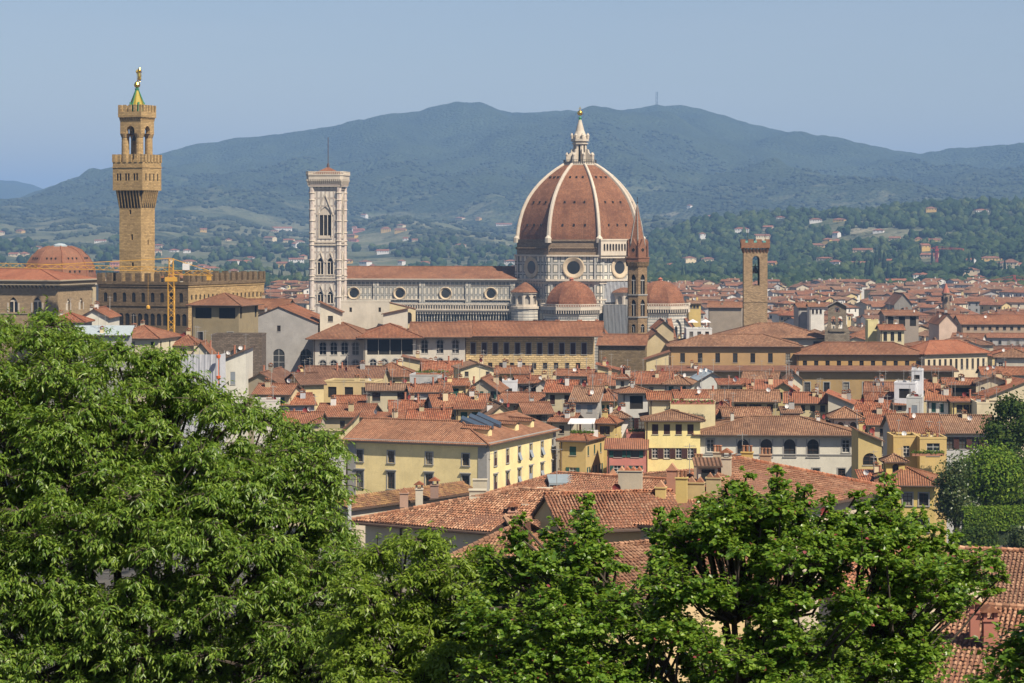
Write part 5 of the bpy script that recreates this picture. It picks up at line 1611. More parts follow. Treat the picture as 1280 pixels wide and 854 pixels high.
# ---- yellow palace of the near middle
YD = 410.0
YC = (.78,.64,.32)
zEY = WZ(553.5, YD)
def yellow_palace():
    # corner between the two faces at px 608; the left face runs to 425, the right face recedes to 702
    t = thing('yellow_palace', 'large pale yellow palace with grey stone window frames and solar collectors on its hipped roof', 'palace', (WX(608,YD), YD, 0), rad(-22))
    L = 26.2; d = 33.0; zb = 6.0; he = zEY
    w1 = []
    xs = [2.4, 8.9, 15.5, 21.9]   # window centres from the left end of the face
    for px_ in (447, 486.5, 536, 582): pass
    us = [L - (608-p)*YD/F/math.cos(rad(22))*1.0 for p in (445.5, 486.5, 535.5, 582)]
    up = [(u-.62, he-4.05-zb, u+.62, he-2.05-zb) for u in us]
    lo = [(u-.68, he-8.6-zb, u+.68, he-5.75-zb) for u in us]
    l2 = [(u-.68, he-13.6-zb, u+.68, he-10.8-zb) for u in us]
    n = 6; rs = [4.0+i*5.55 for i in range(n)]
    ru = [(u-.6, he-4.3-zb, u+.6, he-1.9-zb) for u in rs]; rl = [(u-.66, he-8.6-zb, u+.66, he-6.0-zb) for u in rs]
    m = MB()
    m.wall((-L,0,zb),(1,0,0),L,he-zb,up+lo+l2,0,.25); m.wall((0,0,zb),(0,1,0),d,he-zb,ru+rl,0,.25)
    m.wall((0,d,zb),(-1,0,0),16,he-zb); m.wall((-L,16,zb),(0,-1,0),16,he-zb); m.wall((-16,16,zb),(-1,0,0),L-16,he-zb); m.wall((-16,d,zb),(0,-1,0),d-16,he-zb); rs_ = WZ(525, YD+14)-he; m.poly([(-L,16,he),(-L,0,he),(-L,8,he+rs_-.1)]); m.poly([(0,d,he),(-16,d,he),(-8,d,he+rs_-.1)])
    m.build('wall', stucco(YC), t)
    q = MB()
    for x0_, x1_ in ((-1.55,.06),(-L-.06,-L+1.5)): q.box(x0_,-.08,zb,x1_,-.004,he-.5)
    for y0_, y1_ in ((-.08,1.2),(d-1.2,d+.06)): q.box(.004,y0_,zb,.08,y1_,he-.5)
    q.box(-L-.5,-.5,he-.5,.5,-.004,he-.05); q.box(.004,-.5,he-.5,.5,d+.5,he-.05); q.box(-L-.1,-.12,he-.75,.12,-.004,he-.5); q.box(.004,-.12,he-.75,.12,d,he-.5)
    q.build('quoins_and_cornice', M_stone, t)
    for side, hs, st in ((0,up,'sur'),(0,lo,'sur cap'),(0,l2,'sur cap'),(1,ru,'sur'),(1,rl,'sur cap')):
        for h in hs:
            u = (h[0]+h[2])/2; p = (-L+u,0,h[1]+zb) if side == 0 else (0,u,h[1]+zb)
            o = link('window', win_mesh(h[2]-h[0],h[3]-h[1],0,st), t, p, 0 if side == 0 else math.pi/2)
            if side == 1 and R.random() < .8:
                s_ = MB(); a = R.choice([0,0,.3]); w_ = h[2]-h[0]; hh = h[3]-h[1]
                s_.add([(-w_/2,-.04,hh*.55),(w_/2,-.04,hh*.55),(w_/2,-.04-a*1.5,.05),(-w_/2,-.04-a*1.5,.05),(-w_/2,.0,hh*.55),(w_/2,.0,hh*.55),(w_/2,.0-a*1.5,.05),(-w_/2,0-a*1.5,.05)],[(0,1,2,3),(4,5,6,7),(0,4,5,1),(2,6,7,3)])
                s_.build('shutter', M_brown if u < 14 else M_grey, o)
    rise = WZ(525, YD+14) - he
    o_ = .9
    rn = 8.0; xl_, xr_, yf_, yb_ = -L-o_, o_, -o_, d+o_; ze_ = he-rise*o_/rn; zt_ = he+rise
    f = [[(xl_,yf_,ze_),(xr_,yf_,ze_),(-rn,rn,zt_),(xl_,rn,zt_)], [(xr_,yf_,ze_),(xr_,yb_,ze_),(-rn,yb_,zt_),(-rn,rn,zt_)],
         [(xl_,rn,zt_),(-rn,rn,zt_),(-2*rn,2*rn,he),(xl_,2*rn,he)], [(-rn,rn,zt_),(-rn,yb_,zt_),(-2*rn,yb_,he),(-2*rn,2*rn,he)]]
    # hips meet further left: the roof of the long left part continues behind
    q = MB(); slab_roof(q, f, .22, 0, 1); ro = q.build('roof', [TILE_Y, M_gutter], t)
    def rz(x, y): return he + rise*min(1, min(-x, y)/rn)
    for i in range(3):    # solar collectors
        y = 7.5+i*3.6; m = MB(); x0_, x1_ = -6.5-1.2*i*.2, -3.2
        for s_ in (0,):
            a = (0,0,0); b_ = (0,0,0)
            m.add([(-8.0,y,rz(-8,y)+.75),(-3.6,y,rz(-3.6,y)+.55),(-3.6,y+.9,rz(-3.6,y)+1.0),(-8.0,y+.9,rz(-8,y)+1.2),
                   (-8.0,y,rz(-8,y)+.1),(-3.6,y,rz(-3.6,y)+.1),(-3.6,y+.9,rz(-3.6,y)+.1),(-8.0,y+.9,rz(-8,y)+.1)],
                  [(0,1,2,3),(4,5,1,0),(5,6,2,1),(7,4,0,3),(6,7,3,2)])
        m.build('solar_collector', M_panel, ro)
    for y, ln in ((5.2,3.6),(17.8,4.8),(25.2,3.2)):   # long low dormers with yellow cheeks
        m = MB(); x1_ = -1.8; x0_ = x1_-ln; z1 = rz(x1_,y)+1.1; z0_ = rz(x1_, y)-.3
        m.box(x0_, y, z0_, x1_, y+1.6, z1); o2 = m.build('dormer', stucco(YC), ro)
        m = MB(); slab_roof(m, [[(x0_-1.5,y-.25,z1+.25),(x1_+.2,y-.25,z1+.02),(x1_+.2,y+.8,z1+.4),(x0_-1.5,y+.8,z1+.63)],[(x1_+.2,y+1.85,z1+.02),(x0_-1.5,y+1.85,z1+.25),(x0_-1.5,y+.8,z1+.63),(x1_+.2,y+.8,z1+.4)]],.12)
        m.build('dormer_roof', [TILE['mid'], M_gutter], o2)
    FOOT.append((WX(608,YD)-14, YD+18, 22))
    return t
TILE_Y = tile_mat('pale_terracotta_tile', ((0.24,0.12,0.075),(0.36,0.17,0.10),(0.42,0.21,0.13),(0.50,0.28,0.18)), .8)
yellow_palace()
house('low flat annex with a planted roof terrace left of the yellow palace', 352, 424, 548, 547.4, D=420, kind='f', wall=(.50,.43,.25), d=16, name='terrace_annex', cat='building', rows=[], siderows=[], chim=0, dish=0, aer=0, group=None)
house('cream wedge-roofed block between the planted terrace and the yellow palace', 412, 440, 553, 527, D=424, kind='l', wall=(.60,.52,.30), roof='mid', d=20, name='side_block', cat='building', rows=[], siderows=[], chim=0, dish=0, aer=0, group=None)
house('tall grey rendered wall strip of the house behind the left tree', 398, 424, 575, 574.5, D=395, kind='f', wall=(.40,.39,.37), d=16, name='grey_house', cat='house', rows=[], siderows=[], chim=0, dish=0, aer=0, group=None)

# ---- the white palace with arched loggia windows
WP = (.60,.57,.48)
house('broad white palace with four arched loggia windows under a weathered hipped roof', 874, 1071, 541.5, 521, D=440, kind='h', wall=WP, roof='old', rot=-3, name='white_palace', cat='palace', o=1.1, d=20,
      rows=[(1.55,6,1.5,2.1,0,'sur'),(6.9,6,1.5,1.5,0,'sur'),(11,6,1.4,2.0,0,'sur')] if False else [(1.1,4,2.1,3.2,1,'sur',None,'shut',7.2),(1.2,2,1.35,2.3,0,'sur_white',None,'shut',1.6),(6.4,6,1.3,1.5,0,'sur',None,'shut',2.4),(10.4,6,1.3,1.8,0,'sur',None,'shut',2.4)], siderows=[(1.5,3,1.2,2),(6.4,3,1.2,1.6)], chim=3, dish=1, aer=1, group=None)
MB().box(-14.4,-.14,WZ(569,440)-terrain(WX(972,440),450)+1.5,14.4,-.004,WZ(567.5,440)-terrain(WX(972,440),450)+1.5).build('string_course', M_stone, bpy.data.objects['white_palace'])
house('white rooftop tower room of the white palace with its own low hipped roof', 1040, 1077, 521.5, 509, D=452, kind='h', wall=WP, roof='old', rot=-3, name='tower_room', cat='rooftop room', d=8, rows=[(.9,2,1.3,1.7,1,'sur',None,'shut',1.0)], siderows=[], chim=0, dish=0, aer=0, group=None)
house('small tiled penthouse on the left end of the white palace roof', 906, 962, 519.5, 510, D=457, kind='g', wall=WP, roof='old', name='tower_room', cat='rooftop room', d=8, rows=[(.7,1,1.2,1.0,1,'plain')], siderows=[], chim=0, dish=0, aer=0, group=None)
house('slate grey rooftop service room with water tank on the white palace', 979, 1000, 515, 509, D=458, kind='g', wall=GREY, roof='old', name='service_room', cat='rooftop room', d=6, rows=[(.5,1,.8,.8)], siderows=[], chim=1, dish=1, aer=1, group=None)

# ---- tall yellow apartment house
house('tall pale yellow apartment house with three rows of brown shuttered windows', 807, 875, 524, 512.5, D=440, kind='h', wall=(.74,.62,.28), roof='old', rot=-2, name='apartment_house', cat='house', o=.9, d=13,
      rows=[(.95,4,1.15,1.85,0,'plain',M_brown,'shut',1.2),(5.3,4,1.1,1.9,0,'white',M_brown,'open',1.2),(9.6,4,1.0,1.4,0,'plain',M_brown,'open',1.2)], siderows=[(.95,3,1.1,1.8,0,'plain',M_brown)], chim=1, dish=0, aer=0, group=None)
house('cream penthouse on the left end of the tall yellow apartment house', 812, 837, 498.5, 490, D=447, kind='g', wall=(.60,.53,.32), roof='mid', name='penthouse', cat='penthouse', d=6, rows=[], siderows=[], chim=0, dish=0, aer=0, group=None)
house('cream flower terrace block on the tall yellow apartment house', 838, 894, 504, 503.5, D=448, kind='f', wall=(.60,.53,.32), name='roof_terrace', cat='terrace', d=6, rows=[], siderows=[], chim=0, dish=1, aer=0, group=None)
# ---- pink house and golden house
house('pink house with dark green shutters and a bright red tiled roof', 759, 807, 560, 549, D=436, kind='s', wall=PINK, roof='new', rot=-4, name='pink_house', cat='house', rows=[(.5,2,1.5,1.2,0,'plain',M_green,'open',1.2),(3.2,2,1.3,1.8,0,'white',M_green,'open',1.2),(7,2,1.3,1.8,0,'plain',M_green,'open',1.2)], siderows=[], chim=0, dish=0, aer=0, group=None)
house('pink stair tower with a flat roof and potted plants behind the pink house', 783, 807, 542, 541, D=443, kind='f', wall=PINK, rot=-4, d=6, name='stair_tower', cat='stair tower', rows=[], siderows=[], chim=0, dish=0, aer=1, group=None)
house('golden yellow corner house with green shuttered windows left of the pink house', 700, 732, 550, 541, D=437, kind='h', wall=(.55,.40,.15), roof='mid', rot=-20, d=14, name='golden_house', cat='house', rows=[(1.2,1,1.3,1.6,0,'plain',M_green,'shut'),(5.0,1,1.3,1.9,0,'white',M_green,'open'),(9.0,1,1.3,1.9,0,'white',M_green,'open')],
      siderows=[(1.2,4,.9,1.7,0,'plain',M_green),(5.0,4,.9,1.9,0,'white',M_green,'open'),(9.0,4,.9,1.9,0,'white',M_green,'open')], chim=1, dish=0, aer=0, group=None)
house('golden yellow penthouse with a white awning over its planted terrace', 744, 768, 528, 519.5, D=446, kind='h', wall=(.58,.45,.18), roof='mid', rot=-14, d=8, name='penthouse', cat='penthouse', rows=[(.7,2,1.0,1.6)], siderows=[(.7,2,1.0,1.6)], chim=1, dish=0, aer=0, group=None)
aw = thing('awning', 'white canvas awning on posts over the golden yellow roof terrace', 'awning', (WX(727,444), 444, WZ(543,444)))
m = MB(); zt = WZ(524,444)-WZ(543,444); m.add([(-2.6,-1.2,zt-.75),(2.3,-1.2,zt-.75),(2.7,1.8,zt),(-2.0,1.8,zt),(-2.6,-1.2,zt-.83),(2.3,-1.2,zt-.83),(2.7,1.8,zt-.08),(-2.0,1.8,zt-.08)],[(0,1,2,3),(7,6,5,4),(4,5,1,0),(5,6,2,1),(7,4,0,3)])
m.build('canvas', M_dishw, aw)
m = MB(); [m.beam((x,y,-.6),(x,y,zt-.4-.2*(y<0)),.1) for x in (-2.0,2.0) for y in (-1.0,1.6)]; m.build('posts', M_iron, aw)
MB().box(1.0,-1.5,-.5,3.0,-1.2,.9).build('parapet', stucco(WHITE), aw)

Hs = house
G_ = 'houses of the old town'
# ---- left part of the old town, from the photo left to right
Hs('small house with a cream gable beside the red roofed shed behind the left tree', 100, 135, 396, 386, 27, 'e', (.58,.56,.48), 'mid', d=16, D=560, rows=[(2,1,3,2,0,'plain',M_grey)], siderows=[], group=None)
Hs('red tiled house low behind the left tree top', 60, 104, 402, 391, 22, 'h', GREY, 'red', D=545, group=None)
Hs('long tiled roof house with solar sheets behind the left tree top', 92, 160, 418, 408, 20, 's', GREY, M_lead, D=520, rows=[], siderows=[], group=None)
Hs('cream house with a broad red hipped roof and tall pipe chimney beside the crane', 132, 200, 422, 407, 20, 'h', (.58,.52,.36), 'red', D=540, rot=-12, group=None)
Hs('red roofed cream house behind the crane mast', 216, 246, 431, 419, 20, 'h', (.52,.45,.3), 'red', D=548, group=None)
Hs('small cream gabled house with a round attic window right of the crane', 240, 262, 441, 428, 18, 'e', (.6,.54,.38), 'mid', d=9, D=530, rows=[(-1,1,.8,.8,1)], siderows=[], group=None)
Hs('white gabled house with one grey shuttered window beside the netted scaffolding', 275, 307, 450, 437, 18, 'l', (.62,.6,.52), 'tan', d=14, D=500, rows=[(2.5,1,1.0,2.6,0,'plain',M_grey,'shut')], siderows=[], group=None)
sheet_scaffold('scaffolding', 'white sheeted scaffolding with orange buckets behind the left tree', WX(250,492), 492, rad(-4), 7.8, 6, 8, WZ(440,492), netw)
bk = thing('debris_chute', 'orange rubble chute hanging on the white sheeted scaffolding', 'rubble chute', (WX(273,490), 490, 0))
m = MB()
for y_ in (444, 470): m.lathe(0,0,[(.35,WZ(y_+4,490)),(.5,WZ(y_,490))],10)
m.beam((0,0,WZ(480,490)),(0,0,WZ(440,490)),.1); m.build('buckets', plain('orange_plastic',(.7,.14,.04),.5), bk)
Hs('long dun walled house with a low gable behind the little dark green windows', 291, 360, 484, 466, 20, 'e', (.25,.215,.155), 'brown', d=20, D=505, rows=[], siderows=[], slope=.3, group=G_)
Hs('yellow house end with one small window, dark left flank and brown roof', 378, 404, 479.5, 466, 20, 'g', (.6,.48,.25), 'brown', rot=18, d=15, D=500, rows=[(2.2,1,.8,1.0)], siderows=[], dish=1, group=G_)
Hs('long brown roofed apartment block with rooftop air conditioners above a yellow pergola', 378, 476, 475, 458, 20, 'g', (.58,.47,.26), 'brown', D=540, d=16, rows=[(1.0,7,1.6,1.6,0,'plain')], siderows=[], chim=4, dish=1, group=G_)
Hs('yellow pergola terrace house with deep shaded openings', 404, 468, 478, 477, 18, 'f', (.58,.46,.24), D=515, d=8, rows=[(1.0,5,1.9,2.3,0,'void')], siderows=[], group=G_)
Hs('yellow house with a wide brown hipped roof and long eaves line', 459, 523, 470, 453.5, 20, 'h', (.60,.50,.28), 'mid', D=560, rows=[(1.2,3,1.0,1.0)], group=G_)
Hs('small cream house with a flat glazed terrace full of plants', 460, 512, 487, 480, 18, 'g', (.5,.44,.3), 'tan', D=500, d=6, rows=[(.6,4,1.7,1.8,0,'plain')], group=G_)
Hs('low house with red roof and two dark green doors', 317, 362, 492, 480, 18, 'g', (.55,.45,.28), 'red', D=470, rows=[(.7,2,.9,1.7,0,'plain',M_green)], rot=-10, group=G_)
Hs('tiny white stucco box house left below the dark green doors', 318, 349, 502, 500, 18, 'f', (.6,.56,.5), D=452, d=6, rows=[], siderows=[], group=G_)
Hs('grey gable end with white dormer walls and two small windows', 352, 392, 505, 492, 16, 'g', (.4,.41,.44), 'red', D=470, rot=15, rows=[(.5,2,1.0,1.1,0,'white')], group=G_)
Hs('red roofed house with a white side wall and air conditioners', 415, 476, 508, 495, 16, 'g', WHITE, 'red', D=505, rows=[(.6,4,.8,.9)], rot=-6, group=G_)
Hs('low red roofed house with a dark shaded front', 394, 462, 520, 505, 14, 'g', (.5,.42,.25), 'red', D=468, rot=-8, group=G_)
Hs('flat red roof with a chimney low before the yellow palace', 458, 500, 526, 516, 14, 's', (.5,.42,.3), 'red', D=455, group=G_)
Hs('ochre roof house low left before the planted terrace', 352, 398, 528, 515, 14, 'g', (.5,.42,.3), 'red', D=452, group=G_)
# centre
Hs('small yellow house with a lean-to red roof under the long palace', 504, 550, 455, 446, 20, 'r', (.6,.5,.28), 'red', D=590, d=9, rows=[(1.8,2,1.3,1.4,0,'plain',M_green,'mix')], group=G_)
Hs('wide red roof with potted plants along its edge', 530, 578, 471, 452, 19, 'g', (.5,.42,.3), 'red', D=560, group=G_)
Hs('grey roof terrace house with plants and small windows', 512, 546, 470, 469, 18, 'f', (.42,.42,.42), D=530, d=8, rows=[(1.6,3,.8,.9)], group=G_)
Hs('tall cream house with a low pointed front and one small attic window', 576, 617, 460, 453.5, 21, 'e', (.64,.56,.36), 'tan', D=545, d=12, rows=[(.8,2,.9,1.1,0,'plain',None),(4.2,2,1.2,2.4,0,'plain',M_brown)], group=G_)
Hs('ochre garage house with two clay chimneys before the sandstone palace', 619, 660, 466, 458, 19, 'g', (.48,.38,.2), 'mid', D=560, d=7, chim=3, group=G_)
Hs('house with a maroon sheet roof and white side wall', 608, 628, 486, 479, 18, 's', (.55,.45,.26), M_redp, D=525, d=6, rows=[(1,1,1.2,1.2)], group=G_)
Hs('white washed block with grey stains and one small window', 628, 647, 477.5, 476.8, 18, 'f', (.62,.63,.66), D=520, d=8, rows=[(1.4,1,.9,1.6)], group=G_)
Hs('small weathered house with a red roof and brown shuttered door', 648, 677, 478, 470, 18, 'g', (.42,.41,.39), 'red', D=522, rows=[(.8,2,.9,1.9,0,'plain',M_brown,'mix')], group=G_)
Hs('pale stained gable house right of the weathered one', 670, 688, 481, 474, 18, 'e', (.55,.52,.45), 'tan', D=516, d=9, rows=[(1,1,.8,1.2)], group=G_)
Hs('broad cream stained gable with three tiny windows in the middle of the roofs', 581, 623, 488, 473, 17, 'e', (.52,.44,.30), 'mid', D=500, d=14, rows=[(.2,3,.8,1.5,0,'plain',M_green,'mix')], group=G_)
Hs('yellow roof house with a green shuttered window left of the stained gable', 553, 586, 481, 474, 18, 'g', (.6,.48,.24), 'red', D=508, d=8, rows=[(.8,1,1.3,1.5,0,'plain',M_green)], group=G_)
Hs('grey sided house with a small red gable roof', 514, 563, 489, 481, 17, 'g', (.40,.385,.36), 'red', D=494, rot=8, group=G_)
Hs('yellow house with two teal shuttered windows under a fresh red roof', 570, 604, 510, 493, 17, 'g', (.56,.45,.24), 'red', D=462, rot=-6, rows=[(.8,2,1.3,1.9,0,'plain',M_green,'shut')], siderows=[], group=G_)
Hs('grey stained flank house left of the teal shuttered one', 544, 571, 508, 494, 16, 'g', (.33,.32,.31), 'red', D=472, rot=10, rows=[], group=G_)
Hs('old gable with exposed brick patch above its window', 607, 647, 521, 505, 15, 'e', (.54,.45,.28), 'tan', D=452, d=9, rows=[(.5,2,.7,1.0,0,'plain')], group=G_)
Hs('long red roofed house with an olive front in its shade', 622, 684, 503, 491, 17, 'g', (.45,.37,.2), 'red', D=494, rows=[(.8,4,1.3,1.4)], group=G_)
Hs('shed house with a red roof over a glazed veranda', 657, 690, 516, 503, 15, 'g', (.42,.38,.28), 'red', D=462, rot=10, rows=[(.4,3,1.2,1.8,0,'plain')], group=G_)
Hs('low red roof with three chimneys just above the left palace ridge', 489, 545, 514, 501, 15, 'g', (.44,.38,.28), 'red', D=478, chim=3, group=G_)
Hs('cream house with a wide red roof and a long dark window', 510, 560, 523, 512, 14, 'g', (.52,.44,.27), 'red', D=455, rows=[(.4,2,1.9,.9)], group=G_)
# centre right
Hs('cream house with a grey stair flank under the long sandstone palace', 694, 737, 469, 462, 19, 'g', (.48,.45,.38), 'red', D=560, rows=[(1.0,3,1.0,1.3)], group=G_)
Hs('yellow gabled roof house before the brown abbey church', 747, 786, 465.5, 456, 20, 'r', (.58,.47,.25), 'red', D=590, d=10, rows=[], siderows=[], group=G_)
Hs('orange tiled roof between the abbey church and the dark loggia house', 738, 770, 481, 467, 18, 'g', (.5,.4,.26), 'red', D=540, group=G_)
Hs('small white stair turret with a red cap', 770, 786, 472, 466, 19, 'p', (.62,.56,.44), 'red', D=530, d=4, rows=[(.8,1,.8,1.2)], siderows=[], group=G_)
Hs('wide orange roof below the chapel with a glass pyramid skylight', 783, 845, 479, 465, 18, 'g', (.5,.42,.28), 'red', D=545, group=G_)
Hs('orange shed roof with white parapet left of the green shuttered house', 830, 880, 463, 458.5, 20, 's', (.56,.5,.38), 'red', D=600, d=6, group=G_)
Hs('white house with two green shuttered windows and air conditioners', 831, 862, 479.5, 469, 18, 'h', (.58,.55,.44), 'old', D=522, rot=-10, rows=[(.6,2,1.1,1.8,0,'plain',M_green,'shut')], siderows=[(.6,2,1.0,1.2)], dish=1, group=G_)
Hs('grey metal roofed workshop with a small round gable window', 875, 906, 474, 465, 19, 'e', (.5,.5,.46), M_lead, D=545, d=12, rows=[], siderows=[], group=G_)
Hs('cream block with two raised tiled dormers', 900, 936, 480, 473.5, 18, 's', (.58,.52,.36), 'red', D=525, rows=[(.8,3,.9,1.4,0,'plain',M_green,'mix')], group=G_)
Hs('house with a brand new bright red roof', 936, 978, 486, 475.5, 18, 's', (.58,.5,.3), 'new', D=520, rows=[(.6,4,1.0,.9)], group=G_)
Hs('yellow timber gable front with open rafters and laundry', 966, 993, 487, 478, 18, 'e', (.58,.46,.2), 'new', D=512, d=8, rows=[(.6,2,1.3,1.6)], group=G_)
Hs('white gable house right of the yellow timber gable', 984, 1003, 474, 466, 19, 'e', (.62,.56,.42), 'old', D=540, d=12, rows=[(1.5,1,1.0,1.4)], siderows=[], group=G_)
Hs('pale tiled roof with rooftop ventilators beside the white gable', 930, 970, 473, 465, 19, 'g', (.5,.45,.35), 'old', D=556, group=G_)
Hs('long brown red roof with dormers and an olive shaded front', 880, 972, 501, 488, 17, 'g', (.46,.36,.16), 'old', D=487, rot=-4, rows=[(.7,5,1.2,1.6,0,'plain',M_brown,'mix')], chim=3, group=G_)
Hs('broad red roof of the house with the red satellite dish', 846, 884, 497, 488, 16, 'g', (.5,.42,.26), 'red', D=478, dish=2, group=G_)
Hs('steep hipped red roof with a corner facing the viewer', 893, 929, 520, 501.5, 15, 'h', (.5,.48,.42), 'red', D=464, group=G_)
Hs('tall cream house with dark shuttered windows and two chimneys', 682, 717, 489.5, 476, 18, 'g', (.57,.49,.31), 'red', D=483, rot=-8, rows=[(.7,2,1.0,1.9,0,'plain',M_brown),(6.0,2,1.0,1.9,0,'plain',M_brown)], siderows=[], group=G_)
Hs('house with a long tan and red roof and a stained grey front', 714, 746, 501, 483, 16, 'g', (.42,.40,.37), 'tan', D=470, rot=-10, rows=[(.8,2,1.0,1.4,0,'plain',M_grey,'mix')], group=G_)
Hs('yellow house with green shuttered windows under a red hipped roof', 744, 770, 500, 486, 16, 'h', (.56,.45,.22), 'red', D=476, rows=[(1.0,2,1.0,1.6,0,'plain',M_green)], group=G_)
Hs('grey cream house with an open dark loggia and maroon shutters', 778, 813, 489, 482.5, 18, 'h', (.46,.45,.41), 'mid', D=466, rot=8, rows=[(.9,2,2.6,2.6,0,'void',None,'shut',.5),(5.2,2,1.5,2.2,0,'plain',M_brown,'open')], siderows=[], o=1.0, group=G_)
Hs('small white house with a green door and brown hipped roof', 762, 786, 521, 512, 15, 'h', WHITE, 'old', D=452, rows=[(.7,1,.8,1.6,0,'plain',M_green)], siderows=[], group=G_)
Hs('red roof with a white roof light behind the awning', 688, 716, 526, 517, 14, 'g', (.5,.44,.32), 'red', D=460, group=G_)
# right part
Hs('red tiled double roof with an open loft', 983, 1036, 503, 491, 16, 'g', (.55,.46,.27), 'new', D=486, rows=[(.6,4,1.0,1.3)], group=G_)
Hs('cream gable with a bright red roof and a satellite dish', 1036, 1064, 504, 492, 16, 'r', (.6,.54,.42), 'new', D=480, d=10, rows=[(1.5,2,.8,1.0)], siderows=[], group=G_)
Hs('cluster of red roofs left of the white modern tower', 1083, 1116, 488, 478, 17, 'g', (.45,.4,.33), 'red', D=530, group=G_)
Hs('tall white modern tower house with balconies and a glass top', 1119, 1143, 480, 478.5, 18, 'f', (.64,.65,.68), D=500, rot=-14, d=6, rows=[(1.0,1,2.4,2.0,0,'void')], siderows=[(1,1,1,3)], group=None)
Hs('narrow white upper turret of the modern tower house', 1140, 1152, 464, 459.5, 19, 'f', (.62,.63,.66), D=505, rot=-14, d=4, rows=[(.8,1,1.2,.9)], siderows=[], group=None)
Hs('grey white lower tower block with one shuttered window', 1134, 1152, 498, 494, 16, 'f', (.48,.48,.46), D=482, rot=-12, d=7, rows=[(1.4,1,1.1,1.9,0,'plain',M_grey)], siderows=[], group=None)
Hs('orange roof behind the white modern tower', 1150, 1189, 487, 475.5, 18, 'g', (.55,.47,.28), 'red', D=535, group=G_)
Hs('white gabled house with two dark green shutters beside the modern tower', 1160, 1184, 500, 487, 16, 'g', (.6,.57,.5), 'mid', D=490, rot=-14, d=8, rows=[(.6,2,.9,1.9,0,'plain',M_green)], siderows=[], group=G_)
Hs('yellow terrace house with an open dark loggia', 1182, 1222, 480, 473, 18, 'g', (.5,.42,.22), 'red', D=522, rows=[(.8,1,4,2,0,'void')], group=G_)
Hs('cream house with a round arched window and solar sheet on its roof', 1222, 1262, 478, 470, 19, 'e', (.6,.53,.36), 'old', D=512, d=10, rows=[(1.0,3,1.0,1.9,1,'white')], siderows=[], group=G_)
Hs('red shed roof sloping down from the right edge', 1236, 1285, 494, 476, 17, 'l', (.56,.48,.32), 'red', D=505, d=12, rows=[], siderows=[], group=G_)
Hs('low terrace house with a narrow red roof and hanging plants', 1190, 1234, 501, 497, 16, 'g', (.56,.45,.2), 'red', D=488, d=6, rows=[(.8,4,1.3,1.7)], group=G_)
Hs('cream wall house at the garden with a tiled edge', 1222, 1262, 505, 503, 15, 'f', (.58,.5,.34), D=480, d=10, rows=[], siderows=[], group=G_)
Hs('old red roofs in a courtyard left of the twin roofed house', 1048, 1104, 514, 501, 15, 'g', (.44,.38,.3), 'red', D=486, chim=4, group=G_)
Hs('red roof with little white dormers above the courtyard', 1086, 1132, 505, 491, 16, 'g', (.52,.46,.34), 'red', D=500, rows=[(.5,3,.8,.8)], group=G_)
Hs('patchy courtyard house with a round grey chimney stack', 1086, 1120, 530, 514, 14, 'g', (.45,.38,.28), 'red', D=452, chim=4, group=G_)
Hs('wide weathered roof house with a grey dish and patched tiles', 1118, 1177, 541, 518, 14, 'g', (.42,.41,.38), 'mid', D=420, rot=-2, rows=[(.7,4,1.3,1.2)], siderows=[], dish=1, group=G_)
Hs('tan roofed grey house with brown shutters beside the garden trees', 1177, 1246, 540, 519.5, 14, 'g', (.42,.42,.41), 'tan', D=421, rows=[(.9,4,1.3,2.1,0,'plain',M_brown,'open')], siderows=[], group=G_)
Hs('golden terrace apartment with an awning and white furniture', 1150, 1183, 549, 548, 14, 'f', (.54,.39,.15), D=405, d=7, rows=[(.7,2,2.2,2.1,0,'white')], siderows=[], group=None)
Hs('golden apartment with a curtained opening left of the awning terrace', 1117, 1149, 547, 546, 14, 'f', (.52,.37,.15), D=408, d=7, rows=[(1.4,3,1.1,1.8,0,'white')], siderows=[], group=None)
Hs('yellow house with a wide arched window and brown tiled lean-to', 1073, 1102, 550, 538, 14, 'r', (.52,.40,.17), 'mid', D=402, d=8, rows=[(2.2,1,2.4,2.0,1,'plain')], siderows=[], slope=.3, group=None)
Hs('small yellow turret with an arched window and pyramid roof', 1108, 1131, 575, 568, 12, 'p', (.58,.44,.14), 'old', D=372, d=3.2, rows=[(.6,1,1.0,2.2,1,'plain')], siderows=[(.6,1,1.0,2.2,1,'plain')], name='roof_turret', cat='turret', chim=0, dish=0, aer=0, group=None)
Hs('yellow house with grey framed windows below the small turret', 1103, 1166, 604, 584, 10, 'h', (.58,.44,.15), 'mid', D=366, rot=-8, d=14, o=1.0, rows=[(1.5,3,1.4,1.9,0,'sur'),(5.5,3,1.4,1.9,0,'sur')], siderows=[(1.5,2,1.2,1.9,0,'sur')], chim=1, dish=0, aer=1, group=None)
Hs('low red lean-to roofs at the foot of the small turret', 1078, 1108, 600, 588, 10, 's', (.5,.4,.2), 'red', D=380, group=None, rows=[], siderows=[])

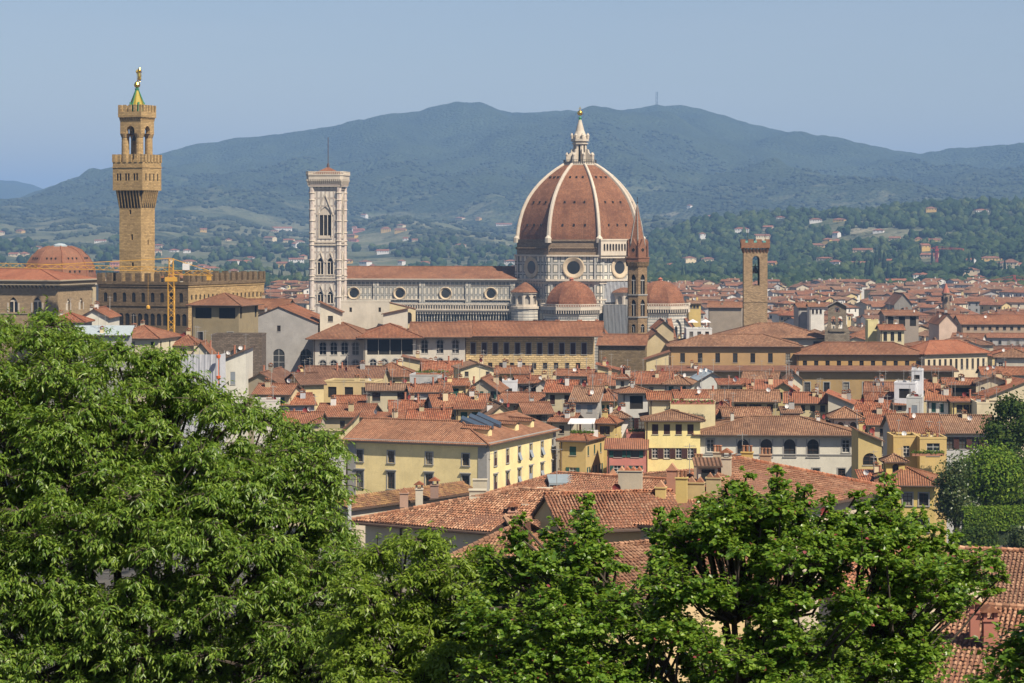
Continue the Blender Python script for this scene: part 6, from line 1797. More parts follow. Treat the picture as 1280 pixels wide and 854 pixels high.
# ---- far right middle: long roofs between the ochre palace and the far town
Hs('cream house at the right edge with a brown hipped roof beside the ochre palace', 1246, 1290, 446, 436, 26, 'h', (.55,.5,.4), 'old', D=640, rows=[(1.5,2,1.2,2.2,0,'white')], group=G_)
Hs('long low brown roof at the right edge above the satellite dishes', 1230, 1290, 468, 459, 22, 'g', (.5,.44,.34), 'mid', D=620, dish=3, group=G_)
Hs('very long cream building with a terracotta roof at the right edge of the far town', 1203, 1290, 405, 394, 26, 'g', (.36,.27,.19), 'mid', D=930, d=20, rows=[(1,9,1.2,1.4)], siderows=[], group=None)
Hs('cream gabled house with a green shuttered side left of the very long building', 1174, 1196, 404, 392, 26, 'e', (.55,.42,.33), 'mid', D=900, d=22, rows=[], siderows=[], group=None)
Hs('pale yellow rooftop tower block behind the bell gable', 1085, 1098, 401, 391, 26, 'f', (.62,.55,.28), D=800, d=6, rows=[], siderows=[], group=None)
Hs('pale yellow house with a dark veranda right of the yellow rooftop block', 1101, 1130, 412, 406, 26, 'g', (.6,.52,.32), 'mid', D=790, d=9, rows=[(.8,3,1.2,3,0,'plain')], group=None)
Hs('brown roofed loft with an open dark gallery behind the bell gable', 1107, 1148, 394, 388, 28, 'g', (.3,.25,.2), 'mid', D=850, d=14, rows=[(.5,5,2.2,3.4,0,'void')], siderows=[], group=None)
Hs('white villa with a red hipped roof among the roofs left of the bell gable', 1012, 1030, 383, 378.5, 26, 'g', (.62,.6,.54), 'mid', D=960, d=8, rows=[(1.2,3,.9,1.8)], siderows=[], group=None)
Hs('grey walled long house left of the white villa', 998, 1014, 384, 379, 26, 'g', (.36,.34,.31), 'mid', D=970, d=16, rows=[], siderows=[], group=None)
Hs('plain brown hall with a yellow end wall left of the square tower', 886, 926, 384, 377.5, 26, 'g', (.31,.26,.2), 'mid', D=960, rot=-8, rows=[], siderows=[], group=None)
Hs('bright yellow house with a tan roof beside the right tribune dome', 860, 876, 379, 374.5, 24, 'g', (.6,.44,.14), 'tan', D=1100, rows=[(1,3,1.2,1.5)], group=None)
Hs('white roof terrace bar with two parasols right of the thin spire', 858, 890, 412, 411, 30, 'f', (.6,.6,.58), D=700, d=9, rows=[(.6,6,1.1,1.5)], siderows=[], chim=0, group=None)
for xx in (866, 882):
    pt = thing('parasol', 'white square parasol on the roof terrace, the %s one' % ('left' if xx < 870 else 'right'), 'parasol', (WX(xx,703), 703, WZ(412,703)-.5), group='parasols on the roof terrace')
    MB().lathe(0,0,[(2.1,2.6),(2.0,2.75),(.15,3.5)],4,0,rad(45)).build('canopy', M_dishw, pt); MB().beam((0,0,0),(0,0,3.6),.1).build('pole', M_iron, pt)
Hs('church with a grey stepped gable front among the far roofs', 1118, 1140, 380, 367, 26, 'e', (.23,.215,.19), 'mid', D=1250, d=30, rows=[(2,1,3,3,1)], siderows=[], name='far_church', cat='church', chim=0, dish=0, aer=0, group=None)
ft = thing('slim_tower', 'slim octagonal church tower with a red conical spire among the far roofs', 'bell tower', (WX(1182.5,1300),1300,0))
MB().lathe(0,0,[(2.0,0),(2.0,WZ(368,1300)),(2.4,WZ(367.5,1300)),(2.4,WZ(366,1300))],8).build('shaft', masonry('slim_stone',(.27,.2,.14)), ft)
MB().lathe(0,0,[(2.2,WZ(366,1300)),(.1,WZ(354,1300))],8).build('spire', plain('spire_red',(.33,.12,.08)), ft)
for (a, b) in ((0,1),(1,0),(-1,0)): MB().box(a*2-.5,-b*2-.5,WZ(377,1300),a*2+.5,-b*2+.5,WZ(371,1300)).build('opening', M_dark, ft)

# ---- palace end wing seen along its length
t = thing('palace_end_wing', 'cream palace end wing seen at a slant with a long row of narrow windows', 'palace', (WX(1156,684), 684, 0), rad(-64))
L_ = 22; w_ = 12; he = WZ(441,684)
m = MB(); hs = rrect_holes(L_, he-8-5.0, 11, .85, 3.0, 0, 1.0)
m.wall((0,0,8),(0,1,0),L_,he-8,hs,0,.3); m.wall((-w_,0,8),(1,0,0),w_,he-8); m.wall((0,L_,8),(-1,0,0),w_,he-8); m.wall((-w_,L_,8),(0,-1,0),L_,he-8); m.build('wall', stucco((.60,.50,.33)), t)
for h in hs: link('window', win_mesh(.85,3.0,0,'plain'), t, (0,(h[0]+h[2])/2,h[1]+8), math.pi/2)
q = MB(); slab_roof(q, roof_faces('H', w_, L_, he, 3.0, .9, -w_/2, 0)); q.build('roof', [TILE['new'], M_gutter], t)
FOOT.append((WX(1180,700), 705, 18))

# ------------------------------------------------------------ filler town (each house its own object), then far rooftops
rg = random.Random(5)
WALLS = [((.64,.57,.42),'cream'),((.66,.63,.56),'white'),((.57,.45,.22),'yellow'),((.60,.58,.54),'white'),((.45,.36,.22),'ochre'),((.40,.39,.37),'grey'),((.50,.43,.32),'beige')]
ROOFS = [('mid','terracotta'),('red','red'),('old','weathered'),('brown','brown'),('tan','tan'),('mid','terracotta')]
def zone(px, D):
    h_ = 'left of marble tower' if px < 387 else 'above yellow palace' if px < 560 else 'below sandstone palace' if px < 700 else 'below great dome' if px < 800 else \
         'near thin spire' if px < 880 else 'near square tower' if px < 960 else 'near bell gable' if px < 1060 else 'right of bell gable' if px < 1130 else \
         'near slim spire' if px < 1200 else 'near right edge'
    v = 'nearest roofs' if D < 560 else 'near roofs' if D < 640 else 'mid town' if D < 1000 else 'farther town' if D < 1350 else 'far town'
    return v + ' ' + h_
LABS = {}
def filler_label(kind, wn, rn, W, d, px, D, extra):
    sz = 'long' if W > 21 else 'wide' if W > 15 else 'small' if W < 10.5 else 'plain'
    k = {'g':'ridged','h':'hipped','e':'gable-fronted','s':'lean-to'}[kind]
    l = '%s %s house, %s %s roof%s, %s' % (sz, wn, k, rn, extra, zone(px, D))
    LABS[l] = LABS.get(l, 0)+1
    return l
cand = []
def ok(x, y, r):
    for a, b, q in FOOT:
        if (a-x)**2 + (b-y)**2 < (q+r)**2: return False
    return True
BIG = [(WX(176,700), 722, 30),(WX(176,715),712,8),(DX,DD,52),(DX-55,DD,32),(DX-85,DD,32),(DX-115,DD,32),(WX(406,1060),1067,12),(WX(797,790),795,8),(WX(944,800),804,9),(WX(1046,735),736,5),(WX(30,760),775,32),(WX(75,1010),1010,20),(WX(214,610),610,4)]
FOOT += BIG
al = rad(-9)
def cell_pos(i, j, sp): 
    a, b = i*sp, j*sp
    return a*math.cos(al)-b*math.sin(al), 400+a*math.sin(al)+b*math.cos(al)
for j in range(0, 170):
    for i in range(-70, 110):
        sp = 17.5
        x, y = cell_pos(i, j, sp)
        if y > 960:
            sp = 13.0; x, y = cell_pos(i, j, sp); y += 150
            if y < 960: continue
        x += rg.uniform(-2.5,2.5); y += rg.uniform(-2.5,2.5)
        if y < 432 or y > 2080: continue
        px = 640+F*x/y
        if px < -30 or px > 1310: continue
        if y < 560 and px < 330: continue
        if i % 5 == 0 and y > 900: continue                  # streets
        cand.append((y, x, px))
cand.sort()
made = 0; stuff = []
for y, x, px in cand:
    near = y < 950
    W = rg.choice([9,11,13,15,17,20,24]) if near else rg.choice([8,9,10,12,14,17,22,28])
    d = rg.uniform(9,13) if near else rg.uniform(8,12)
    r = max(W, d)/2*(.8 if near else .72)
    if not ok(x, y+d/2, r): continue
    he = (rg.uniform(10,14.5) if y < 640 else rg.uniform(11,19)) if near else rg.uniform(8,19)
    if 660 < y < 1000 and px > 1000: he = rg.uniform(13,22)
    # leave out what the photo shows nothing of: hidden behind the cathedral, the palaces and the hill trees
    top_y = HY + (H-he-4)*F/y
    if y < 640 and px > 1165 and top_y > 540: continue
    hid = (px < 386 and y < 1500 and top_y > 376) or (436 < px < 640 and y > 690) or (640 < px < 845 and y > 640 and y < 2700 and top_y > 352) or (384 < px < 440 and y > 640) or (y > 705 and y < 1000 and 120 < px < 742) or (px < 120 and y > 560) 
    hid = hid or (735 < px < 1240 and 575 < y < 700) or (835 < px < 1240 and 690 < y < 860 and top_y > 430)
    hid = hid or (386 > px > 340 and top_y > 385) or (px < 338 and y < 2700 and top_y > 345)
    if hid: continue
    FOOT.append((x, y+d/2, r*.95))
    kind = rg.choice('ggghhe'); wi = rg.choice(WALLS); rf = rg.choice(ROOFS)
    rz = al + rg.uniform(-.2,.2) + rg.choice([0,0,-.45,-.7,-.9,.35,.8])
    rise = (W if kind == 'e' else min(W,d) if kind == 'h' else d)/2*rg.uniform(.28,.36)
    if made < 285:
        ch = rg.choice([1,1,2]) if y < 1500 else 0; di = rg.choice([0,0,1]) if y < 800 else 0
        ex = '' if not ch else (', one chimney' if ch == 1 else ', two chimneys')
        zb = terrain(x, y)-1
        det = 2 if y < 640 else 1
        lb = filler_label(kind, wi[1], rf[1], W, d, px, y, ex)
        rows = [(1.2+3.3*q, max(1,int(W/3.4)), 1.0, 1.5, 0, 'plain', rg.choice([None,M_green,M_brown]) if det == 2 else None, 'mix') for q in range(2 if y < 1300 else 1)]
        build_house('house', lb, 'house', x, y, zb, W, d, he, kind, rise, wi[0], rf[0], rz, rows=rows, siderows=[(1.2,2,1.0,1.5)] if y < 1300 else None, group='houses of the old town', chim=ch, dish=di, aer=rg.choice([0,1]) if y < 700 else 0, rnd=rg, detail=det)
        made += 1
    else:
        stuff.append((x, y, W, d, he, kind, rise, wi[0], rf[0], rz))
print('filler houses', made, 'rest', len(stuff))
# the rest of the far town is one mass
ms = MB(); mats = []; idx = {}
def mi_of(m):
    if m.name not in idx: idx[m.name] = len(mats); mats.append(m)
    return idx[m.name]
for (x, y, W, d, he, kind, rise, wc, rf, rz) in stuff:
    q = MB(); box_walls(q, W, d, 0, he, mi=0)
    if kind == 'e': q.poly([(-W/2,0,he),(W/2,0,he),(0,0,he+rise)])
    if kind == 'g':
        q.poly([(W/2,0,he),(W/2,d,he),(W/2,d/2,he+rise)]); q.poly([(-W/2,d,he),(-W/2,0,he),(-W/2,d/2,he+rise)])
    slab_roof(q, roof_faces(kind, W, d, he, rise, .6), .25, 1, 2, False)
    for z in (he-2.8, he-6.2):
        n = int(W/3.6)
        for i in range(n):
            u = -W/2+1.6+i*(W-3.2)/max(1,n-1)
            q.poly([(u-.5,-.05,z),(u+.5,-.05,z),(u+.5,-.05,z+1.6),(u-.5,-.05,z+1.6)],3)
    for s_ in (3.0, 8.0): q.poly([(W/2+.05,s_-.5,he-2.8),(W/2+.05,s_+.5,he-2.8),(W/2+.05,s_+.5,he-1.2),(W/2+.05,s_-.5,he-1.2)],3)
    if rg.random() < .6: q.box(1,d*.4,he,1.9,d*.4+.8,he+rise+1.2,0)
    c, s = math.cos(rz), math.sin(rz)
    mm = [mi_of(stucco(wc)), mi_of(TILE[rf]), mi_of(M_gutter), mi_of(M_glass)]
    o = len(ms.v)
    ms.v.extend([(x+a*c-b*s, y+a*s+b*c, z) for a, b, z in q.v]); ms.f.extend([tuple(i+o for i in f) for f in q.f]); ms.m.extend([mm[k] for k in q.m])
o = ms.build('distant_rooftops', mats); o['kind'] = 'stuff'; o['label'] = 'dense mass of distant red roofs at the foot of the hills'

# villas on the slopes
vil = [(1122,352,26,9,'cream block of flats with a roof box at the foot of the wood',CREAM),(1040,355,34,8,'long low white building at the left foot of the wood',WHITE),(1069,359,34,6,'long cream building with a red roof below the wood',CREAM),
 (1152,344,20,9,'white villa stepping down the wooded slope',WHITE),(1180,350,22,10,'white villa with a red pyramid roof at the foot of the wood',WHITE),(1164,332,14,6,'small white villa among pines',WHITE),(1215,352,24,8,'cream house beside the cypress row',CREAM),
 (1222,347,18,8,'brown hipped villa under the cypresses',TAN),(1262,330,18,14,'cream apartment villa at the right edge of the wood',CREAM),(1240,323,26,7,'orange row of houses on the right slope',OYEL),(1074,330,22,8,'brown palace with a long flat roof between cypresses',TAN),
 (1110,326,20,6,'red roofed farm above the cypress rows',TAN),(1030,323,20,5,'pale villa high on the middle slope',CREAM),(1020,307,20,7,'ochre castle-like villa on the wooded slope',OYEL),(1046,302,12,9,'orange tower villa on the slope',OYEL),
 (1148,299,8,7,'small orange house alone on the upper slope',OYEL),(1118,298,14,6,'brown farmhouse on the upper slope',TAN),(1078,313,24,7,'brown red block on the middle slope',TAN),(975,272,10,5,'white house near the crest of the wooded hill',WHITE),(1048,275,14,6,'ochre villa on the crest of the wooded hill',OYEL),
 (962,346,10,6,'small white house below the square tower trees',WHITE),(893,347,10,7,'small pink house in the trees left of the square tower',PINK),(1168,300,14,5,'yellow house high on the right slope',YEL),(1228,263,16,5,'white roofs near the right crest',WHITE),
 (52,316,14,8,'white villa on the left slope with cypresses',WHITE),(28,318,9,8,'tall cream house on the far left slope',CREAM),(46,310,14,6,'pair of white roofs on the left slope',WHITE),(125,301,14,4,'white farmhouse left of the palace tower',WHITE),
 (16,318,12,6,'low cream farm at the left edge slope',CREAM),(352,286,26,6,'white hillside monastery left of the marble bell tower',WHITE),(342,289,10,4,'small pale house left of the hillside monastery',CREAM),(448,288,14,6,'pink villa right of the marble bell tower',PINK),
 (482,287,12,8,'orange villa on the slope above the nave',OYEL),(500,288,14,6,'ochre farm right of the orange villa',OYEL),(473,314,10,5,'small tan villa in the olive groves',TAN),(374,307,12,4,'white villa beside the marble bell tower',WHITE),(466,332,6,5,'tiny white house above the nave roof',WHITE),
 (630,281,20,5,'white villa left of the dome',WHITE),(640,336,10,10,'orange house beside the left foot of the dome',OYEL),(575,306,12,4,'tan farmhouse above the nave',TAN),(440,300,12,5,'pink farmhouse above the nave end',PINK),(520,300,10,4,'tan house in the groves above the nave',TAN),
 (236,345,34,8,'pale block of flats behind the palace battlements',PALE),(150,330,26,9,'pinkish block of flats behind the palace tower',PINK),(360,357,30,5,'brown factory roof at the foot of the left hills',TAN),(286,300,8,5,'small cream house right of the palace tower',CREAM),
 (100,340,24,5,'cream row houses behind the crane jib',CREAM),(216,313,10,5,'white house in the left groves',WHITE),(310,322,12,4,'pale farm in the groves before the bell tower',PALE),(855,358,20,6,'white row of houses at the wood edge right of the dome',WHITE),(880,362,18,6,'cream apartment row right of the dome',CREAM),
 (905,360,18,6,'tan roofed row at the wood edge',TAN),(1000,350,22,5,'red roofed row at the wood edge right of the square tower',CREAM),(1240,372,40,10,'long grey office block at the right edge of the town',GREY),(1195,372,26,8,'cream office block with a red roof beside the long grey one',CREAM)]
VPOS = []
for px, y, wp, hp, lb, c in vil:
    y = y+hp/2
    D = find_D(px, y) if y < 356 else (H-1)*F/(y+2-HY)
    s = D/F; W = wp*s; he_ = hp*s*.72; X = WX(px, D); zb = WZ(y, D)-1.0; VPOS.append((X, D, W/2+7))
    build_house('hillside_villa', lb, 'villa', X, D, zb-3, W, min(14, W*.8+4), zb+he_, rg.choice('ghh'), max(1.5,hp*s*.28), c, rg.choice(['mid','red','mid']), rad(rg.uniform(-25,10)),
                rows=[(1.2+3.3*q, max(2,int(W/4.2)), 1.3, 1.7) for q in range(max(1,int(he_/4)))], siderows=[(1.2,2,1.2,1.6)], group='villas on the hillsides', detail=1, rnd=rg)
for i in range(70):
    px = rg.uniform(0,1280); y = rg.uniform(262,345) if px > 800 else rg.uniform(268,338)
    if rg.random() < .35: y = rg.uniform(328,350)
    D = find_D(px, y); X = WX(px, D); W = rg.uniform(9,26); c = rg.choice([WHITE,WHITE,WHITE,CREAM,CREAM,TAN,OYEL]); zb = terrain(X, D); VPOS.append((X, D, W/2+5))
    build_house('hillside_villa', 'small pale villa scattered among trees on the far slopes', 'villa', X, D, zb-3, W, min(14, W*.8+3), zb+rg.uniform(5,9), rg.choice('ghh'), 2.2, c, rg.choice(['mid','red']), rad(rg.uniform(-40,20)),
                rows=[(1.2, max(2,int(W/4.2)), 1.3, 1.7)], siderows=None, group='small villas scattered on the slopes', detail=1, rnd=rg)
tm = thing('radio_mast', 'thin lattice radio mast on the mountain crest', 'mast', (WX(821,9500), 9500, 560))
m = MB(); lattice(m, (0,0,0), (0,0,WZ(115,9500)-560), 7.0, 12); m.build('lattice', M_iron, tm)
# ------------------------------------------------------------ near roofs of real barrel tiles
def barrel(poly, tile='old', p=.30, c=.42, rnd=None, name='tiles', parent=None, origin=None):
    """Covers a flat roof polygon (world coords, CCW from above) with overlapping barrel tiles."""
    P = [Vector(q) for q in poly]
    n = (P[1]-P[0]).cross(P[2]-P[1]).normalized()
    if n.z < 0: n = -n
    U = Vector((-n.y, n.x, 0)).normalized(); Vv = n.cross(U)
    if Vv.z < 0: Vv = -Vv; U = -U
    O = P[0]; q2 = np.array([((q-O).dot(U), (q-O).dot(Vv)) for q in P])
    u0, v0 = q2.min(0); u1, v1 = q2.max(0)
    us = np.arange(math.floor(u0/p)*p, u1+p, p); vs = np.arange(v0, v1+c, c)
    uu, vv = np.meshgrid(us, vs); uu = uu.ravel(); vv = vv.ravel()
    inside = np.zeros(len(uu), bool); m = len(q2)
    cx, cv = uu, vv+c*.3
    for i in range(m):
        (xa, ya), (xb, yb) = q2[i], q2[(i+1) % m]
        if abs(yb-ya) < 1e-9: continue
        hit = ((ya > cv) != (yb > cv)) & (cx < (xb-xa)*(cv-ya)/(yb-ya)+xa)
        inside ^= hit
    uu = uu[inside]; vv = vv[inside]; N = len(uu)
    sag = np.array([noise.noise(Vector((a_*.12, b_*.2, P[0].x)))*.16+noise.noise(Vector((a_*.5, b_*.5, 3.0)))*.05 for a_, b_ in zip(uu, vv)]) if N else 0
    uu = uu + NR.normal(0, .018, N); vv = vv + NR.normal(0, .03, N); lift = np.abs(NR.normal(0, .012, N)); tw = NR.normal(0, .02, N)
    k = 5; an = np.linspace(0, math.pi, k)
    lo = np.stack([np.cos(an)*-.105, np.sin(an)*.10], 1); hi = np.stack([np.cos(an)*-.085, np.sin(an)*.075], 1)
    V_ = np.zeros((N, 2*k, 3))
    On = np.array(O); Un = np.array(U); Vn = np.array(Vv); Nn = np.array(n)
    for j in range(k):
        for half, pr, dv, dn in ((0, lo, 0.0, .045), (1, hi, c*1.12, .0)):
            a = uu + pr[j,0] + (tw*c if half else 0); b = vv + dv; h = pr[j,1] + dn + lift + sag
            V_[:, half*k+j] = On + a[:,None]*Un + b[:,None]*Vn + h[:,None]*Nn
    base = (np.arange(N)*2*k)[:,None]
    fs = [[j, j+1, k+j+1, k+j] for j in range(k-1)]
    Fc = np.concatenate([base + np.array(f)[None] for f in fs], 0)
    me = np_mesh(name, V_.reshape(-1,3), Fc, 4, [TILE_R[tile]], smooth=False, uv=True)
    return link(name, me, parent)

def tiled_roof(t, faces, tile, th=.22):
    """faces in world coordinates: base sheet plus tiles; t is the house (at the origin)"""
    m = MB(); slab_roof(m, faces, th, 0, 1, False)
    ro = m.build('roof', [plain('tile_channels', (.17,.085,.055)), M_gutter], t)
    for f in faces: barrel(f, tile, parent=ro)
    cnt = {}
    key = lambda p: tuple(round(c, 2) for c in p)
    for f in faces:
        for a, b in zip(f, list(f[1:])+[f[0]]):
            k = tuple(sorted((key(a), key(b)))); cnt[k] = cnt.get(k, 0)+1
    r = MB()
    for (a, b), c in cnt.items():
        if c > 1:
            A, B = Vector(a), Vector(b); L = (B-A).length; n_ = max(1, int(L/.42))
            for i in range(n_):
                p0 = A.lerp(B, i/n_)+Vector((0,0,.12)); p1 = A.lerp(B, (i+1.1)/n_)+Vector((0,0,.09)); r.beam(p0, p1, .30, 0, 6, .25)
    if r.v: r.build('ridge_tiles', TILE_R[tile], ro)
    return ro
def PT(px, y, D): return (WX(px, D), D, WZ(y, D))
QG = {'g': []}
def near_house(name, label, wallc, faces, tile, walls, group=None):
    t = thing(name, label, 'house', (0,0,0), 0, group)
    m = MB()
    for (a, b, zt) in walls:
        zb = terrain((a[0]+b[0])/2, (a[1]+b[1])/2)-3
        U = Vector((b[0]-a[0], b[1]-a[1], 0)); m.wall((a[0],a[1],zb), U, U.length, zt-zb, (), 0)
    for tri in QG['g']: m.poly(tri)
    m.build('wall', stucco(wallc), t)
    ro = tiled_roof(t, faces, tile)
    return t, ro
def quad_roof(x0, x1, y_e0, y_e1, D0, D1, dep, rise, hipl=True, hipr=True):
    """front eave from px x0 (depth D0) to x1 (depth D1); the body runs back 'dep' metres. Returns faces and corner points"""
    a = Vector(PT(x0, y_e0, D0)); b = Vector(PT(x1, y_e1, D1))
    z = (a.z+b.z)/2; a.z = b.z = z
    U = (b-a).normalized(); Bk = Vector((-U.y, U.x, 0)); L = (b-a).length
    d = b+Bk*dep; c = a+Bk*dep; h = dep/2
    r0 = a+Bk*h+U*(h if hipl else 0)+Vector((0,0,rise)); r1 = b+Bk*h-U*(h if hipr else 0)+Vector((0,0,rise))
    f = [[a,b,r1,r0],[d,c,r0,r1]]
    if hipl: f.append([c,a,r0])
    if hipr: f.append([b,d,r1])
    dn = Vector((0,0,-.06)); QG['g'] = []
    if not hipl: QG['g'].append([c+U*.3+dn, a+U*.3+dn, r0+U*.3+dn])
    if not hipr: QG['g'].append([b-U*.3+dn, d-U*.3+dn, r1-U*.3+dn])
    return [[tuple(p) for p in q] for q in f], (a,b,d,c,r0,r1,U,Bk,L)
def inner(a,b,d,c,U,Bk,o=.7):
    A = a+U*o+Bk*o; B = b-U*o+Bk*o; Dd = d-U*o-Bk*o; C = c+U*o-Bk*o
    return [(A,B,a.z-.05),(B,Dd,a.z-.05),(Dd,C,a.z-.05),(C,A,a.z-.05)]
def ch_on(par, px, y, D, w, d, h, col, cap='arch', rz=0.0, drop=2.2):
    """stuccoed chimney whose top is at (px, y) at distance D"""
    m = MB(); m.box(-w/2,-d/2,-h-drop,w/2,d/2,0,0); m.box(-w/2-.08,-d/2-.08,0,w/2+.08,d/2+.08,.1,0)
    if cap == 'arch':
        n_ = max(1, int(w/.55))
        for i in range(n_):
            xc = -w/2+(i+.5)*w/n_; q = w/n_/2
            m.add([(xc-q,-d/2,.1),(xc+q,-d/2,.1),(xc,-d/2,.1+q*1.3),(xc-q,d/2,.1),(xc+q,d/2,.1),(xc,d/2,.1+q*1.3)],[(0,1,2),(5,4,3),(1,4,5,2),(3,0,2,5)],1)
    elif cap == 'roof':
        for sx in (-1,1): m.box(sx*(w/2-.1)-.1,-d/2,.1,sx*(w/2-.1)+.1,d/2,.55,0)
        m.add([(-w/2-.2,-d/2-.2,.55),(w/2+.2,-d/2-.2,.55),(w/2+.2,d/2+.2,.55),(-w/2-.2,d/2+.2,.55),(0,-d/2-.2,.95),(0,d/2+.2,.95)],[(0,1,4),(2,3,5),(1,2,5,4),(3,0,4,5),(0,3,2,1)],1)
    elif cap == 'pots':
        for i in range(3): m.lathe(-w/2+w*(i+.5)/3,0,[(.13,.1),(.12,.6),(.17,.65),(.17,.72)],8,1)
    return m.build('chimney', [stucco(col), TILE_R['red']], par, PT(px, y, D), rz)

# N1: the wide roof before the yellow palace, its eave above the tree tops
fs, (a,b,dd,cc,r0,r1,U,Bk,L) = quad_roof(440, 700, 655.5, 667, 226, 214, 15.5, 3.0, True, False)
rk = r0+U*6.0; fs = [[tuple(rk) if q == tuple(r0) else q for q in f_] for f_ in fs]; QG['g'] = [QG['g'][-1]]
t1, ro1 = near_house('tiled_roof_house', 'cream house with a wide weathered barrel tiled roof and dormer just above the trees', (.66,.57,.42), fs, 'old', inner(a,b,dd,cc,U,Bk,.9))
ch_on(ro1, 681, 611, 226, 1.35, .8, 2.0, (.50,.44,.33), 'flat'); ch_on(ro1, 597, 613, 232, 1.6, 1.3, 1.4, (.50,.45,.34), 'flat'); ch_on(ro1, 641, 640, 221, .8, .6, .8, (.5,.3,.22), 'roof'); ch_on(ro1, 657, 631, 222, .6, .6, 1.2, (.48,.42,.33), 'arch')
g = MB(); g.beam(a+Vector((0,-.1,-.2)), b+Vector((0,-.1,-.2)), .2, 0, 6); p = a+U*5+Bk*.8; g.beam((p.x,p.y,a.z-.4),(p.x,p.y,a.z-12),.14); p = a+U*6.2+Bk*.8; g.build('gutter', M_gutter, t1)
m = MB(); p = a+U*1.8; q = MB()
for uu in (2.6, 9.6, 14.2):
    P_ = a+U*uu+Bk*.88; o = link('window', win_mesh(1.3,1.8,0,'plain'), t1, (P_.x,P_.y-.02,a.z-3.2), math.atan2(U.y,U.x)); 
dm = MB().box(-.7,-.8,-2.2,.7,.8,.0).build('dormer', stucco((.55,.49,.38)), ro1, PT(596, 620, 226)); MB().box(-.35,-.84,-1.2,.35,-.803,-.35).build('opening', M_dark, dm)
# N2: ragged long roof strip behind it, left
fs, (a,b,dd,cc,r0,r1,U,Bk,L) = quad_roof(438, 600, 636, 615, 262, 280, 5, .8, False, False)
t2, ro2 = near_house('old_roof_house', 'long low house with a ragged lichen covered tile roof left of the dormer roof', (.5,.43,.33), fs, 'lichen', inner(a,b,dd,cc,U,Bk,.5))
ch_on(ro2, 505, 617, 266, .9, .8, .6, (.42,.27,.2), 'arch', 0, .9); ch_on(ro2, 524, 612, 268, .8, .7, .9, (.5,.45,.36), 'roof', 0, .9); ch_on(ro2, 543, 607, 271, .9, .8, .5, (.3,.2,.16), 'roof', 0, .9); ch_on(ro2, 437, 626, 256, .35, .35, 1.0, (.5,.5,.5), 'flat')
ch_on(ro2, 600, 600, 272, 1.6, 1.0, 2.2, (.52,.46,.34), 'flat')
# N3: red roof with the big solar panel
fs, (a,b,dd,cc,r0,r1,U,Bk,L) = quad_roof(604, 800, 624, 628, 262, 252, 12, 2.2, True, False)
t3, ro3 = near_house('red_roof_house', 'house with a freshly laid red barrel tile roof carrying a solar water panel', (.5,.43,.33), fs, 'red', inner(a,b,dd,cc,U,Bk,.6))
m = MB(); c0 = Vector(PT(706, 598, 262)); ux = Vector((.97,.18,0)); vx = Vector((-.1,.9,.33))
pts = [c0-ux*1.9-vx*1.1, c0+ux*1.9-vx*1.1, c0+ux*1.9+vx*1.1, c0-ux*1.9+vx*1.1]; dn = Vector((0,0,-.25))
m.add(pts+[p+dn for p in pts],[(0,1,2,3),(4,5,1,0),(5,6,2,1),(6,7,3,2),(7,4,0,3)],0)
for p in pts: m.beam(p+dn, p+Vector((0,0,-1.6)), .08, 0)
m.build('solar_panel', [plain('pale_panel_glass',(.22,.26,.28),.25)], ro3)
ch_on(ro3, 788, 589, 246, 2.4, 1.2, 2.6, (.47,.40,.30), 'arch', rad(-8)); ch_on(ro3, 766, 594, 262, 1.0, .9, 1.0, (.4,.3,.2), 'arch')
link('satellite_dish', dish_mesh(M_dishr, .5), ro3, PT(771, 610, 244), -.3)
# N4: brown roof between, with many chimneys
fs, (a,b,dd,cc,r0,r1,U,Bk,L) = quad_roof(800, 905, 611, 609, 282, 290, 11, 1.2, False, False)
t4, ro4 = near_house('chimney_roof_house', 'brown tiled house crowded with stuccoed chimneys left of the ventilator dormer', (.5,.43,.33), fs, 'old', inner(a,b,dd,cc,U,Bk,.6))
link('satellite_dish', dish_mesh(M_dishr, .6), ro4, PT(922, 592, 262), .3)
for px_, y_, D_ in ((928,575,280),(862,590,270),(612,600,268),(696,596,255)): link('aerial', aerial_mesh(), ro4, PT(px_, y_, D_), .4)
# N5: large red roof on the right, sloping towards the viewer, with orange walls
A_, B_, C_, D_ = Vector(PT(770,653,215)), Vector(PT(922,662,196)), Vector(PT(1122,606,262)), Vector(PT(932,571,300))
zA = B_.z
A_.z = B_.z
fs, (a,b,dd,cc,r0,r1,U,Bk,L) = quad_roof(700, 862, 662, 659, 206, 209, 10, 2.5, False, False)
t5, ro5 = near_house('orange_house', 'orange walled house with a red barrel tile roof and grey open shutters behind trees', (.60,.42,.20), fs, 'red', inner(a,b,dd,cc,U,Bk,.8))
g = MB(); g.beam(a+Vector((0,-.1,-.2)), b+Vector((0,-.1,-.2)), .2, 0, 6); g.build('gutter', M_gutter, t5)
for uu in (3.5, 6.6, 9.7, 12.6):
    P_ = a+U*uu+Bk*.78; o = link('window', win_mesh(1.1,2.0,0,'plain'), t5, (P_.x,P_.y-.03,a.z-4.6), math.atan2(U.y,U.x))
    s_ = MB()
    for sg in (-1,1):
        s_.add([(sg*.55,-.05,1.9),(sg*1.1,-.35,1.9),(sg*1.1,-.35,.05),(sg*.55,-.05,.05),(sg*.55,-.0,1.9),(sg*1.1,-.3,1.9),(sg*1.1,-.3,.05),(sg*.55,0,.05)],[(0,1,2,3),(7,6,5,4),(0,4,5,1),(3,2,6,7),(1,5,6,2)])
    s_.build('shutter', M_grey, o)
a = Vector(PT(852, 661, 205)); b = Vector(PT(1125, 613, 205*371/323)); b.z = a.z
U = (b-a).normalized(); Bk = Vector((-U.y, U.x, 0)); up = Vector((0,0,3.3)); L = (b-a).length
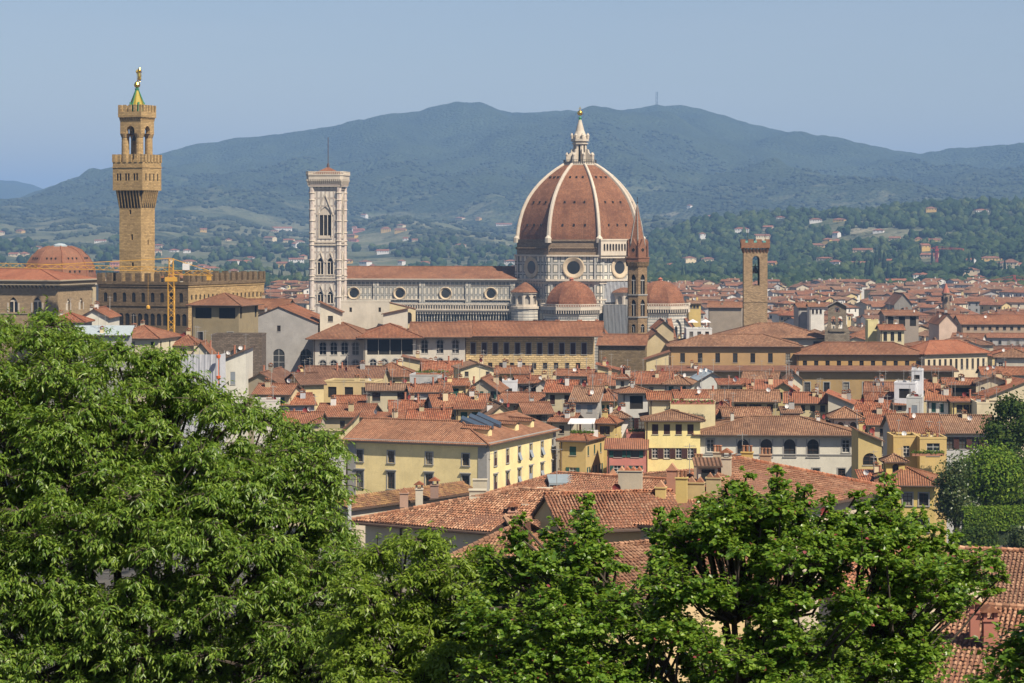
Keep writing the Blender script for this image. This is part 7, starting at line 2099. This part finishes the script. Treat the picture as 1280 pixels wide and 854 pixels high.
r0 = a+U*24+Bk*11.3+up; r1 = a+U*27+Bk*11.3+up; dd = b+Bk*22; cc = a+Bk*9; QG['g'] = []
fs = [[tuple(p) for p in q] for q in ([a,b,r1,r0],[b,dd,r1],[cc,a,r0],[dd,cc,r0,r1])]
t6, ro6 = near_house('red_roof_house', 'house with a large red roof rising before the white palace', (.50,.42,.32), fs, 'red', inner(a,b,dd,cc,U,Bk,.9))
link('satellite_dish', dish_mesh(M_dishr, .5), ro6, PT(1030, 640, 215), .3)
for px_, y_, D_, w_, h_, c_, cp in ((840,588,219,.9,1.0,(.40,.2,.13),'arch'),(852,598,215,1.0,1.3,(.55,.42,.14),'pots'),(826,610,213,.9,.8,(.55,.42,.16),'arch'),(873,577,224,.8,1.0,(.42,.3,.2),'pots'),(897,566,228,.8,1.2,(.5,.42,.3),'pots'),(908,573,226,.9,1.2,(.5,.43,.32),'roof'),(870,604,216,1.5,1.0,(.5,.38,.16),'arch'),(892,598,218,1.3,1.0,(.45,.36,.18),'arch'),(934,566,236,1.1,1.0,(.55,.38,.12),'pots'),(957,569,240,1.1,1.1,(.45,.28,.16),'pots')):
    ch_on(ro6, px_, y_, D_, w_, .8, h_*.8, c_, cp, rad(-10), 1.2)
dm = MB().box(-.9,-1.0,-3,.9,1.0,.0)
dm = dm.build('dormer', stucco((.52,.46,.37)), ro6, PT(884, 580, 221)); MB().box(-.6,-1.06,-1.7,.6,-1.003,-.4).build('opening', M_glass, dm)
q = MB(); slab_roof(q, [[(-1.3,-1.4,-.05),(1.3,-1.4,-.05),(1.3,1.2,.5),(-1.3,1.2,.5)]], .15); q.build('dormer_roof', [TILE['brown'], M_gutter], dm)
# N6: small roof seen through the leaves, lower centre
fs, (a,b,dd,cc,r0,r1,U,Bk,L) = quad_roof(560, 668, 700, 704, 175, 172, 9, 2.6, True, True)
t7, ro7 = near_house('small_roof_house', 'little hipped weathered roof peeping out between the tree tops below the dormer roof', (.5,.43,.33), fs, 'old', inner(a,b,dd,cc,U,Bk,.6))
# N7: lower right roofs
fs, (a,b,dd,cc,r0,r1,U,Bk,L) = quad_roof(1150, 1420, 866, 880, 137, 133, 18, 3.6, False, False)
t8, ro8 = near_house('right_roof_house', 'house with a weathered barrel tile roof and two terracotta chimneys, lower right', (.56,.48,.34), fs, 'old', inner(a,b,dd,cc,U,Bk,.6))
for px_, y_, w_ in ((1218,766,.55),(1237,776,.8)):
    ch_on(ro8, px_, y_, 140.5, w_, w_*.8, .4, (.40,.15,.10), 'roof', 0, 1.1)
fs, (a,b,dd,cc,r0,r1,U,Bk,L) = quad_roof(1165, 1420, 762, 770, 165, 161, 18, 2.9, False, False)
t9, ro9 = near_house('right_roof_house', 'brown ridged roof behind the terracotta chimneys at the right edge', (.60,.53,.38), fs, 'old', inner(a,b,dd,cc,U,Bk,.6))
fs, (a,b,dd,cc,r0,r1,U,Bk,L) = quad_roof(1010, 1150, 745, 752, 150, 146, 12, 2.0, False, False)
t10, ro10 = near_house('cream_house', 'cream walled house glimpsed through the leaves at the lower right', (.60,.50,.36), fs, 'red', inner(a,b,dd,cc,U,Bk,.5))
fs, (a,b,dd,cc,r0,r1,U,Bk,L) = quad_roof(720, 1000, 742, 738, 150, 160, 12, 2.4, False, False)
t11, ro11 = near_house('shed_house', 'low ochre house glimpsed through the leaves at the bottom centre', (.58,.44,.24), fs, 'old', inner(a,b,dd,cc,U,Bk,.5))
for uu in (3,7,11): 
    P_ = a+U*uu+Bk*.48; link('window', win_mesh(1.1,1.6,0,'plain'), t11, (P_.x,P_.y-.03,a.z-3.4), math.atan2(U.y,U.x))

# garden wall / hedge at the right
hd = thing('garden_hedge', 'clipped green hedge along the garden below the round tree', 'hedge', (0,0,0))

# ------------------------------------------------------------ leaves
def leaf_mat(name, c1, c2, c3, trans=.35, rough=.45, tip=None):
    if name in MC: return MC[name]
    t = NT(name, rough, .4 if rough < .7 else .1)
    g = t.n('ShaderNodeNewGeometry').outputs['Random Per Island']
    col = t.ramp(g, [(0, c1), (.5, c2), (1.0, c3)])
    t.col(col)
    tr = t.n('ShaderNodeBsdfTranslucent')
    mx = t.n('ShaderNodeMixShader'); mx.inputs[0].default_value = trans
    t.l(t.mix(0.5, col, (.30,.42,.03)), tr.inputs['Color'])
    out = [n for n in t.t.nodes if n.type == 'OUTPUT_MATERIAL'][0]
    t.l(t.b.outputs[0], mx.inputs[1]); t.l(tr.outputs[0], mx.inputs[2]); t.l(mx.outputs[0], out.inputs['Surface'])
    MC[name] = t.m
    return t.m

def unit(n_):
    v = NR.normal(size=(n_,3)); return v/np.linalg.norm(v, axis=1)[:,None]
def norm_(v): return v/np.maximum(np.linalg.norm(v, axis=-1, keepdims=True), 1e-9)

def leaves(P, dirn, nrm, ln, wd, shape):
    """two folded quads per leaf (lance) or a rounder outline"""
    N = len(P); dirn = norm_(dirn); side = norm_(np.cross(dirn, nrm)); up = np.cross(side, dirn)
    ln = ln[:,None]; wd = wd[:,None]
    if shape == 'lance':
        V_ = np.stack([P, P+dirn*ln*.42-side*wd*.5+up*wd*.16, P+dirn*ln-up*ln*.08, P+dirn*ln*.42+side*wd*.5+up*wd*.16], 1)
        V_ = np.concatenate([V_, (P+dirn*ln*.5-up*wd*.06)[:,None]], 1)
        fs = [(0,4,1),(1,4,2),(0,3,4),(4,3,2)]; k = 3; nv = 5
        V_ = V_
    else:
        V_ = np.stack([P, P+dirn*ln*.25-side*wd*.5+up*wd*.1, P+dirn*ln*.75-side*wd*.38+up*wd*.12, P+dirn*ln*1.02, P+dirn*ln*.75+side*wd*.38+up*wd*.12, P+dirn*ln*.25+side*wd*.5+up*wd*.1], 1)
        fs = [(0,3,2,1),(0,5,4,3)]; k = 4; nv = 6
    base = (np.arange(N)*nv)[:,None]
    Fc = np.stack([base+np.array(f)[None] for f in fs], 1).reshape(-1, k)
    return V_.reshape(-1,3), Fc, k

def in_poly(x, y, poly):
    ins = np.zeros(len(x), bool); n = len(poly)
    for i in range(n):
        xa, ya = poly[i]; xb, yb = poly[(i+1) % n]
        if ya == yb: continue
        ins ^= ((ya > y) != (yb > y)) & (x < (xb-xa)*(y-ya)/(yb-ya)+xa)
    return ins

def big_tree(name, label, poly, D0, bulge, nclump, crad, nleaf, llen, lwid, shape, mats, base, droop, layers=((0,1.0),), trunk_r=.28, shell=.6, twigs=True, minup=-.2, shoots=(), group=None):
    t = thing(name, label, 'tree', base, 0, group)
    B = np.array(base)
    xs = [p[0] for p in poly]; ysn = [p[1] for p in poly]
    C = []; Rr = []
    ytop = interp
    sk = [p for p in poly]
    for off, frac in layers:
        need = int(nclump*frac); tries = 0; got = 0
        while got < need and tries < 60:
            tries += 1
            n_ = need*3
            x = NR.uniform(min(xs), max(xs), n_); y = NR.uniform(min(ysn), max(ysn), n_)
            ok_ = in_poly(x, y, poly)
            r = NR.uniform(crad[0], crad[1], n_)
            rp = r*F/D0*.5
            for dx, dy in ((0,-1),(-.8,-.5),(.8,-.5),(1,0),(-1,0)):
                ok_ &= in_poly(x+dx*rp, y+dy*rp, poly) | (y+dy*rp > max(ysn)) | (x+dx*rp < min(xs)) | (x+dx*rp > max(xs))
            for xx, yy, r_ in zip(x[ok_], y[ok_], r[ok_]):
                if got >= need: break
                # depth below the skyline pushes the leaves towards the viewer (a rounded crown)
                top = min(p[1] for p in poly if abs(p[0]-xx) < 60) if any(abs(p[0]-xx) < 60 for p in poly) else min(ysn)
                f = min(1.0, max(0, (yy-top))/260.0)
                D = D0 + off - bulge*math.sqrt(f) + NR.uniform(-.5,.5)
                c = np.array(PT(xx, yy, D))
                if len(C) and np.min(np.linalg.norm(np.array(C)-c, axis=1)) < r_*.55: continue
                C.append(c); Rr.append(r_); got += 1
    for (sx, sy, sr) in shoots:
        Dq = D0-.2+NR.uniform(-.4,.4)
        for q_ in range(4): C.append(np.array(PT(sx+NR.uniform(-6,6)+q_*NR.uniform(-4,4), sy+q_*17, Dq))); Rr.append(sr*(.62+.16*q_))
    C = np.array(C); Rr = np.array(Rr)
    # limbs: from the trunk through a few forks to every clump
    crown_c = C.mean(0); tr = MB()
    top = B*.35+crown_c*.65; top[2] = B[2]+(C[:,2].min()-B[2])*.85 if C[:,2].min() > B[2] else B[2]+2
    tr.tube([B+(0,0,-1), B+(top-B)*.5+(.1,0,0), top], [trunk_r*1.25, trunk_r, trunk_r*.8], 9)
    tr.build('trunk', M_bark, t, tuple(-B))
    km = max(3, len(C)//12); hubs = C[NR.choice(len(C), km, replace=False)]
    hub_t = top + (hubs-top)*.62
    br = MB()
    for h in hub_t:
        mid = (top+h)/2 + NR.normal(0,.18,3); br.tube([top, mid, h], [trunk_r*.45, trunk_r*.3, trunk_r*.18], 6)
    tips = []
    for c in C:
        h = hub_t[np.argmin(np.linalg.norm(hub_t-c, axis=1))]
        mid = (h+c)/2 + NR.normal(0,.12,3); br.tube([h, mid, c], [trunk_r*.16, trunk_r*.09, .012], 5)
    # twigs and leaves
    Ps=[]; Ds=[]; Ns=[]; Ls=[]
    per = int(nleaf/len(C))
    for c, r in zip(C, Rr):
        nt = max(6, int(per*(r/np.mean(Rr))**1.6/9))
        u = unit(nt); u[:,2] = np.abs(u[:,2])*.9+minup*NR.random(nt); u = norm_(u)
        st = c + u*r*.12
        en = c + u*r*np.where(NR.random(nt) < .2, NR.uniform(1.1,1.5,nt), NR.uniform(shell,1.08,nt))[:,None]
        for s_, e, uu in zip(st, en, u):
            nl = 11; f = np.linspace(.35, 1.0, nl)[:,None]
            dr = np.zeros((nl,3)); dr[:,2] = -droop*r*(f[:,0]**2)
            p = s_+(e-s_)*f + dr + NR.normal(0,.012,(nl,3))
            if twigs and NR.random() < .35: br.tube([s_, (s_+e)/2+(0,0,-droop*r*.25), e+(0,0,-droop*r)], [.012,.008,.004], 3)
            sd = norm_(np.cross(uu, np.array([0,0,1.]))+1e-6)
            alt = np.where(np.arange(nl)%2==0, 1, -1)[:,None]
            d_ = uu*.55 + sd*alt*.6 + NR.normal(0,.28,(nl,3)); d_[:,2] -= .25+droop*1.6
            Ps.append(p); Ds.append(d_)
            nn = NR.normal(0,.45,(nl,3)); nn[:,2] += 1.0; nn += uu*.35
            Ns.append(nn)
    P_ = np.concatenate(Ps); D_2 = np.concatenate(Ds); N_ = np.concatenate(Ns); n_ = len(P_)
    V_, Fc, k = leaves(P_, D_2, N_, NR.uniform(llen[0], llen[1], n_), NR.uniform(lwid[0], lwid[1], n_), shape)
    me = np_mesh('crown', V_-B, Fc, k, mats)
    if len(mats) > 1:
        nf = len(Fc)//n_; mi = np.repeat((NR.random(n_) < .012).astype(np.int32), nf); me.polygons.foreach_set('material_index', mi)
    link('crown', me, t)
    br.build('branches', M_bark, t, tuple(-B))
    print(name, 'clumps', len(C), 'leaves', n_)
    return t

LM1 = leaf_mat('hackberry_leaf', (.060,.125,.016), (.130,.225,.030), (.260,.360,.060), .45, .38)
LM2 = leaf_mat('judas_leaf', (.055,.125,.014), (.120,.225,.024), (.250,.360,.055), .45, .34)
LM3 = leaf_mat('light_leaf', (.100,.170,.020), (.175,.265,.030), (.28,.380,.055), .5, .38)
POD = plain('seed_pods', (.16,.03,.035), .6)
polyL = [(-60,388),(0,388),(30,380),(55,380),(90,398),(125,412),(150,426),(165,444),(185,432),(215,428),(232,444),(248,470),(285,484),(310,492),(345,512),(382,526),(420,542),(438,560),(432,590),(428,612),(430,640),(448,665),(465,700),(470,900),(-60,900)]
big_tree('hackberry_tree', 'huge bright green tree with narrow drooping leaves filling the lower left', polyL, 38.0, 3.0, 620, (.24,.46), 240000, (.055,.125), (.020,.040), 'lance', [LM1], (WX(120,38), 39.5, 44.0), .32, ((0,.62),(1.3,.38)), .34)
polyM = [(430,695),(470,680),(505,664),(540,652),(575,664),(600,682),(640,692),(690,700),(730,730),(760,780),(780,900),(430,900)]
big_tree('light_green_tree', 'lighter green tree of drooping leaves in the bottom centre between the two larger ones', polyM, 33.0, 2.0, 240, (.18,.34), 80000, (.05,.105), (.020,.042), 'lance', [LM3], (WX(560,33), 34.5, 46.0), .26, ((0,.65),(1.2,.35)), .2)
polyJ = [(590,745),(640,702),(665,690),(700,680),(740,672),(780,700),(815,705),(825,665),(865,650),(900,625),(935,612),(980,620),(1010,628),(1050,640),(1095,632),(1135,652),(1180,672),(1225,690),(1262,700),(1250,722),(1215,748),(1195,790),(1188,900),(590,900)]
sh = [(735,628,.2),(733,650,.24),(652,652,.2),(650,672,.22),(690,655,.16),(742,665,.26),(820,640,.14),(829,655,.2),(928,594,.18),(930,612,.25),(973,590,.16),(975,606,.22),(1000,612,.2),(1108,598,.16),(1106,615,.22),(1120,630,.2),(1068,618,.18),(880,628,.2),(905,608,.18),(955,632,.25),(1150,648,.2),(1175,662,.18),(700,672,.22),(610,690,.2),(850,645,.2),(890,640,.22),(1040,628,.2),(1195,672,.18),(1240,690,.16)]
big_tree('judas_tree', 'broad dark green tree with round leaves and reddish pods across the lower right', polyJ, 30.0, 1.8, 330, (.16,.32), 118000, (.032,.068), (.032,.064), 'round', [LM2, POD], (WX(960,30), 31.0, 47.5), .08, ((0,.7),(1.1,.3)), .2, shell=.35, shoots=sh)
polyD = [(1215,900),(1235,830),(1255,790),(1268,750),(1300,720),(1380,700),(1400,900)]
big_tree('corner_shrub', 'dark leafy shrub cut off by the bottom right corner', polyD, 26.0, .8, 26, (.2,.34), 7000, (.06,.08), (.04,.055), 'round', [LM2], (WX(1320,26), 26.5, 49.0), .1, ((0,1.0),), .12)

# ---- clump-leaf trees further off
def cluster_tree(name, label, px, y0, y1, D, wpx, mat, n=5000, ls=.35, cols=None, group=None, flat=1.0, seed=1, lobes=14):
    """crown spans rows y0..y1 and wpx pixels"""
    s = D/F; cz = WZ((y0+y1)/2, D); rx = wpx*s/2; rz_ = (y1-y0)*s/2
    zb = terrain(WX(px, D), D)
    t = thing(name, label, 'tree', (WX(px,D), D, zb), 0, group)
    rs = np.random.default_rng(seed)
    v = rs.normal(size=(lobes,3)); v /= np.linalg.norm(v, axis=1)[:,None]
    lc = v*np.array([rx*.62, rx*.62, rz_*.62]); lr = rs.uniform(.2,.52,lobes)*min(rx, rz_)*1.05
    li = rs.integers(0, lobes, n); u = rs.normal(size=(n,3)); u /= np.linalg.norm(u, axis=1)[:,None]
    P = lc[li]+u*(lr[li]*np.where(rs.random(n) < .22, rs.uniform(1.05,1.9,n), rs.uniform(.5,1.15,n)))[:,None]; P[:,2] += cz-zb
    nn = u+rs.normal(0,.5,(n,3)); dd_ = np.cross(nn, rs.normal(size=(n,3)))
    V_, Fc, k = leaves(P, dd_, nn, rs.uniform(ls*.7,ls*1.3,n), rs.uniform(ls*.5,ls*.9,n), 'round')
    link('crown', np_mesh('crown', V_, Fc, k, [mat]), t)
    m = MB().tube([(0,0,-1),(.1,0,(cz-zb)*.5),(0,0,cz-zb)],[.35,.28,.15],7)
    for c in lc[:8]: m.tube([(0,0,(cz-zb)*.6),tuple(c*.6+np.array([0,0,(cz-zb)])),tuple(c+np.array([0,0,cz-zb]))],[.18,.1,.04],5)
    m.build('trunk', M_bark, t)
    return t
LG = leaf_mat('garden_leaf_bright', (.050,.105,.012), (.095,.165,.018), (.17,.235,.03), .25, .8)
LD = leaf_mat('garden_leaf_dark', (.020,.042,.010), (.036,.066,.013), (.075,.105,.02), .15, .8)
LMg = leaf_mat('magnolia_leaf', (.03,.055,.015), (.05,.08,.02), (.10,.11,.04), .15, .4)
cluster_tree('garden_tree', 'green tree crown low behind the round leaved tree at the bottom centre', 650, 752, 930, 62, 330, LM3, 26000, .10, seed=31, lobes=60)
cluster_tree('garden_tree', 'green tree crown low behind the round leaved tree at the bottom right', 985, 775, 940, 60, 330, LM3, 24000, .10, seed=32, lobes=60)
cluster_tree('round_tree', 'bright green rounded garden tree at the right edge', 1238, 556, 640, 322, 88, LG, 12000, .40, seed=3, lobes=34)
cluster_tree('dark_evergreen', 'tall dark green tree behind the bright round one at the right edge', 1262, 492, 575, 345, 70, LD, 8000, .42, seed=4, lobes=28)
cluster_tree('dark_evergreen', 'second dark tree crown low behind the bright round one', 1255, 560, 650, 338, 90, LD, 9000, .4, seed=14, lobes=20)
cluster_tree('magnolia_tree', 'olive dark magnolia with pale blossoms left of the bright round tree', 1196, 566, 668, 310, 56, LMg, 7000, .34, seed=5, lobes=26)
def hedge(t, x0, x1, yt, yb, D, mat, n=9000):
    rs = np.random.default_rng(2); a = WX(x0, D); b = WX(x1, D); z0, z1 = WZ(yb, D), WZ(yt, D)
    fx = rs.uniform(a, b, n); top = rs.random(n) < .35
    fy = np.where(top, rs.uniform(D, D+2.5, n), D+rs.normal(0,.08,n)); fz = np.where(top, z1+rs.normal(0,.22,n), rs.uniform(z0, z1, n))
    nn = np.where(top[:,None], [[0,0,1.]], [[0,-1.,.2]])+rs.normal(0,.5,(n,3))
    V_, Fc, k = leaves(np.stack([fx,fy,fz],1), np.cross(nn, rs.normal(size=(n,3))), nn, rs.uniform(.2,.4,n), rs.uniform(.15,.3,n), 'round')
    link('foliage', np_mesh('foliage', V_, Fc, k, [mat]), t)
    MB().box(a, D+.15, z0-2, b, D+2.3, z1-.1).build('shade_core', plain('hedge_shade',(.02,.035,.012)), t)  # solid core, its dark colour paints the shade inside the hedge
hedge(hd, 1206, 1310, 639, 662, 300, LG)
cluster_tree('garden_shrub', 'dark shrub at the foot of the clipped garden hedge', 1222, 655, 706, 285, 70, LD, 6000, .3, seed=8, lobes=16)
cluster_tree('garden_shrub', 'second shrub at the right edge below the clipped hedge', 1280, 658, 704, 282, 66, LMg, 5000, .3, seed=9, lobes=16)

def ico1():
    import bmesh
    bm = bmesh.new(); bmesh.ops.create_icosphere(bm, subdivisions=1, radius=1.0)
    v = np.array([p.co[:] for p in bm.verts]); bm.faces.ensure_lookup_table(); f = np.array([[q.index for q in p.verts] for p in bm.faces]); bm.free(); return v, f
# ---- woods on the hills: one mass of crowns, with the trees one can tell apart standing as things
def ico():
    import bmesh
    bm = bmesh.new(); bmesh.ops.create_icosphere(bm, subdivisions=2, radius=1.0)
    v = np.array([p.co[:] for p in bm.verts]); bm.faces.ensure_lookup_table(); f = np.array([[q.index for q in p.verts] for p in bm.faces]); bm.free(); return v, f
IVF = ico()
def crowns(pts, rx, rz_, mat, name, seed=1, small=False):
    IV, IF = ico1() if small else globals()['IVF']
    rs = np.random.default_rng(seed); N = len(pts); nv = len(IV)
    jit = 1+rs.normal(0,.24,(N,nv)); 
    V_ = IV[None]*jit[:,:,None]*np.stack([rx,rx*rs.uniform(.85,1.15,N),rz_],1)[:,None,:]
    V_ = V_ + pts[:,None,:]
    Fc = (IF[None]+(np.arange(N)*nv)[:,None,None]).reshape(-1,3)
    return np_mesh(name, V_.reshape(-1,3), Fc, 3, [mat])
def wood_mat(name, c1, c2, c3):
    t = NT(name, 1.0, .05); g = t.n('ShaderNodeNewGeometry').outputs['Random Per Island']
    c = t.ramp(g, [(0,c1),(.6,c2),(1,c3)]); n_ = t.noise(t.pos, .35, 3, .7)
    t.col(t.mix(t.math('MULTIPLY', t.ramp(n_, [(.4,0.),(.6,1.)]), .4), c, mul(c1,.7))); t.bump(n_, 1.0, 2.5); return t.m
WM2 = wood_mat('far_woodland', (.032,.045,.026), (.048,.062,.034), (.075,.088,.05))
WM = wood_mat('woodland', (.020,.040,.016), (.040,.065,.022), (.085,.11,.04))
pts=[]; rxs=[]; rzs=[]
rs = random.Random(21)
VP = np.array(VPOS)
def near_villa(X, D):
    dd_ = D-VP[:,1]
    return bool(np.any((np.abs(X-VP[:,0]*D/VP[:,1]) < VP[:,2]) & (dd_ > -130) & (dd_ < 14)))
def wood_at(n_, f):
    k = 0
    while k < n_:
        px, D = f(); X = WX(px, D); m_ = noise.noise(Vector((X/170.0, D/260.0, 2.0)))
        if m_ < (-.3 if px > 820 and D < 4400 else -.12): continue
        if near_villa(X, D): continue
        r = rs.triangular(2.6, 8.0, 3.6)*(1+max(0,(D-3400))/5200); z = terrain(X, D)
        pts.append((X, D, z+r*.85)); rxs.append(r); rzs.append(r*rs.uniform(.8,1.25)); k += 1
wood_at(2300, lambda: (rs.uniform(790,1320), rs.triangular(2790, 3500, 2950)))
wood_at(2600, lambda: (rs.uniform(810,1320), rs.uniform(3300,4350)))
wood_at(500, lambda: (rs.uniform(-20,1320), rs.uniform(4200,4900)))
wood_at(1500, lambda: (rs.uniform(800,1320), rs.triangular(2110, 2800, 2500)))
wood_at(350, lambda: (rs.uniform(180,800), rs.uniform(2110, 2800)))
wood_at(380, lambda: (rs.uniform(-20,790), rs.uniform(2790,3300)))
wood_at(500, lambda: (rs.uniform(-20,790), rs.uniform(3300,4400)))

w = link('hillside_woods', crowns(np.array(pts), np.array(rxs), np.array(rzs), WM, 'hillside_woods'))
w['kind'] = 'stuff'; w['label'] = 'mixed woods and groves covering the slopes'
pts=[]; rxs=[]; rzs=[]
k = 0
while k < 9000:
    px, D = rs.uniform(-20,1300), rs.uniform(4400,8200); X = WX(px, D)
    if noise.noise(Vector((X/210.0, D/300.0, 2.0)))+.6*noise.noise(Vector((X/60.0, D/90.0, 5.0))) < -.05: continue
    if near_villa(X, D): continue
    r = rs.uniform(3.5,7.5); pts.append((X, D, terrain(X, D)+r*.45)); rxs.append(r*1.15); rzs.append(r*.8); k += 1
w = link('distant_groves', crowns(np.array(pts), np.array(rxs), np.array(rzs), WM2, 'distant_groves', 5, True))
w['kind'] = 'stuff'; w['label'] = 'scattered groves and woods on the far slopes'
def proto(name, v_scale, kind):
    rs_ = np.random.default_rng(3)
    if kind == 'cypress':
        m = MB().lathe(0,0,[(.02,0),(1.1,.8),(1.5,4),(1.35,8),(.8,12),(.05,15)],9); v = np.array(m.v); 
        m.v = [tuple(p) for p in v+rs_.normal(0,.14,v.shape)]
        return m.mesh('crown', [wood_dark])
    r = rs_
    pts_ = np.concatenate([r.normal(0,1,(16,3))*[2.6,2.6,.7]+[0,0,9.5]])
    return crowns(pts_, r.uniform(1.2,2.3,16), r.uniform(.8,1.3,16), wood_dark, 'crown')
wood_dark = wood_mat('dark_conifer', (.010,.022,.012), (.016,.032,.015), (.026,.045,.018))
cy_me = proto('cypress', 1, 'cypress'); pi_me = proto('pine', 1, 'pine')
tk_me = MB().tube([(0,0,-1),(.1,0,5),(0,0,9)],[.35,.25,.2],6).mesh('trunk', [M_bark])
tk2_me = MB().tube([(0,0,-1),(0,0,1.5)],[.3,.25],6).mesh('trunk', [M_bark])
cyps = [(1095,338,2.3),(1100,334,2.6),(1105,337,2.4),(1083,342,1.9),(1086,335,1.7),(1068,338,1.5),(1110,342,1.7),(1074,334,1.4),(1089,347,2.2),(1116,340,1.3),(1126,346,1.2),(853,346,1.6),(857,340,1.3),(868,350,1.2),(900,338,1.1),(906,342,1.2),(843,348,1.3),(1165,322,1.4),(1170,318,1.5),
 (1178,322,1.7),(1184,326,1.6),(1196,328,1.4),(1206,336,1.7),(1211,330,1.8),(1216,334,1.7),(1249,340,1.6),(1256,336,1.5),(1260,342,1.3),(1235,318,1.2),(1147,318,1.3),(1141,322,1.1),(1053,320,1.2),(1010,330,1.0),(1018,327,1.1),(596,330,1.1),(606,331,1.3),(349,350,1.2),(352,349,1.4),(365,348,1.5),(369,350,1.2),(381,351,1.4),(341,352,1.1),
 (60,322,1.1),(36,326,1.0),(88,318,.9),(228,330,1.0),(300,330,.9),(1128,330,1.5),(1132,336,1.3),(1036,345,1.4),(980,348,1.2),(992,340,1.1)]
for px, y, s_ in cyps:
    D = find_D(px, y+8); X = WX(px, D); s_ *= .82
    t = thing('cypress_tree', 'dark pointed cypress standing among the hillside trees', 'cypress', (X, D, terrain(X, D)), rs.uniform(0,6), 'cypresses on the hillsides'); t.scale = (s_, s_, s_*1.05)
    link('crown', cy_me, t); link('trunk', tk2_me, t)
for px, y, s_ in [(1262,330,1.5),(1240,344,1.4),(1160,346,1.4),(1150,352,1.3),(1134,352,1.5),(1198,350,1.2),(1219,318,1.4),(1272,322,1.3),(1052,352,1.3),(1030,352,1.2),(968,352,1.5),(880,352,1.4),(980,330,1.3),(1000,322,1.5),(1120,312,1.3),(925,352,1.5),(1205,344,1.2)]:
    D = find_D(px, y+5); X = WX(px, D)
    t = thing('umbrella_pine', 'broad dark umbrella pine among the hillside trees', 'pine', (X, D, terrain(X, D)), rs.uniform(0,6), 'umbrella pines on the hillsides'); t.scale = (s_,)*3
    link('crown', pi_me, t); link('trunk', tk_me, t)

# ---- garden trees and roof plants inside the town
def plants_row(label, x0, x1, y, D, n_, mat=None, name='planter_row', flowers=False):
    t = thing(name, label, 'planter', (WX(x0,D), D, WZ(y,D))); L = (x1-x0)*D/F
    MB().box(0,-.2,-.4,L,.2,0).build('box', plain('terracotta_pot',(.33,.15,.09)), t)
    rs_ = np.random.default_rng(int(x0)); n2 = n_*14
    P = np.stack([rs_.uniform(0,L,n2), rs_.normal(0,.15,n2), np.abs(rs_.normal(.1,.22,n2))],1); nn = rs_.normal(size=(n2,3))
    V_, Fc, k = leaves(P, rs_.normal(size=(n2,3)), nn, rs_.uniform(.15,.3,n2), rs_.uniform(.1,.2,n2), 'round')
    me = np_mesh('foliage', V_, Fc, k, [mat or LG, plain('pink_petals',(.5,.05,.12))])
    if flowers: me.polygons.foreach_set('material_index', np.repeat((rs_.random(n2) < .4).astype(np.int32), 2))
    link('foliage', me, t)
plants_row('red flowered planters along the cream roof terrace', 839, 893, 503, 446, 60, flowers=True)
plants_row('green planters along the flat annex left of the yellow palace', 353, 423, 546.5, 418.5, 90, LG)
plants_row('potted plants along the edge of the wide red roof', 520, 560, 466, 528, 40, LG)
plants_row('green plants behind the pink stair tower parapet', 785, 805, 539.5, 441, 30, LD)
plants_row('terrace plants under the white awning', 713, 742, 541.5, 442, 50, LG)
plants_row('plants on the golden awning terrace', 1140, 1180, 567, 403, 40, LG)
